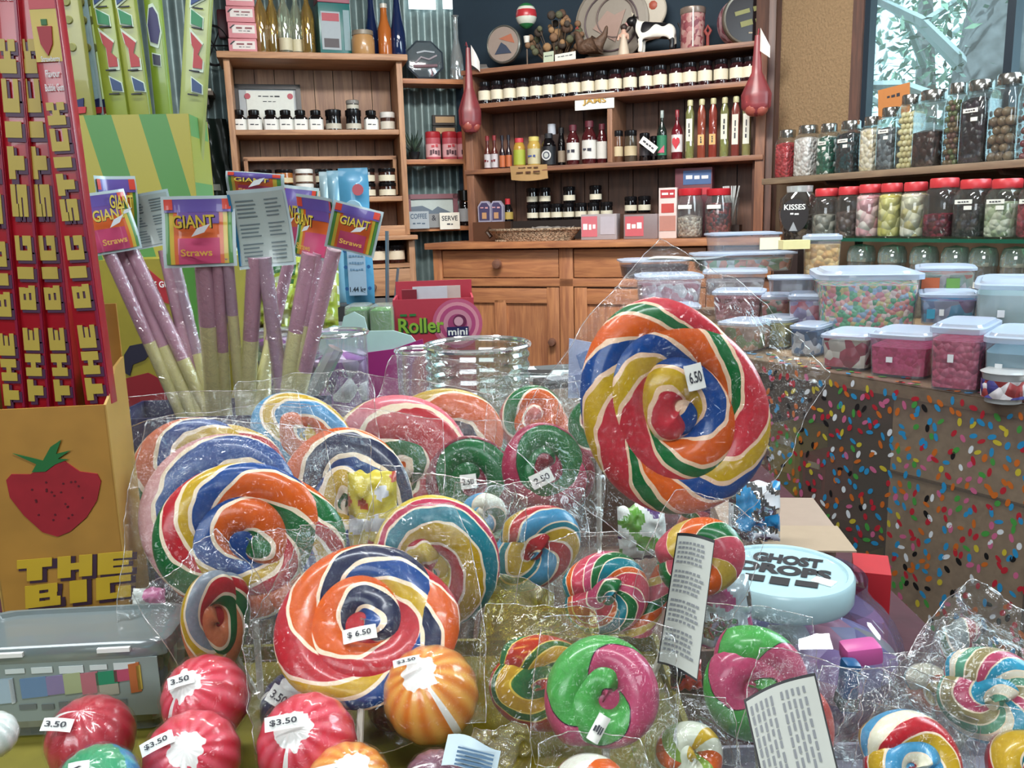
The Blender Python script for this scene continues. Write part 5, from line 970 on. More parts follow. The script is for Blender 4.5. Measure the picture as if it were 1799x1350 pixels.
# the big one standing up
hero = lolli(1190, 722, .62, 166, 6, 4, 150, c(('#c03440', 1.5), (Ye, .8), (Bl, .9), (Or, 1.1), (Gr, .6)), 'biggest upright swirl lollipop in salmon pink, yellow, blue, orange and green', turns=3.8, twist=1.25, ry=1.17, stick=False, mir=-1, ph=.2, wrap=(1.24, 1.14, 33), st=(1206, 657, 32, 46, -18, '6.50'), lcol='#ecc8a8', amp=1.3, roll=6, th=.011)
cst = MB(); A_, B_ = at(1222, 905, .632), at(1120, 1110, .60)
cst.surf(lambda a, b: tuple(A_.lerp(B_, a) + Vector((.011 * cos(2 * pi * b), .011 * sin(2 * pi * b), 0))), 60, 12, rope(c(('#c05060', 1.1), (Gr, .8), (Or, .8), ('#c8a848', .6)), '#e0c8a0', .01), uvfn=lambda a, b: (a * 2.2, b))
cst.build('stick', hero, hero.matrix_basis.inverted(), angle=0)
# left cluster
lolli(438, 948, .60, 168, 12, 14, 200, c((Gr, 1.1), (Or, 1.2), (Bl, .8), (Ye, .5), (Rd, .7)), 'large swirl lollipop with wide green and orange bands at the front left', turns=3.5, twist=1.0, ry=.86, ph=.25, wrap=(1.2, 1.18, 10), seed=3)
lolli(395, 905, .68, 150, 15, 10, 100, c(('#d87860', 1.6), (Bl, .9), ('#d8a0a0', 1.0), (Ye, .5)), 'swirl lollipop with pale salmon band and blue rim behind the green and orange one', turns=2.6, twist=.35, ry=.95, ph=.1, wrap=(1.2, 1.18, -5), seed=5)
lolli(362, 862, .745, 150, 12, 8, 40, c((Gr, 1), (Rd, .8), (Ye, .8), (Bl, .6), ('#d87858', .8)), 'swirl lollipop of green, red and yellow at the far left of the bunch', turns=3, twist=1.1, ry=.92, ph=.7, wrap=(1.15, 1.12, 0), seed=8, amp=1.4)
lolli(612, 880, .74, 140, 18, -4, 60, c((Gr, .9), (Ye, .5), (Bl, 1.1), (Nv, .8), (Or, .8)), 'swirl lollipop with green, blue and navy arcs in the middle of the bunch', turns=2.7, twist=.4, ry=.92, ph=.35, wrap=(1.15, 1.12, 4), seed=12)
lolli(700, 830, .82, 140, 12, -12, 120, c((Rd, 1.7), ('#d8707c', .8), (Ye, .5), (Or, .7), (Gr, .5)), 'mostly red swirl lollipop with orange and yellow bands behind the middle one', turns=2.5, twist=.3, ry=.98, ph=.0, wrap=(1.12, 1.12, 8), seed=15)
lolli(785, 770, .85, 112, 20, 0, 0, c((Nv, 1.2), (Or, 1), (Ye, .7), (Rd, .6)), 'navy, orange and yellow swirl lollipop at the back below the glass jar', turns=2.4, twist=.5, ry=.85, ph=.15, wrap=(1.15, 1.15, 12), seed=18)
lolli(533, 762, .785, 98, 22, 5, 30, c((Lb, 1.2), (Or, 1), ('#3c88b8', .6), (Ye, .4)), 'light blue and orange swirl lollipop at the back behind the left cluster', turns=2.4, twist=.4, ry=.72, ph=.5, wrap=(1.25, 1.05, 0), seed=21, amp=1.6)
lolli(938, 738, .87, 66, 15, 0, 80, c((Or, 1.4), (Gr, .7), ('#c85c50', .8)), 'small orange and green swirl lollipop at the back beside the big pink one', turns=2.3, twist=.5, ry=.95, wrap=(1.2, 1.15, 0), seed=24)
lolli(832, 850, .80, 94, 10, -10, 40, c((Gr, 1.5), ('#7a1c30', 1.1), ('#8a2238', .8)), 'green and dark red swirl lollipop with its sticker at lower left', turns=2.3, twist=.35, ry=.98, lw=.012, lcol='#0c2a1c', ph=.1, wrap=(1.1, 1.12, 0), st=(828, 843, 30, 26, -8, '2.50'), seed=27)
lolli(960, 822, .79, 88, 10, 4, 60, c((Gr, 1.4), ('#a02c4c', 1.3), ('#7a1c30', .8)), 'green and dark pink swirl lollipop with white sticker in its middle', turns=2.3, twist=.35, ry=.92, lw=.012, lcol='#1c3a24', ph=.05, wrap=(1.15, 1.3, 0), st=(948, 838, 42, 26, -24, '2.50'), seed=30)
lolli(1052, 750, .80, 58, 5, -10, 0, c((Pi, 1.4), (Gr, 1), ('#d87880', .6)), 'pink and green swirl lollipop half hidden behind the biggest one', turns=2.2, twist=.6, wrap=(1.2, 1.3, 0), seed=33)
RB = c((Rd, .9), (Ye, 1), (Te, 1), ('#b82c50', .6), ('#d8c040', .8)) * 2
lolli(768, 995, .60, 124, 5, -14, 20, RB, 'rainbow rope lollipop with red, yellow and teal bands in the centre', turns=1.7, twist=.25, ry=1.1, ph=.05, lw=.015, th=.016, wrap=(1.15, 1.15, 10), seed=36)
lolli(935, 970, .66, 74, 4, 12, 60, c((Lb, 1.2), (Rd, .8), (Ye, .8), (Te, .5)) * 2, 'rainbow lollipop with a light blue outer band right of the centre', turns=1.6, twist=.6, ry=1.35, ph=.3, lw=.02, th=.014, wrap=(1.25, 1.15, 5), seed=39, mat=BAG2)
lolli(852, 905, .72, 42, 4, 0, 0, c((Lb, 1), (Gr, .7), ('#e8e8d8', 1)), 'small blue, green and white lollipop peeping out between two rainbow ones', turns=1.6, twist=.8, ry=1.0, wrap=(1.3, 1.3, 0), seed=42)
lolli(640, 1092, .53, 168, 42, 2, 175, c(('#b4222e', 1.3), (Ye, .7), (Bl, .8), (Nv, .8), (Or, 1.2)), 'large leaning swirl lollipop in red, navy and orange at the front centre', turns=3.4, twist=.85, ry=.93, ph=.62, wrap=(1.2, 1.22, -6), st=(638, 1126, 62, 26, -10, '$ 6.50'), seed=45, amp=1.4)
lolli(378, 1090, .56, 68, -4, 48, 20, c(('#d07850', 1.2), (Gr, .8), (Rd, .8), ('#8a94a0', .9), (Ye, .5)), 'lollipop seen nearly edge on at the left, orange, green and grey', turns=2.2, twist=.6, ry=1.65, roll=-22, ph=.2, wrap=(1.35, 1.2, 0), seed=48, mat=BAG2)
lolli(1062, 1048, .60, 78, 14, 8, 70, c(('#c03c50', 1), (Or, .5), (Te, .9), (Gr, .7), (Pi, .7)) * 2, 'red, teal and green rope lollipop below the biggest one', turns=1.7, twist=.7, ry=1.15, lw=.012, th=.014, ph=.4, wrap=(1.25, 1.2, 0), seed=51)
lolli(948, 1205, .52, 90, 18, 6, 100, c((Rd, 1.2), (Te, 1), (Ye, .8), (Gr, .5)) * 2, 'red and teal rope lollipop in a yellow-tinted wrapper beside the orange ball', turns=1.7, twist=.5, ry=1.22, lw=.012, th=.014, ph=.25, wrap=(1.25, 1.25, 8), seed=54, mat=film('#f4ec9a', .04, .05, .06, .4, 70, fres=.25))
GP = c(('#4aa04c', 1.1), ('#b8486c', 1.1))
lolli(1062, 1222, .47, 110, 25, -4, 60, GP, 'cracked green and pink swirl lollipop at the front', turns=1.9, twist=.8, ry=1.0, lw=.012, lcol='#3c2030', th=.012, ph=.1, wrap=(1.15, 1.2, 4), seed=57, amp=1.4, st=(1048, 1275, 24, 52, 30, '~4'))
lolli(1322, 1205, .52, 108, 22, 2, 140, GP, 'whole green and pink swirl lollipop beside the round plastic jar', turns=1.8, twist=1.0, ry=.98, lw=.012, lcol='#3c4030', th=.013, ph=.5, wrap=(1.18, 1.25, 8), seed=60)
lolli(1400, 1285, .47, 76, 25, -6, 0, c(('#d05048', 1.5), ('#d8706a', .8), (Pi, .5)), 'plain red lollipop in a bag with a white ingredients label', turns=1.6, twist=.4, ry=1.25, lw=.01, lcol='#e08878', wrap=(1.3, 1.35, 14), seed=63, amp=1.5)
lolli(1598, 1345, .43, 100, 30, 0, 110, c((Lb, .9), (Ye, 1), (Rd, 1), ('#e8e4cc', .8)) * 2, 'blue, yellow and red rainbow lollipop at the lower right', turns=1.8, twist=.2, ry=1.0, lw=.015, th=.014, ph=.1, wrap=(1.6, 1.6, 10), seed=66, amp=1.6)
lolli(1738, 1228, .47, 92, 20, -16, 60, c(('#2c9cc0', .9), (Pi, .8), ('#9a8c60', .9), ('#5c9c80', .7), ('#e4dcc8', .5)) * 2, 'blue, pink and olive striped lollipop at the right edge', turns=1.7, twist=.8, ry=1.15, lw=.015, th=.013, roll=30, wrap=(1.6, 1.6, 0), seed=69, amp=1.8, mat=BAG2)
lolli(1812, 1350, .44, 80, 20, 0, 10, c((Te, .8), (Ye, .8), (Rd, 1.4)), 'teal, yellow and red lollipop cut off at the lower right corner', turns=1.7, twist=.3, ry=.9, lw=.02, th=.013, wrap=(1.25, 1.3, 0), seed=72)
lolli(1040, 1398, .43, 78, 20, 0, 0, c(('#e4e4d8', 1.3), (Rd, .7), ('#7a9a44', .5), ('#e4e4d8', .8), (Or, .7)), 'white lollipop with red, green and orange stripes at the bottom edge', turns=1.6, twist=.9, lw=.0, wrap=(1.3, 1.3, 0), seed=75, th=.014)
lolli(1632, 1215, .60, 52, 15, 10, 40, c((Or, 1), ('#e4d8c0', 1), (Te, .6), (Ye, .6)), 'small faded rainbow lollipop leaning on the round plastic jar', turns=1.6, twist=.3, ry=.95, th=.010, wrap=(1.3, 1.3, 0), seed=78, mat=BAG2)
lolli(1228, 985, .58, 74, 8, -12, 40, c(('#c05060', 1.1), (Gr, .8), (Or, .8), ('#c8a848', .6)), 'muted pink, green and orange lollipop below the biggest one behind the paper label', turns=1.7, twist=1.2, ry=1.2, lw=.01, th=.012, roll=20, wrap=(1.2, 1.2, 0), seed=81)
lolli(1690, 1135, .62, 46, -2, 40, 0, c((Rd, .6), ('#9aa0a0', 1), (Gr, .7), (Pi, .6)), 'narrow striped lollipop turned edge on at the right of the round jar', turns=1.6, twist=1, ry=1.3, th=.010, roll=-15, wrap=(1.5, 1.3, 0), seed=84, mat=BAG2)
lolli(1215, 1330, .46, 66, 25, 8, 0, c(('#d8dcc8', 1), ('#88a844', .6), (Or, .7), ('#d8dcc8', .6), (Ye, .5)), 'pale lollipop with olive and orange stripes at the bottom behind the red one', turns=1.6, twist=1, ry=1.0, lw=0, th=.012, wrap=(1.3, 1.5, 0), seed=87, mat=BAG2)
# loose crinkled wrappers and small twists between the lollipops
YW = film('#f0ea90', .10, .07, .06, .8, 60, fres=.25)
def loose(px, py, D, hw_, hh_, roll, lab, mat, seed, core=None):
    p = at(px, py, D); k = D / F; o = bag(min(hw_, hh_) * k * .6, hw_ * k, hh_ * k, .006, None, Matrix.Translation(p) @ RX(-20) @ RY(roll), mat, seed, 1.5, name='empty_wrapper'); return tag(o, lab, 'wrapper', 'loose wrappers between the lollipops')
loose(905, 1095, .60, 62, 80, 20, 'yellow-tinted crinkled wrapper above the red and teal rope lollipop', YW, 101)
loose(1010, 1100, .56, 90, 42, -8, 'clear crinkled wrapper end above the cracked green and pink lollipop', BAG2, 104)
loose(560, 985, .57, 56, 60, 12, 'clear crumpled wrapper at the upper left of the leaning front lollipop', BAG2, 107)
loose(505, 1050, .56, 40, 90, 30, 'narrow clear wrapper along the left side of the leaning front lollipop', BAG2, 110)
loose(1150, 1290, .46, 50, 90, -12, 'clear wrapper right of the cracked green and pink lollipop', BAG2, 113)
loose(880, 1330, .47, 60, 50, 0, 'olive-tinted wrapper below the rope lollipop in the yellow wrapper', YW, 116)
loose(1560, 1290, .47, 80, 110, 25, 'large clear wrapper between the round jar and the lower right lollipop', BAG2, 119)
loose(1690, 1200, .52, 120, 90, -20, 'wide clear wrapper over the lollipops at the right edge', BAG2, 122)
loose(1010, 930, .70, 50, 110, 8, 'tall clear wrapper left of the rainbow printed bag', BAG2, 125)
loose(1640, 1310, .44, 110, 60, 10, 'clear wrapper lying over the lower right lollipop', BAG2, 128)
# paper labels in bags
def label_sheet(corners, D, lab, lines=18, dark=True, rot=0):
    ps = [at(x, y, D) for x, y in corners]; o = sum(ps, Vector()) / 4; m = MB()
    def q(a, b, e=0):
        top = ps[0].lerp(ps[1], a); bot = ps[3].lerp(ps[2], a); r = top.lerp(bot, b) - o; r.y += (.004 * sin(a * 3.2) + .03 * (1 - 2 * b) * .6) - e; return tuple(r)
    m.surf(lambda a, b: q(a, b), 12, 12, P('#1c1c20', .5)); m.surf(lambda a, b: q(.025 + .95 * a, .02 + .96 * b, .0008), 12, 12, P('#b8bcb4', .55))
    for k in range(lines):
        b0_, b1_ = .06 + .88 * k / lines, .06 + .88 * (k + .45) / lines
        if k % 6 == 5: continue
        a0, a1 = .08, .88 - random.random() * .12
        for s_ in range(7):
            x0_, x1_ = a0 + (a1 - a0) * s_ / 7, a0 + (a1 - a0) * (s_ + .6 + random.random() * .3) / 7
            pts = [q(x0_, b0_, .0016), q(x1_, b0_, .0016), q(x1_, b1_, .0016), q(x0_, b1_, .0016)] if not rot else [q(b0_, x0_, .0016), q(b0_, x1_, .0016), q(b1_, x1_, .0016), q(b1_, x0_, .0016)]
            m.add(pts, [(0, 1, 2, 3)], P('#7c8084'))
    return tag(m.build('ingredients_label', None, Matrix.Translation(o)), lab, 'label')
label_sheet([(1200, 955), (1268, 968), (1214, 1172), (1146, 1140)], .50, 'long white ingredients label hanging below the biggest lollipop', 24)
label_sheet([(1322, 1262), (1452, 1212), (1458, 1345), (1330, 1372)], .43, 'white ingredients label with black outline on the red lollipop bag', 12, rot=1)
# ------------------------------------------------------------------ striped candy balls
def ballmat(c1, c2, wh='#f0eeea', n=14, cap=.89, amp=.14):
    m, nt, out = newmat('candy_ball'); b = N(nt, 'BsdfPrincipled'); L(nt, b.outputs[0], out.inputs[0]); b.inputs['Roughness'].default_value = .3; b.inputs['Coat Weight'].default_value = .8; b.inputs['Coat Roughness'].default_value = .08
    tc = N(nt, 'TexCoord'); sp = N(nt, 'SeparateXYZ'); L(nt, tc.outputs['UV'], sp.inputs[0])
    s_ = N(nt, 'Math', operation='MULTIPLY'); s_.inputs[1].default_value = 2 * pi * n; L(nt, sp.outputs[0], s_.inputs[0]); sn = N(nt, 'Math', operation='SINE'); L(nt, s_.outputs[0], sn.inputs[0])
    ma = N(nt, 'MapRange'); ma.inputs[1].default_value = -1; ma.inputs[2].default_value = 1; L(nt, sn.outputs[0], ma.inputs[0])
    mx = N(nt, 'MixRGB'); mx.inputs[1].default_value = lin(c1); mx.inputs[2].default_value = lin(c2); L(nt, ma.outputs[0], mx.inputs[0])
    # ragged white cap at the pole
    s2 = N(nt, 'Math', operation='MULTIPLY'); s2.inputs[1].default_value = 2 * pi * 9; L(nt, sp.outputs[0], s2.inputs[0]); n2 = N(nt, 'Math', operation='SINE'); L(nt, s2.outputs[0], n2.inputs[0])
    nz = N(nt, 'TexNoise'); nz.inputs['Scale'].default_value = 120; L(nt, tc.outputs['Object'], nz.inputs['Vector'])
    a1 = N(nt, 'Math', operation='MULTIPLY_ADD'); a1.inputs[1].default_value = .010; L(nt, n2.outputs[0], a1.inputs[0]); a2 = N(nt, 'Math', operation='MULTIPLY_ADD'); a2.inputs[1].default_value = amp; L(nt, nz.outputs[0], a2.inputs[0]); L(nt, sp.outputs[1], a1.inputs[2]); L(nt, a1.outputs[0], a2.inputs[2])
    g = N(nt, 'Math', operation='GREATER_THAN'); g.inputs[1].default_value = cap + amp * .5; L(nt, a2.outputs[0], g.inputs[0])
    d = N(nt, 'Math', operation='SUBTRACT'); d.inputs[1].default_value = .5; L(nt, sp.outputs[0], d.inputs[0]); ab = N(nt, 'Math', operation='ABSOLUTE'); L(nt, d.outputs[0], ab.inputs[0]); ls = N(nt, 'Math', operation='LESS_THAN'); ls.inputs[1].default_value = .013; L(nt, ab.outputs[0], ls.inputs[0])
    mm = N(nt, 'Math', operation='MAXIMUM'); L(nt, g.outputs[0], mm.inputs[0]); L(nt, ls.outputs[0], mm.inputs[1])
    m3 = N(nt, 'MixRGB'); m3.inputs[2].default_value = lin(wh); L(nt, mx.outputs[0], m3.inputs[1]); L(nt, mm.outputs[0], m3.inputs[0]); L(nt, m3.outputs[0], b.inputs['Base Color'])
    return m
def ball(px, py, D, rpx, mat, lean, side, spin, lab, st=None, ridges=14, cap=True, flat=1.0, nub=True):
    p = at(px, py, D); r = rpx * D / F * .96; M = Matrix.Translation(p); t = thing('candy_ball', M, lab, 'candy ball', 'wrapped candy balls at the front left'); RM_ = RX(lean) @ RY(side) @ RZ(spin)
    m = MB(); 
    def fn(a, b):
        ph_, th_ = 2 * pi * a, pi * (1 - b); rr = r * (1 + .012 * cos(ridges * ph_) * sin(th_)); return (rr * sin(th_) * cos(ph_), rr * sin(th_) * sin(ph_), rr * cos(th_) * flat)
    m.surf(fn, 96, 30, mat, uvfn=lambda a, b: (a, b)); m.build('candy', t, RM_, angle=0)
    m = MB()
    def fb(a, b):
        ph_, th_ = 2 * pi * a, pi * (1 - b); c1 = abs(noise.noise(Vector((cos(ph_) * sin(th_) * 3, sin(ph_) * sin(th_) * 3, cos(th_) * 3 + px)))); rr = r * (1.035 + .07 * c1 + .10 * sm((sin(th_) * 0 + (-cos(th_)) - .86) / .14)); return (rr * sin(th_) * cos(ph_), rr * sin(th_) * sin(ph_), rr * cos(th_) * flat)
    m.surf(fb, 40, 24, BAG); m.build('wrapper', t, RM_, angle=0)
    if st:
        sx, sz, sw, sh_, rx_, ry_, tx = st; k = D / F; x, z = (sx - px) * k, (py - sz) * k; 
        d_ = max(1e-6, (1.1 * r) ** 2 - x * x - z * z * .85) ** .5
        sticker(sw * k, sh_ * k, tx, t, T(x, -d_ * .82, z + d_ * .28) @ RX(rx_) @ RY(ry_), '#eef0ec')
    return t
ORB = ballmat('#dc7c2c', '#eaa850'); RDB = ballmat('#cc2c40', '#e25a6c'); RD2 = ballmat('#b02838', '#c03c4a', cap=2.0); NVB = ballmat('#16204a', '#22346a', cap=.86); BLB = ballmat('#1c84b4', '#2ca0a8', wh='#3c9c6c', cap=.7); DRB = ballmat('#7a2434', '#8a3040', cap=2.0); PUB = ballmat('#6a4458', '#845c6c', cap=2.0); WHB = ballmat('#d8e4e0', '#e8eeea', cap=2.0)
ball(757, 1220, .50, 95, ORB, 34, -10, 125, 'orange striped candy ball with white top, the roundest and most upright', (720, 1140, 50, 14, -40, -12, '$3.50'))
ball(362, 1228, .50, 84, RDB, 40, -12, 60, 'upper red candy ball with white top behind the other red ones', (342, 1175, 48, 22, -42, -16, '3.50'), flat=1.05)
ball(338, 1335, .455, 95, RDB, 44, 10, 100, 'lower left red candy ball with slanted price sticker', (302, 1278, 62, 24, -42, -26, '$3.50'))
ball(540, 1308, .46, 99, RDB, 40, -6, 80, 'red candy ball with a white seam at the front centre', (518, 1240, 72, 26, -38, -8, '$3.50'))
ball(520, 1242, .54, 70, NVB, 30, 0, 0, 'navy blue candy ball behind the front red one', (506, 1208, 46, 34, -36, 30, '3.50'))
ball(612, 1385, .43, 88, ORB, 26, 14, 30, 'orange and white candy ball cut off by the bottom edge', (590, 1330, 60, 30, -45, -10, '3.50'))
ball(160, 1298, .48, 84, RD2, 20, 0, 0, 'dull red candy ball at the left in front of the clear tub', (132, 1250, 58, 24, -50, 4, '3.50'))
ball(172, 1385, .42, 84, BLB, 24, 0, 0, 'blue and green candy ball at the bottom left', (170, 1325, 40, 30, -40, -8, '6'))
ball(-12, 1292, .46, 46, WHB, 20, 0, 0, 'white candy ball cut off by the left edge', (4, 1265, 20, 20, -30, 20, '3'))
ball(695, 1238, .55, 56, DRB, 20, 0, 0, 'dark red candy ball hidden behind the orange one')
ball(765, 1378, .44, 66, PUB, 20, 0, 0, 'dusky purple candy ball with a barcode tag at the bottom edge')
p = at(828, 1330, .415); m = MB(); m.surf(lambda a, b: ((a - .5) * .03, .002 * cos(a * 6), (b - .5) * .016 + .002 * sin(a * 5)), 10, 3, P('#d0e4ec', .5))
for k in range(5): m.box((.002, -.0035, -.005 + k * .0021), (.02, .0006, .0009 + .0004 * (k % 2)), P('#4c7090'))
tag(m.build('barcode_tag', None, Matrix.Translation(p) @ RX(-30) @ RY(14)), 'pale blue barcode tag standing up from the purple ball', 'tag')
# yellow tray and heap base under the balls
t = thing('yellow_tray', T(-.145, .50, ZT), 'deep yellow cardboard box carrying the candy balls', 'box'); YC = P('#827a2a', .6, 0, 0, 0, 60, .2)
MB().box((0, 0, .152), (.505, .27, .004), YC).build('floor_panel', t)
m = MB()
for (x, y, a, b) in ((0, .14, .51, .004), (0, -.14, .51, .004), (-.255, 0, .004, .28), (.255, 0, .004, .28)): m.box((x, y, .083), (a, b, .166), YC)
m.build('side_walls', t)
# ------------------------------------------------------------------ left tub with printed lid
def plane_box(x0, x1, y0, y1, D): a = at(x0, y0, D); b = at(x1, y1, D); return a, b
D7 = .535; p0 = at(-90, 1140, D7); p1 = at(284, 1128, D7); w_ = p1.x - p0.x; h = p1.z - .7565; k7 = D7 / F
t = thing('plastic_tub', Matrix.Translation(((p0.x + p1.x) / 2, D7, .7562)) @ RZ(3), 'big clear tub with milky lid and rainbow label at the left front', 'tub')
zz7 = lambda py: h - (py - 1134) * k7 * .93
m = MB(); m.lathe([(.001, .001), (.90, .001), (.97, zz7(1170))], film('#eaf0f0', .14, .06, .08, hcol='#b4c0c0', fres=.3), T(0, .03, 0) @ S(w_ / 2, .028, 1), 40, 9, caps=False); m.build('tub_body', t)
m = MB(); m.lathe([(1.0, zz7(1174)), (1.02, zz7(1170)), (1.02, zz7(1140)), (.98, h), (.9, h), (.88, h - .003), (.001, h - .003)], film('#c8d4d8', .6, .1, .12, hcol='#8c9a9c'), T(0, .03, 0) @ S(w_ / 2, .030, 1), 40, 9, caps=False)
for sx in (-.22, .27): m.box((sx * w_, -.0015, zz7(1148)), (w_ * .15, .003, .003), WHITE)
m.build('lid', t)
stuff(MB().lathe([(.001, .004), (.84, .004), (.9, zz7(1185)), (.001, zz7(1180))], fill(['#8c8c74', '#a88c6c', '#6c8c7c', '#b07c7c', '#b8b49c', '#7c84a0'], 90, .5), T(0, .03, 0) @ S(w_ / 2, .024, 1), 36, 9, caps=False).build('sweets', t))
m = MB(); yy = .0005
def patch(x, py, a, bpx, col, sk=0): b = bpx * k7; z = zz7(py); m.prism([((x - a / 2) * w_, z - b / 2), ((x + a / 2) * w_, z - b / 2 + sk), ((x + a / 2) * w_, z + b / 2 + sk), ((x - a / 2) * w_, z + b / 2)], yy - .001, yy, P(col, .5))
patch(.05, 1235, .82, 120, '#8c9a96'); yy = -.0006
for (x, z, a, b, col) in ((-.12, 1225, .12, 40, '#6c8cb0'), (-.02, 1222, .08, 38, '#8c80a8'), (.06, 1220, .08, 42, '#a8b48c'), (.14, 1222, .08, 44, '#b8707c'), (.22, 1212, .1, 26, '#2c8c68'), (.29, 1208, .07, 24, '#b8506c'), (.22, 1238, .1, 22, '#a8a898'), (.35, 1215, .05, 60, '#b86a3c'), (.37, 1215, .02, 50, '#c8b050'), (-.28, 1230, .14, 50, '#a8c0d0'), (-.22, 1230, .02, 50, '#dfe8ec')): patch(x, z, a, b, col, .001)
m.text('~5', w_ * .6, .007, P('#d4e0e0'), T(.06 * w_, -.0012, zz7(1186))); m.text('~6', w_ * .5, .008, P('#6c7474'), T(.05 * w_, -.0012, zz7(1268))); m.build('printed_label', t)
# ------------------------------------------------------------------ the strawberry gum box with tall red packs
YB = P('#bc8a3a', .5, 0, 0, 0, 30, .3); D0 = .64
a = at(-40, 720, D0); b = at(226, 1100, D0); w_ = b.x - a.x; h = a.z - ZT
t = thing('gum_display_box', Matrix.Translation(((a.x + b.x) / 2, D0, ZT)) @ RZ(6), 'yellow card box lettered THE BIG with a strawberry picture holding tall red packs', 'box'); dpt = .05
MB().box((0, .001, h / 2), (w_, .002, h), YB).build('front_panel', t)
m = MB()
for s_ in (-1, 1):
    vs = [(s_ * (w_ / 2 - .001), 0, 0), (s_ * (w_ / 2 - .001), dpt, 0), (s_ * (w_ / 2 - .001), dpt, h + .03), (s_ * (w_ / 2 - .001), .03, h + .025), (s_ * (w_ / 2 - .001), .008, h + .004), (s_ * (w_ / 2 - .001), 0, h)]
    v2 = [(x + .002 * s_, y, z) for x, y, z in vs]; m.add(vs + v2, [tuple(range(6)), tuple(range(11, 5, -1))] + [(i, (i + 1) % 6, (i + 1) % 6 + 6, i + 6) for i in range(6)], P('#b8924a', .5))
m.build('side_panel', t); MB().box((0, dpt, h * .6), (w_, .002, h * 1.2), YB).build('back_panel', t)
k = D0 / F; cx0 = 93
def X(px): return (px - cx0) * k
def Z(py): return h - (py - 712) * k * 1.03
m = MB(); STR = P('#a82430', .45, 0, 0, 0, 60, .3)
m.prism([(X(x), Z(y)) for x, y in [(20, 838), (30, 828), (62, 830), (95, 812), (125, 810), (148, 830), (178, 836), (183, 850), (172, 885), (150, 915), (118, 940), (95, 948), (70, 938), (42, 905), (22, 870)]], -.0012, 0, STR)
m.prism([(X(x), Z(y)) for x, y in [(38, 790), (70, 800), (88, 806), (104, 782), (124, 770), (112, 795), (138, 790), (114, 804), (132, 806), (108, 814), (90, 826), (66, 826), (76, 812)]], -.0018, -.0012, P('#1e6a34', .5))
for _ in range(34):
    x, y = random.uniform(38, 160), random.uniform(842, 930)
    if abs(x - 98) < 78 - (y - 840) * .72: m.lathe([(.0009, 0), (.0009, .0003)], P('#5a101c'), T(X(x), -.0013, Z(y)) @ RX(90), 6)
m.build('strawberry_picture', t)
m = MB(); m.block('THE', 205 * k, 42 * k, P('#c8a830', .4), P('#3c2438', .5), T(X(14), -.0006, Z(1028)) @ Matrix(((1, 0, .12, 0), (0, 1, 0, 0), (.02, 0, 1, 0), (0, 0, 0, 1)))); m.block('BIG', 190 * k, 44 * k, P('#c8a830', .4), P('#3c2438', .5), T(X(22), -.0006, Z(1080)) @ Matrix(((1, 0, .1, 0), (0, 1, 0, 0), (.05, 0, 1, 0), (0, 0, 0, 1)))); m.build('lettering', t)
REDB = P('#b01828', .3, 0, .4, 0, 40, .3); DARKP = P('#4a2444', .4); YL = P('#b8a244', .4)
def redstick(top, bot, D, lab, letters, toppic=None, wpx=44, tl=None):
    a = at(*top, D); b = at(*bot, D); ax = (a - b); Lg = ax.length; ax.normalize(); xx = Vector((0, -1, 0)).cross(ax) * -1; xx = ax.cross(Vector((0, 1, 0))) * -1
    xx = Vector((0, 1, 0)).cross(ax); yv = Vector((0, 1, 0)); M = Matrix.Translation(b) @ Matrix(((xx.x, yv.x, ax.x, 0), (xx.y, yv.y, ax.y, 0), (xx.z, yv.z, ax.z, 0), (0, 0, 0, 1)))
    t = thing('gum_pack', M, lab, 'gum pack', 'tall red gum packs in the strawberry box'); w_ = wpx * D / F
    MB().box((0, .006, Lg / 2), (w_, .011, Lg), REDB, bev=.0012).build('packet', t)
    m = MB(); m.box((w_ * .42, -.0002, Lg / 2), (w_ * .1, .0012, Lg * .98), P('#8a1438', .3))
    kk = D / F
    for (word, z0, z1_) in letters:
        m.block(word, (z1_ - z0) * kk, w_ * .62, YL, DARKP, T(w_ * .30, -.0006, z0 * kk) @ RY(-90), sh=(-.1, -.14))
    if toppic:
        z = Lg - toppic * kk; m.box((0, -.0002, z + .02), (w_ * .9, .0014, .036), P('#c8b04c', .4)); m.prism([(-w_ * .25, z + .026), (w_ * .25, z + .026), (w_ * .2, z + .014), (0, z + .006), (-w_ * .2, z + .014)], -.0022, -.001, P('#a02430')); m.box((0, -.0012, z + .029), (w_ * .2, .001, .004), P('#2c6a34')); m.box((0, -.0004, z + .042), (w_ * .9, .0014, .008), P('#c05058'))
    if tl:
        for j, s_ in enumerate(tl[0]): m.text(s_, w_ * (.66 if j != 1 else .5), .0052, P('#dfe0e0'), T(.0 + w_ * .05, -.0012, (tl[1] - j * 22) * kk))
    m.build('lettering', t)
LET = [('THE', 10, 140), ('BIG', 170, 300), ('STICK', 330, 600)]
redstick((-48, -60), (25, 722), .665, 'tall red gum pack lettered THE BIG STICK, leftmost in the box', LET)
redstick((2, -60), (68, 722), .668, 'tall red gum pack lettered THE BIG STICK, second from the left in the box', [('THE', 18, 150), ('BIG', 182, 310), ('STICK', 342, 630)], tl=(['Strawberry', 'Flavour', 'Bubble Gum'], 740))
redstick((35, -60), (115, 722), .672, 'tall red gum pack lettered THE BIG STICK, third from the left in the box', [('THE', 18, 150), ('BIG', 182, 310), ('STICK', 342, 630)])
redstick((72, -10), (172, 712), .655, 'tall red gum pack with strawberry picture at its top, rightmost in the box', [('THE', 10, 145), ('BIG', 175, 300), ('STICK', 325, 520)], 110, 48, (['Strawberry', 'Flavour', 'Bubble Gum'], 588))
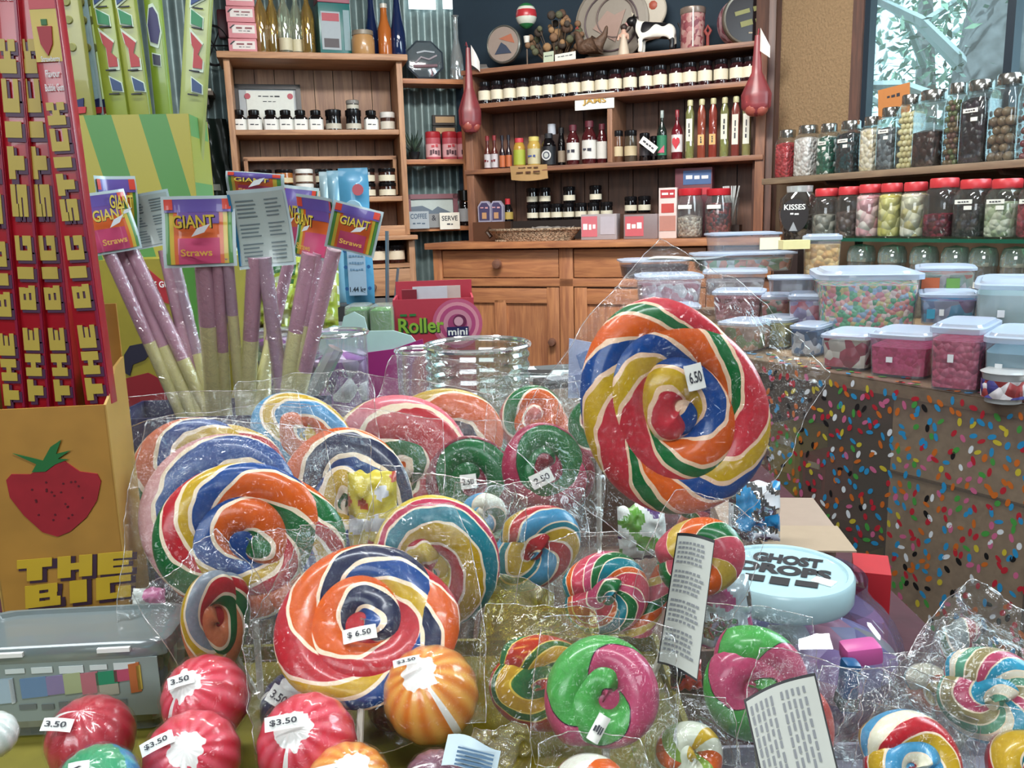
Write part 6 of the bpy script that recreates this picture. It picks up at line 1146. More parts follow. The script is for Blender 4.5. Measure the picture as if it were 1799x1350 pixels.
# ------------------------------------------------------------------ green striped box with long packs
D1 = 1.08; a = at(132, 204, D1); b = at(328, 204, D1); w_ = b.x - a.x; zt_ = a.z; h = zt_ - ZT
t = thing('striped_display_box', Matrix.Translation(((a.x + b.x) / 2, D1, ZT)) @ RZ(5), 'tall green and yellow striped card box holding long yellow packs', 'box'); STP = stripes([('#a09838', .5), ('#4a8440', .5)], 15.5, 3.2, .32)
for nm, cc, dd, mm_ in (('front_panel', (0, .002, h / 2), (w_, .004, h), STP), ('back_panel', (0, .09, h / 2), (w_, .004, h), STP), ('side_panel', (w_ / 2 - .002, .046, h / 2), (.004, .086, h), stripes([('#98a048', .5), ('#5c9458', .5)], 0, 9, 0)), ('side_panel', (-w_ / 2 + .002, .046, h / 2), (.004, .086, h), STP)): MB().box(cc, dd, mm_).build(nm, t)
def longpack(x0, x1, ybot, lean, D, col, lab, kind=0):
    a = at(x0, ybot, D); b = at(x1, ybot, D); w_ = b.x - a.x; M = Matrix.Translation(((a.x + b.x) / 2, D, a.z - .1)) @ RY(lean); t = thing('long_sweet_pack', M, lab, 'sweet pack', 'long packs standing in the striped box'); H = .36
    m = MB(); m.box((0, .006, H / 2), (w_, .012, H), P(col, .3, 0, .3, 0, 40, .2), bev=.003); m.build('packet', t); k = D / F; zz = lambda py: .1 + (ybot - py) * k
    m = MB(); W2 = P('#c8d8c4', .4)
    def sh(poly, col, e=1.0):
        m.prism([(x * k, zz(y)) for x, y in poly], -.0022, -.0004, P(col, .4)); cx_ = sum(x for x, y in poly) / len(poly); cy = sum(y for x, y in poly) / len(poly); m.prism([((cx_ + (x - cx_) * 1.22) * k, zz(cy + (y - cy) * 1.22)) for x, y in poly], -.0012, -.0002, W2)
    if kind == 0:
        for off in (0, -175):
            y_ = lambda v: v + off
            sh([(-10, y_(-12)), (12, y_(-12)), (12, y_(14)), (-10, y_(28))], '#1c3c74'); sh([(-9, y_(35)), (10, y_(46)), (10, y_(61)), (-8, y_(57))], '#1a7c4c'); sh([(-8, y_(70)), (12, y_(88)), (6, y_(104)), (14, y_(112)), (14, y_(126)), (-1, y_(126)), (-1, y_(96)), (-5, y_(90))], '#a82c30'); sh([(-2, y_(142)), (15, y_(152)), (16, y_(165)), (0, y_(163))], '#1c3c6c')
            for yb in (32, 63, 131, 169): m.box((2 * k, -.0026, zz(y_(yb))), (17 * k, .001, 2.2 * k), P('#1c1c2c'))
    elif kind == 1:
        sh([(-9, 60), (-4, 34), (2, 32), (8, 44), (10, 70), (4, 90), (-7, 86)], '#241c58'); sh([(-6, 105), (6, 108), (5, 124), (-6, 122)], '#1c1c3c')
    else:
        m.prism([(-8 * k, zz(180)), (10 * k, zz(176)), (8 * k, zz(190)), (-6 * k, zz(190))], -.0022, -.0004, P('#1c2458')); m.prism([(-8 * k, zz(190)), (12 * k, zz(190)), (10 * k, zz(200)), (-4 * k, zz(201))], -.0022, -.0004, P('#b83038'))
        for y_ in (24, 52, 95): m.lathe([(7 * k, 0), (6 * k, .0015)], P('#8a8a4c'), T(2 * k, -.0006, zz(y_)) @ RX(90), 14)
    m.build('print', t)
longpack(122, 166, 203, -1, 1.10, '#989440', 'dull yellow long pack with round badges at the left of the striped box', 2)
longpack(166, 182, 203, -2, 1.13, '#a8c8d0', 'pale blue narrow pack beside the dull yellow one', 3)
longpack(183, 190, 203, -2, 1.15, '#b4bc58', 'yellow long pack seen on its edge in the striped box', 3)
longpack(191, 230, 203, -2, 1.13, '#94a238', 'yellow-green long pack with coloured shapes, left of the matching pair')
longpack(230, 268, 203, -2, 1.135, '#98a03c', 'yellow-green long pack with coloured shapes, right of the matching pair')
longpack(272, 300, 203, 0, 1.16, '#86a034', 'green long pack with a dark blue oval in the striped box', 1)
longpack(292, 336, 204, 9, 1.13, '#a8b468', 'pale long pack with coloured shapes leaning to the right')
# lower box with bubble gum sign
D2 = 1.0; a = at(168, 470, D2); b = at(398, 470, D2); w_ = b.x - a.x; h = at(280, 455, D2).z - ZT
t = thing('gum_carton', Matrix.Translation(((a.x + b.x) / 2, D2, ZT)) @ RZ(-3), 'yellow carton with red diamond lettered BUBBLE GUM behind the straw packs', 'box'); k = D2 / F
def X2(px): return (px - 283) * k
def Z2(py): return h - (py - 455) * k
m = MB(); m.box((0, .04, h / 2), (w_, .08, h), P('#9c9028', .5, 0, 0, 0, 40, .2)); m.build('carton', t)
m = MB(); m.prism([(X2(318), Z2(460)), (X2(345), Z2(460)), (X2(368), Z2(700)), (X2(335), Z2(700))], -.001, .001, P('#4c8c34', .5)); m.prism([(X2(372), Z2(462)), (X2(396), Z2(462)), (X2(396), Z2(560)), (X2(384), Z2(585)), (X2(376), Z2(560))], -.0012, .001, P('#201c64', .5))
m.prism([(X2(236), Z2(492)), (X2(258), Z2(470)), (X2(282), Z2(492)), (X2(300), Z2(496)), (X2(296), Z2(520)), (X2(292), Z2(534)), (X2(256), Z2(520)), (X2(238), Z2(516))], -.0012, .001, P('#a8202c', .5)); m.text('BUBBLE GUM', 74 * k, 11 * k, WHITE, T(X2(268), -.0022, Z2(499)))
m.prism([(X2(196), Z2(665)), (X2(240), Z2(655)), (X2(300), Z2(690)), (X2(300), Z2(760)), (X2(196), Z2(760))], -.0012, .001, P('#8a1420', .5)); m.prism([(X2(x), Z2(y)) for x, y in [(200, 622), (212, 606), (236, 602), (250, 618), (236, 632), (214, 640), (206, 660), (198, 655)]], -.0011, .001, P('#1a1830', .5)); m.build('print', t)
m = MB(); m.box((0, 0, .05), (.12, .12, .1), P('#141a4a', .4)); 
# ------------------------------------------------------------------ giant straw packs
tb = at(395, 724, .86); hb = tb.z - ZT
t = thing('straw_bucket', T(tb.x - .01, .885, ZT), 'dark blue open box holding the long straw packs', 'box')
NB = P('#1a2050', .45)
for nm, cc, dd in (('front_panel', (0, -.045, hb / 2), (.21, .003, hb)), ('back_panel', (0, .045, hb / 2), (.21, .003, hb)), ('side_panel', (-.1035, 0, hb / 2), (.003, .087, hb)), ('side_panel', (.1035, 0, hb / 2), (.003, .087, hb))): MB().box(cc, dd, NB).build(nm, t)
MAU, CRM = P('#c496aa', .35, 0, .4, 0, 30, .1), P('#e6e0a4', .35, 0, .4, 0, 30, .1)
MAU2 = P('#bfa0b4', .35, 0, .4, 0, 30, .2)
SLV = film('#eef2f4', .16, .12, .08, .4, 60)
def header(w_, h, back, parent, M, seed=0):
    """bag header: printed card inside clear plastic"""
    m = MB(); cur = lambda x, z, e: (x, .006 * sin(x / w_ * 4 + seed) + .004 * sin(z / h * 3 + seed * 2) - e, z)
    def q(x0, x1, z0, z1, col, e): m.surf(lambda a, b: cur((x0 + (x1 - x0) * a - .5) * w_, (z0 + (z1 - z0) * b - .5) * h, e), 8, 6, P(col, .35, 0, .4))
    q(-.06, 1.06, -.05, 1.05, '#b8ccd0', 0)
    if back:
        q(0, 1, 0, 1, '#aab8b4', .0006); q(-.06, -.01, 0, 1, '#2c7ca8', .0008)
        for k in range(16):
            z = .06 + k * .055
            if k in (5, 10): continue
            for s_ in range(2): q(.06 + s_ * .5, .42 + s_ * .5 - .1 * random.random(), z, z + .02, '#6c7c80', .0012)
    else:
        q(0, 1, 0, 1, '#4c8a44', .0006); q(.07, .93, 0, 1, '#c8b03c', .0009); q(.14, .86, 0, 1, '#d0622c', .0012); q(.2, .8, .0, .4, '#c04870', .0015); q(.0, 1, .8, 1.0, '#6454a0', .0018); q(0, .14, .84, 1, '#d04838', .0021); q(.86, 1, .84, 1, '#d04838', .0021); q(.2, .8, .62, .84, '#6c5098', .0017)
        m.text('GIANT', w_ * .66, h * .2, P('#141418'), T(w_ * .015, -.0125, h * .14)); m.text('GIANT', w_ * .66, h * .2, P('#d4bc40'), T(0, -.0133, h * .155)); m.text('Straws', w_ * .5, h * .11, P('#d8a848'), T(0, -.0125, -h * .32)); m.add([(-.01, -.0125, -.004), (.006, -.0128, .001), (.014, -.0130, .011), (-.002, -.0127, .006)], [(0, 1, 2, 3)], P('#d4dade'), S(w_ / .075, 1, w_ / .075) @ T(.006, -.0012, -.002))
    return m.build('header_label', parent, M)
def strawpack(D, hd, straws, lab, back=False, yaw=0, roll=0, tilt=0, seed=0):
    x0, x1, y0, y1 = hd; c_ = at((x0 + x1) / 2, (y0 + y1) / 2, D); M = Matrix.Translation(c_); t = thing('giant_straw_pack', M, lab, 'straw pack', 'giant straw packs in the blue box')
    k = D / F; header((x1 - x0) * k / max(.35, cos(rad(yaw))), (y1 - y0) * k, back, t, RZ(yaw) @ RX(tilt) @ RY(roll), seed)
    for (xa, ya, xb, yb, yc, wpx, tone) in straws:
        wpx *= 1.3
        A = at(xa, ya, D + .006) - c_; B = at(xb, yb, .875) - c_; B2 = A + (B - A) * 1.12; f = (yc - ya) / (yb - ya); f = max(.02, min(.98, f)); C_ = A.lerp(B, f); r = wpx * k / 2
        m = MB(); top, bot = (MAU, CRM) if tone == 0 else (MAU2, CRM) if tone == 1 else (CRM, MAU)
        m.tube([A, A.lerp(C_, .5), C_], r, top, seg=12); m.tube([C_, C_.lerp(B2, .5), B2], r * 1.002, bot, seg=12); m.build('straw', t)
        m = MB(); m.tube([A + Vector((0, 0, .0)), A.lerp(B2, .4), A.lerp(B2, .75), B2], [r * 1.1, r * 1.16, r * 1.12, r * 1.1], BAG, seg=10); m.build('sleeve', t)
strawpack(.83, (296, 404, 352, 462), [(358, 455, 378, 726, 566, 25, 0), (382, 455, 398, 726, 612, 16, 0), (400, 452, 424, 726, 548, 15, 1)], 'straw pack with the flattest colourful GIANT header, facing the front')
strawpack(.84, (418, 506, 340, 462), [(448, 452, 434, 726, 592, 22, 0), (464, 452, 500, 726, 700, 20, 1)], 'straw pack seen from behind with its grey printed back', True, -6, -4, 0, 1)
strawpack(.86, (184, 222, 318, 428), [(203, 425, 340, 726, 605, 20, 0), (222, 420, 366, 726, 628, 18, 0)], 'twisted straw pack at the upper left of the bunch', False, 52, 0, 0, 2)
strawpack(.84, (156, 206, 345, 440), [(188, 436, 318, 726, 596, 17, 0)], 'narrow turned straw pack at the far left of the bunch', False, 58, -8, 0, 3)
strawpack(.88, (232, 296, 345, 428), [(290, 440, 352, 726, 652, 18, 0), (302, 440, 372, 726, 620, 14, 1)], 'straw pack with silvery white back beside the main header', True, 30, -10, 0, 4)
strawpack(.90, (404, 492, 306, 340), [(470, 345, 470, 726, 500, 10, 1)], 'straw pack behind the grey one with only its purple top showing', False, 0, 5, 0, 5)
strawpack(.89, (496, 548, 335, 440), [(512, 440, 447, 726, 598, 16, 0)], 'straw pack between the grey back and the right-hand ones', False, -30, 8, 0, 6)
strawpack(.84, (524, 580, 352, 450), [(546, 445, 496, 726, 577, 24, 0), (560, 445, 512, 726, 566, 15, 0)], 'straw pack turned aside, second from the right of the bunch', False, -38, 10, 0, 7)
strawpack(.82, (584, 660, 366, 440), [(587, 438, 518, 726, 646, 20, 0)], 'rightmost straw pack, its header tilted to the right', False, 8, 16, 0, 8)
# ------------------------------------------------------------------ middle of the table: boxes, jars, bags
def pxp(pts, D, o): return [((at(x, y, D) - o).x, (at(x, y, D) - o).z) for x, y in pts]
D3 = 1.7; a = at(690, 527, D3); b = at(832, 527, D3); w_ = b.x - a.x; h = a.z - ZT
t = thing('roller_gum_box', Matrix.Translation(((a.x + b.x) / 2, D3, ZT)) @ RZ(4), 'open red sweet box lettered roller with a pink swirl, in front of the dresser', 'box'); RB_ = P('#b8384a', .45)
for nm, cc, dd in (('front_panel', (0, 0, h / 2), (w_, .004, h)), ('back_panel', (0, .12, h * .54), (w_, .004, h * 1.08)), ('side_panel', (-w_ / 2 + .002, .06, h / 2), (.004, .116, h)), ('side_panel', (w_ / 2 - .002, .06, h / 2), (.004, .116, h))): MB().box(cc, dd, RB_).build(nm, t)
k = D3 / F; m = MB(); cx_ = 761
def X(px): return (px - cx_) * k
def Z(py): return h - (py - 527) * k
for r, cl in ((44, '#c05c80'), (38, '#d890a0'), (32, '#b04878'), (25, '#c8889c'), (17, '#a04070')): m.lathe([(r * k, 0), (r * k, .0006 + (44 - r) * .00003)], P(cl, .45), T(X(802), -.0024, Z(572)) @ RX(90), 30)
m.lathe([(12 * k, 0), (12 * k, .0022)], P('#6a1c48'), T(X(806), -.0024, Z(568)) @ RX(90), 20); m.lathe([(8 * k, 0), (8 * k, .0026)], P('#d0a0b0'), T(X(804), -.0024, Z(568)) @ RX(90), 20)
m.box((X(802), -.0055, Z(586)), (38 * k, .002, 17 * k), P('#1c1c54')); m.text('mini', 34 * k, 12 * k, WHITE, T(X(802), -.0075, Z(586)))
m.text('Roller', 80 * k, 27 * k, P('#1c4a24'), T(X(738) + .002, -.0032, Z(573) - .002), .05); m.text('Roller', 80 * k, 27 * k, P('#8cb83c'), T(X(738), -.0045, Z(573)), .02); m.text('~2', 28 * k, 8 * k, P('#2c7a3c'), T(X(716), -.0045, Z(554))); m.build('print', t)
m = MB(); m.box((X(755), .05, h + .006), (62 * k, .003, .03), P('#c8d0d8')); m.box((X(718), .05, h + .004), (.03, .02, .024), P('#7a1c2c')); m.box((X(797), .08, h + .004), (.03, .003, .03), P('#c8b8b0')); m.build('card_insert', t)
# green blocks in clear wrap
for i, (x0, x1) in enumerate(((603, 645), (647, 688))):
    D = 1.66; a = at(x0, 538, D); b = at(x1, 538, D); w_ = b.x - a.x; h = a.z - ZT; t = thing('green_sweet_pack', Matrix.Translation(((a.x + b.x) / 2, D, ZT)), 'clear-wrapped pack of green sweets, ' + ('farther from' if i == 0 else 'next to') + ' the red roller box', 'pack', 'green packs beside the roller box')
    MB().box((0, .04, h / 2 - .004), (w_ * .94, .075, h - .01), P('#4a9c34' if i == 0 else '#5ab040', .4), bev=.004).build('sweets', t); MB().box((0, .04, h / 2), (w_, .084, h - .001), film('#f0f8f0', .2, .12, .06, .3), bev=.008).build('wrapper', t)
# tall light blue bags
for i, (x0, x1, y0, y1, D, col) in enumerate(((594, 645, 296, 532, 1.85, '#58a4cc'), (574, 598, 300, 420, 1.9, '#88b8cc'), (560, 578, 302, 420, 1.95, '#a8c4cc'))):
    a = at(x0, y0, D); b = at(x1, y0, D); w_ = b.x - a.x; zb = at(x0, 535, D).z; h = a.z - zb; t = thing('tall_blue_bag', Matrix.Translation(((a.x + b.x) / 2, D, zb)), ['widest tall light blue bag lettered 1.44 kg', 'tall pale blue bag behind the widest one', 'narrow grey-blue bag, leftmost of the three tall ones'][i], 'bag', 'tall blue bags in front of the hutch')
    m = MB(); m.surf(lambda a_, b_: ((a_ - .5) * w_ * (1 + .04 * sin(b_ * 9)), -.02 * sin(pi * a_) * sin(pi * min(1, b_ * 1.05)) ** .5 if b_ < .95 else 0, b_ * h), 10, 24, P(col, .3, 0, .4)); m.surf(lambda a_, b_: ((a_ - .5) * w_, .02 * sin(pi * a_), b_ * h), 10, 6, P(col, .3)); m.build('bag_body', t)
    if i == 0:
        m = MB(); m.box((0, -.0235, h * .25), (w_ * .62, .002, h * .36), P('#a8c4dc', .4)); m.text('~5', w_ * .5, .007, P('#6c94b4'), T(0, -.0255, h * .36)); m.text('~6', w_ * .5, .007, P('#6c94b4'), T(0, -.0255, h * .31)); m.text('~5', w_ * .45, .007, P('#6c94b4'), T(0, -.0255, h * .26)); m.text('1.44 kg', w_ * .55, .014, P('#2c3c4c'), T(0, -.0255, h * .11))
        for z in (.12, .28, .4):
            for s_ in (-1, 1): m.lathe([(.004, 0), (.004, .001)], P('#1c5c98'), T(s_ * w_ * .4, -.018, h * z) @ RX(90), 8)
        m.lathe([(.012, 0), (.012, .001)], P('#c8606c'), T(.012, -.0225, h * .84) @ RX(90), 12); m.lathe([(.02, 0), (.018, .002)], P('#9cc4d8'), T(0, -.0225, h * .7) @ RX(90), 12); m.build('print', t)
zb = at(600, 535, 1.85).z; m = MB(); m.box((0, 0, (zb - ZT) / 2), (.24, .18, zb - ZT - .001), P('#3a3a3c')); tag(m.build('riser_box', None, T(at(604, 500, 1.9).x, 1.9, ZT)), 'grey box lifting the tall blue bags', 'box')
m = MB(); m.tube([(0, 0, 0), (.01, 0, .2)], .004, P('#8c9498', .3, .6)); m.tube([(.012, 0, 0), (.03, 0, .12)], .003, P('#8c9498', .3, .6)); p = at(678, 520, 1.88); tag(m.build('wire_stand', None, T(p.x, 1.88, p.z - .06)), 'thin grey wire stand beside the tall blue bags', 'stand')
m = MB(); m.box((0, 0, .01), (.08, .1, .02), P('#2a2422')); m.box((0, 0, (p.z - .06 - ZT) / 2), (.06, .08, p.z - .06 - ZT - .001), P('#3a2c28')); 
tag(m.build('stand_base', None, T(p.x + .01, 1.88, ZT)), 'dark block under the thin wire stand', 'block')
# yellow-green bags of sweets behind the straws
YG = [P('#9cac34', .3, 0, .6), P('#b8c858', .25, 0, .6), P('#dfe8dc', .25, 0, .6), P('#2c6a44', .3, 0, .5)]
def pillow(x, y, D, wpx, hpx, yaw, mats, lab, seed, grp='yellow-green sweet bags behind the straws', nm='sweet_bag'):
    p = at(x, y, D); w_ = wpx * D / F; h = hpx * D / F; m = MB()
    def fn(a, b, sg): 
        u, v = 2 * a - 1, 2 * b - 1; e = (1 - u ** 4) * (1 - v ** 4); n_ = noise.noise(Vector((u * 3, v * 3, seed))); am = min(1, w_ / .09); return (u * w_ / 2, -sg * .028 * am * e ** .6 + .009 * n_ * am, v * h / 2 + .006 * n_ * am)
    n0 = 24
    for sg in (1, -1): m.surf(lambda a, b: fn(a, b, sg), n0, n0, mats[0])
    for i in range(len(m.f)):
        f = m.f[i]; c_ = m.v[f[0]]; q = noise.noise(Vector((c_[0] * 48, c_[2] * 48, seed * 3)))
        if q > .18: m.m[i] = m.mi(mats[1])
        elif q < -.25: m.m[i] = m.mi(mats[2])
    return tag(m.build(nm, None, Matrix.Translation(p) @ RZ(yaw) @ RX(-12), angle=0), lab, 'bag', grp)
pillow(440, 480, 1.36, 76, 90, 10, [YG[2], YG[1], YG[0]], 'white and lime bag of sweets, upper left behind the straws', 3)
pillow(512, 490, 1.42, 90, 80, -8, [YG[1], YG[2], YG[3]], 'lime and white bag of sweets behind the middle straws', 5)
pillow(560, 500, 1.36, 70, 80, 4, [YG[2], YG[1], YG[0]], 'white bag of sweets with lime patches nearest the blue bags', 8)
pillow(460, 545, 1.30, 110, 90, 0, [YG[0], P('#6c6a24', .4), YG[1]], 'olive green bag of sweets below the white and lime bags', 11)
pillow(545, 545, 1.32, 96, 84, 6, [YG[0], P('#8a8a2c', .4), P('#c8c060', .4)], 'mustard bag of sweets below the bag nearest the blue bags', 14)
m = MB(); m.box((0, 0, .05), (.34, .16, .1), P('#4c4a44')); p = at(500, 560, 1.38); m = MB(); m.box((0, 0, (at(500, 585, 1.34).z - ZT) / 2), (.2, .12, at(500, 585, 1.34).z - ZT - .001), P('#5c6064')); tag(m.build('riser_box', None, T(at(505, 585, 1.4).x, 1.42, ZT)), 'grey box under the yellow-green sweet bags', 'box')
# clear tubs of lilac wrapped sweets
LIL = fill(['#b070c4', '#d8c0e4', '#8a3c98', '#f0ecf4', '#c890d0', '#6a2c80'], 45, .25, 1.0)
def ctub(x0, x1, y0, D, lab, level, mat, tint='#f2f4f8', nm='clear_tub', grp=None, rim=True, bulge=0.0):
    c_ = (x0 + x1) / 2; p = at(c_, y0, D); r = (x1 - x0) / 2 * D / F; h = p.z - ZT; t = thing(nm, T(p.x, D + r, ZT), lab, 'tub', grp); g = film(tint, .12, .12, .05)
    MB().lathe([(.001, .001), (r * .86, .001), (r, h)], g, None, 32, caps=False).build('tub_body', t)
    if mat: stuff(MB().lathe([(.001, .004), (r * .82, .004), (r * (.84 + .12 * level), h * level), (.001, h * level * 1.04)], mat, None, 32, caps=False).build('sweets', t))
    if rim: MB().tube([(r * cos(a_ * pi / 20), r * sin(a_ * pi / 20), h) for a_ in range(41)], .003, film('#ffffff', .3, .25, .05), seg=8).build('rim', t)
    return t
ctub(528, 636, 592, 1.12, 'clear tub of lilac wrapped sweets beside the magenta card', .9, LIL, grp='clear tubs of wrapped sweets')
ctub(404, 520, 592, 1.16, 'clear tub of lilac and white wrapped sweets behind the straws', .96, LIL, grp='clear tubs of wrapped sweets')
A_ = at(590, 612, 1.02) - at(550, 690, 1.02); e_ = A_ * ((at(550, 690, 1.02).z - ZT - .002) / A_.z); m = MB(); m.tube([A_, Vector((0, 0, 0)), -e_], .010, film('#d8e4e4', .3, .15, .06)); p = at(550, 690, 1.02); tag(m.build('clear_tube', None, Matrix.Translation(p)), 'clear plastic tube leaning before the lilac sweets', 'tube')
# white cloud topped magenta card
D4 = 1.27; o = at(650, 700, D4); o = Vector((o.x, D4, ZT)); 
m = MB(); m.prism(pxp([(560, 612), (566, 580), (586, 572), (600, 574), (604, 556), (622, 548), (640, 558), (646, 582), (690, 581), (722, 590), (732, 602), (700, 616), (650, 622), (636, 650), (630, 700), (560, 700)], D4, o), 0, .003, P('#bfe4e0', .5)); pp = pxp([(644, 620), (690, 614), (742, 596), (745, 610), (724, 640), (722, 700), (632, 700), (634, 650)], D4 - .003, o); m.prism(pp, -.003, 0, P('#a02c78', .5)); 
m.prism(pxp([(600, 690), (720, 690)], D4, o) + [(pp[0][0] + .05, 0), (pp[0][0] - .03, 0)], .001, .002, P('#a02c78', .5)); tag(m.build('display_card', None, Matrix.Translation(o)), 'magenta display card with a white cloud-shaped top', 'card')
# big open clear jar
D5 = .98; p = at(838, 606, D5); r = 92 * D5 / F; h = p.z - ZT; t = thing('open_glass_jar', T(p.x, D5, ZT), 'large empty clear jar with threaded open mouth in the middle of the table', 'jar')
JG = film('#e4f2ee', .10, .13, .04, hcol='#c8dcd8'); m = MB(); pr = [(.001, .001), (r * 1.35, .001), (r * 1.42, .012), (r * 1.42, h * .45), (r * 1.36, h * .58), (r * 1.15, h * .70), (r * .99, h * .77), (r * .97, h * .80)]
for kz in range(5): pr += [(r * .97, h * (.81 + kz * .036)), (r * 1.01, h * (.82 + kz * .036)), (r * 1.01, h * (.828 + kz * .036)), (r * .97, h * (.838 + kz * .036))]
pr += [(r * .97, h * .995), (r * 1.0, h)]; m.lathe(pr, JG, None, 48, caps=False); m.build('jar_body', t, angle=0); m = MB(); m.tube([(r * cos(a_ * pi / 24), r * sin(a_ * pi / 24), h) for a_ in range(49)], .003, film('#ffffff', .35, .3, .04), seg=8); m.build('rim', t)
stuff(MB().lathe([(.001, .004), (r * 1.3, .004), (r * 1.34, h * .3), (.001, h * .36)], fill(['#5c9c6c', '#b86c70', '#c8c8b0', '#7aa890'], 50), None, 32, caps=False).build('sweets', t))
ctub(690, 772, 622, 1.12, 'clear cup with pink and green sweets behind the open jar', .75, fill(['#b86c88', '#4c8c6c', '#c8a8b4', '#8a9c9c'], 50), nm='clear_cup')
# cards and papers on a low stand right of the jar
m = MB(); m.box((0, 0, .075), (.30, .62, .15), P('#5c4c40', .6), bev=.002); tag(m.build('display_stand', None, T(.08, 1.60, ZT)), 'low brown stand carrying the leaflets behind the open jar', 'stand')
ZS = ZT + .1505
p = at(1030, 690, 1.35); a = at(1000, 598, 1.35); m = MB(); m.prism(pxp([(1000, 595), (1060, 606), (1060, 700), (998, 700)], 1.35, Vector((p.x, 1.35, ZS))) , 0, .003, P('#a8b4d4', .5)); m.prism(pxp([(1012, 625), (1040, 612), (1048, 640), (1020, 650)], 1.348, Vector((p.x, 1.35, ZS))), -.0015, 0, P('#6c88b8', .5)); m.prism(pxp([(1006, 660), (1050, 650), (1052, 690), (1004, 690)], 1.348, Vector((p.x, 1.35, ZS))), -.0015, 0, P('#8898c0', .5)); m.box((.0, .02, .002), (.06, .05, .004), P('#8898c0'))
tag(m.build('leaflet', None, T(p.x, 1.35, ZS)), 'pale blue upright leaflet left of the biggest lollipop', 'leaflet')
for i, (x, y, D, w_, d_, c1, c2, rz, lab) in enumerate(((975, 650, 1.62, .14, .1, '#dfe8ea', '#5c6468', 12, 'white leaflet with grey photograph lying behind the open jar'), (940, 660, 1.5, .12, .09, '#c8d4d4', '#2c3034', -10, 'leaflet with dark picture lying nearest the open jar'), (985, 672, 1.42, .1, .07, '#2c2e34', '#8a9098', 20, 'black leaflet lying in front of the white one'))):
    p = atz(x, y, ZS + .005); m = MB(); m.box((0, 0, .004), (w_, d_, .006 + .004 * i), P(c1, .4)); m.box((0, 0, .0095 + .002 * i), (w_ * .6, d_ * .6, .002), P(c2, .4)); tag(m.build('leaflet', None, T(p.x, p.y, ZS + .001) @ RZ(rz)), lab, 'leaflet')
# ------------------------------------------------------------------ globe jar with white lid
D6 = .76; p = at(1375, 1000, D6); r = 128 * D6 / F; zl = p.z; t = thing('globe_jar', T(p.x, D6, ZT), 'round lilac plastic jar with big white lid lettered in black', 'jar'); H = zl - ZT; Rb = r * 1.5
m = MB(); pr = [(.001, .001), (Rb * .62, .001)] + [(Rb * (cos(q) ** .8 if cos(q) > 0 else 0), H * .44 + H * .42 * sin(q)) for q in [(-62 + i * 10) * pi / 180 for i in range(12)]] + [(r * .93, H * .84), (r * .93, H * .92)]
m.lathe(pr, film('#e0d8ec', .16, .12, .05, hcol='#a898bc'), None, 48, caps=False); m.build('jar_body', t, T(.025, 0.02, 0), angle=0)
stuff(MB().lathe([(.001, .006), (Rb * .6, .006), (Rb * .9, H * .32), (Rb * .93, H * .45), (Rb * .6, H * .55), (.001, H * .6)], fill(['#b8a0c8', '#a8c0c8', '#d0a0b0', '#a8c0a0', '#d8c8d8', '#8898b8', '#c89898'], 30, .5, .7), None, 36, caps=False).build('sweets', t, T(.025, .02, 0)))
m = MB(); m.lathe([(r * .97, H - .026), (r, H - .022), (r, H - .003), (r * .97, H), (r * .9, H), (r * .88, H - .002), (.001, H - .002)], P('#b8dce4', .25, 0, .5), None, 48, caps=False); lo = m.build('lid', t)
m = MB(); RT = T(0, 0, H - .0012) @ RZ(-24) @ Matrix(((1, 0, 0, 0), (0, 0, 1, 0), (0, 1, 0, 0), (0, 0, 0, 1)))
for (s_, z, w_) in (('GHOST', .42, 1.0), ('DROPS', .02, 1.3), ('~3', -.4, 1.0)): m.text(s_, r * w_, r * .36, P('#1c1c22'), RT @ T(r * .02, 0, r * z) @ S(1, 1, 1), .06)
m.box((r * .62, 0, 0), (r * .3, .001, r * .2), WHITE, RT @ RY(20)); m.build('lettering', lo)
# things behind and round the globe jar
p = at(1370, 930, .98); m = MB(); h_ = p.z - ZT; m.box((0, .06, h_ / 2), (.135, .12, h_), P('#a08c7c', .7), bev=.001); m.box((.02, -.03, h_ + .0), (.10, .08, .002), P('#a8947c', .7), T(0, 0, 0)); tag(m.build('cardboard_box', None, T(p.x, .98, ZT) @ RZ(-6)), 'plain brown cardboard box behind the white jar lid', 'box')
p = at(1533, 1008, .92); h_ = p.z - ZT; m = MB(); m.box((0, .03, h_ / 2), (.04, .06, h_), P('#b82c34', .4)); tag(m.build('small_red_box', None, T(p.x, .92, ZT) @ RZ(-20)), 'small red box at the table edge right of the white lid', 'box')
p = at(1395, 885, 1.25); h_ = p.z - ZT; m = MB(); m.box((0, 0, h_ / 2), (.12, .1, h_), P('#4c2038', .6)); m.box((0, -.051, h_ * .8), (.1, .002, h_ * .1), P('#6a3450')); tag(m.build('maroon_box', None, T(min(p.x, .33), 1.3, ZT)), 'dark maroon box behind the cardboard box', 'box')
FOIL = P('#c8ccd0', .12, .9, 0, .9, 45, .3)
def foil(x, y, D, wpx, hpx, lab, seed, mats, yaw=0): 
    return pillow(x, y, D, wpx, hpx, yaw, mats, lab, seed, 'foil bags among the lollipops', 'foil_bag')
foil(1325, 898, .92, 92, 110, 'silver foil bag with blue top behind the biggest lollipop', 21, [FOIL, P('#2c84b8', .25), P('#e0e4e8', .2)], -10)
foil(1128, 935, .84, 90, 100, 'rainbow printed bag with green and purple stripes below the biggest lollipop', 24, [P('#d8e0dc', .3), P('#5c9c34', .3), P('#4c2468', .3)], 6)
foil(655, 900, .72, 90, 150, 'yellow printed bag half hidden below the middle lollipop', 27, [P('#c8b83c', .3), P('#b84a34', .3), P('#c8ccd4', .3)], 0)
foil(262, 1062, .64, 60, 60, 'white and pink foil bag behind the clear tub at the left', 30, [P('#c8ccc8', .3), P('#c06090', .3), P('#dfe4e0', .3)], 0)
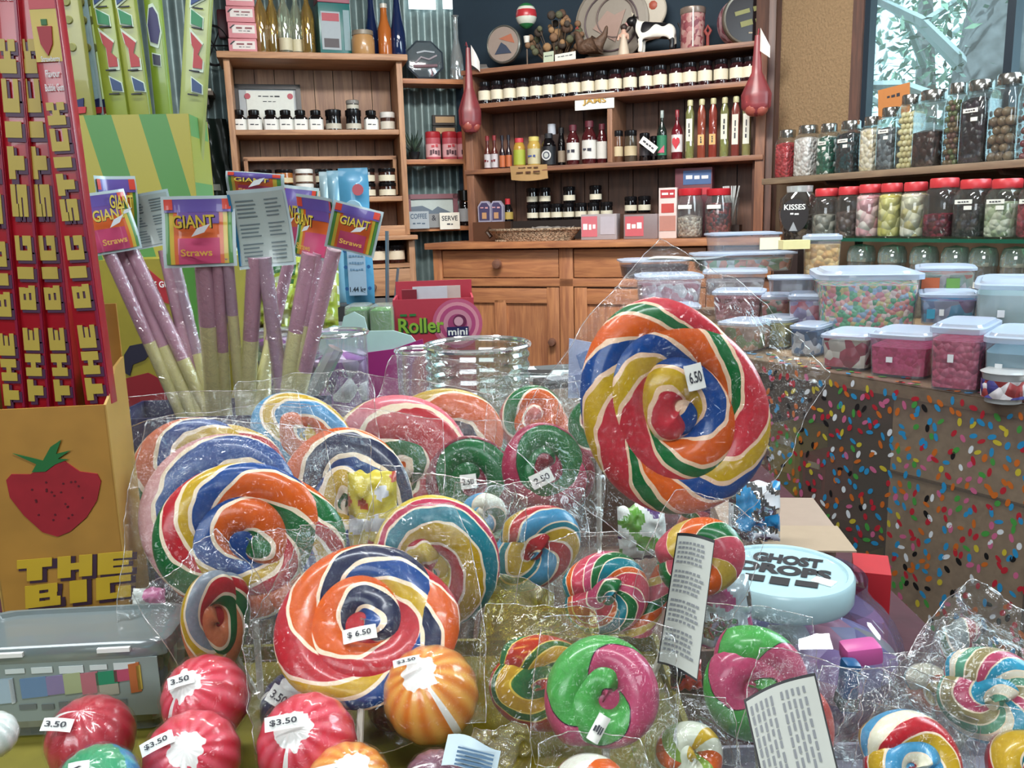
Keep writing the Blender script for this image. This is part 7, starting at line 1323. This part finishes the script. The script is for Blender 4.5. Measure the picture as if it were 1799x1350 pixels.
foil(1270, 1075, .60, 110, 130, 'silver bag with magenta print beside the long ingredients label', 33, [P('#b8ccd4', .2, .3), P('#a84878', .3), FOIL], 8)
foil(1205, 1185, .56, 60, 56, 'small red and black wrapped sweet between two green and pink lollipops', 36, [P('#b83024', .3, 0, .5), P('#1c1c20', .3), P('#b83024', .3)], 0)
foil(245, 960, .78, 56, 170, 'dark green and red bag behind the card box corner', 39, [P('#2c3c28', .4), P('#6a1c20', .4), P('#7c7c44', .4)], 0)
# pink and blue sweets beside the jar
p = at(1512, 1146, .60); m = MB(); m.box((0, 0, 0), (.028, .02, .015), P('#c85c9c', .35), bev=.004); tag(m.build('pink_sweet_block', None, Matrix.Translation(p) @ RY(-6)), 'pink rounded sweet block in front of the globe jar', 'sweet')
p = at(1490, 1205, .58); m = MB(); m.box((0, 0, 0), (.012, .014, .040), P('#1c5484', .3), bev=.003); m.box((0, -.0002, -.012), (.0125, .0145, .010), P('#1c3c44', .3)); tag(m.build('blue_sweet_bar', None, Matrix.Translation(p) @ RY(4)), 'dark blue sweet bar below the pink block', 'sweet')
# low heap boxes that carry the leaning lollipops
for (x0, x1, y0, y1, zt_, col, lab) in ((.12, .44, .35, .57, .112, '#8c8898', 'grey card tray under the front lollipops at the right'), (-.34, -.045, .655, .905, .152, '#4a3c34', 'brown card tray under the left lollipop cluster'), (-.04, .165, .655, .925, .142, '#5c4438', 'brown card tray under the biggest lollipop')):
    m = MB(); cx_, cy_ = (x0 + x1) / 2, (y0 + y1) / 2; w_, d_ = x1 - x0, y1 - y0; m.box((0, 0, (zt_ - .012) / 2), (w_ - .007, d_ - .007, zt_ - .012), P(col, .6))
    for (x, y, a_, b_) in ((0, d_ / 2 - .0015, w_, .003), (0, -d_ / 2 + .0015, w_, .003), (-w_ / 2 + .0015, 0, .003, d_ - .006), (w_ / 2 - .0015, 0, .003, d_ - .006)): m.box((x, y, zt_ / 2), (a_, b_, zt_), P(col, .6))
    tag(m.build('cardboard_tray', None, T(cx_, cy_, ZT)), lab, 'tray')
for x, y in ((-.6, .6), (.5, -.5), (.1, 2.4)):  # housings for the added ceiling lamps, out of view
    t = thing('added_ceiling_lamp', T(x, y, 2.6), 'unseen long ceiling lamp added for highlights, ' + ('above the table' if x < 0 else 'behind the viewer' if y < 0 else 'near the dresser'), 'lamp'); MB().box((0, 0, 0), (1.35, .22, .05), WHITE).build('housing', t)
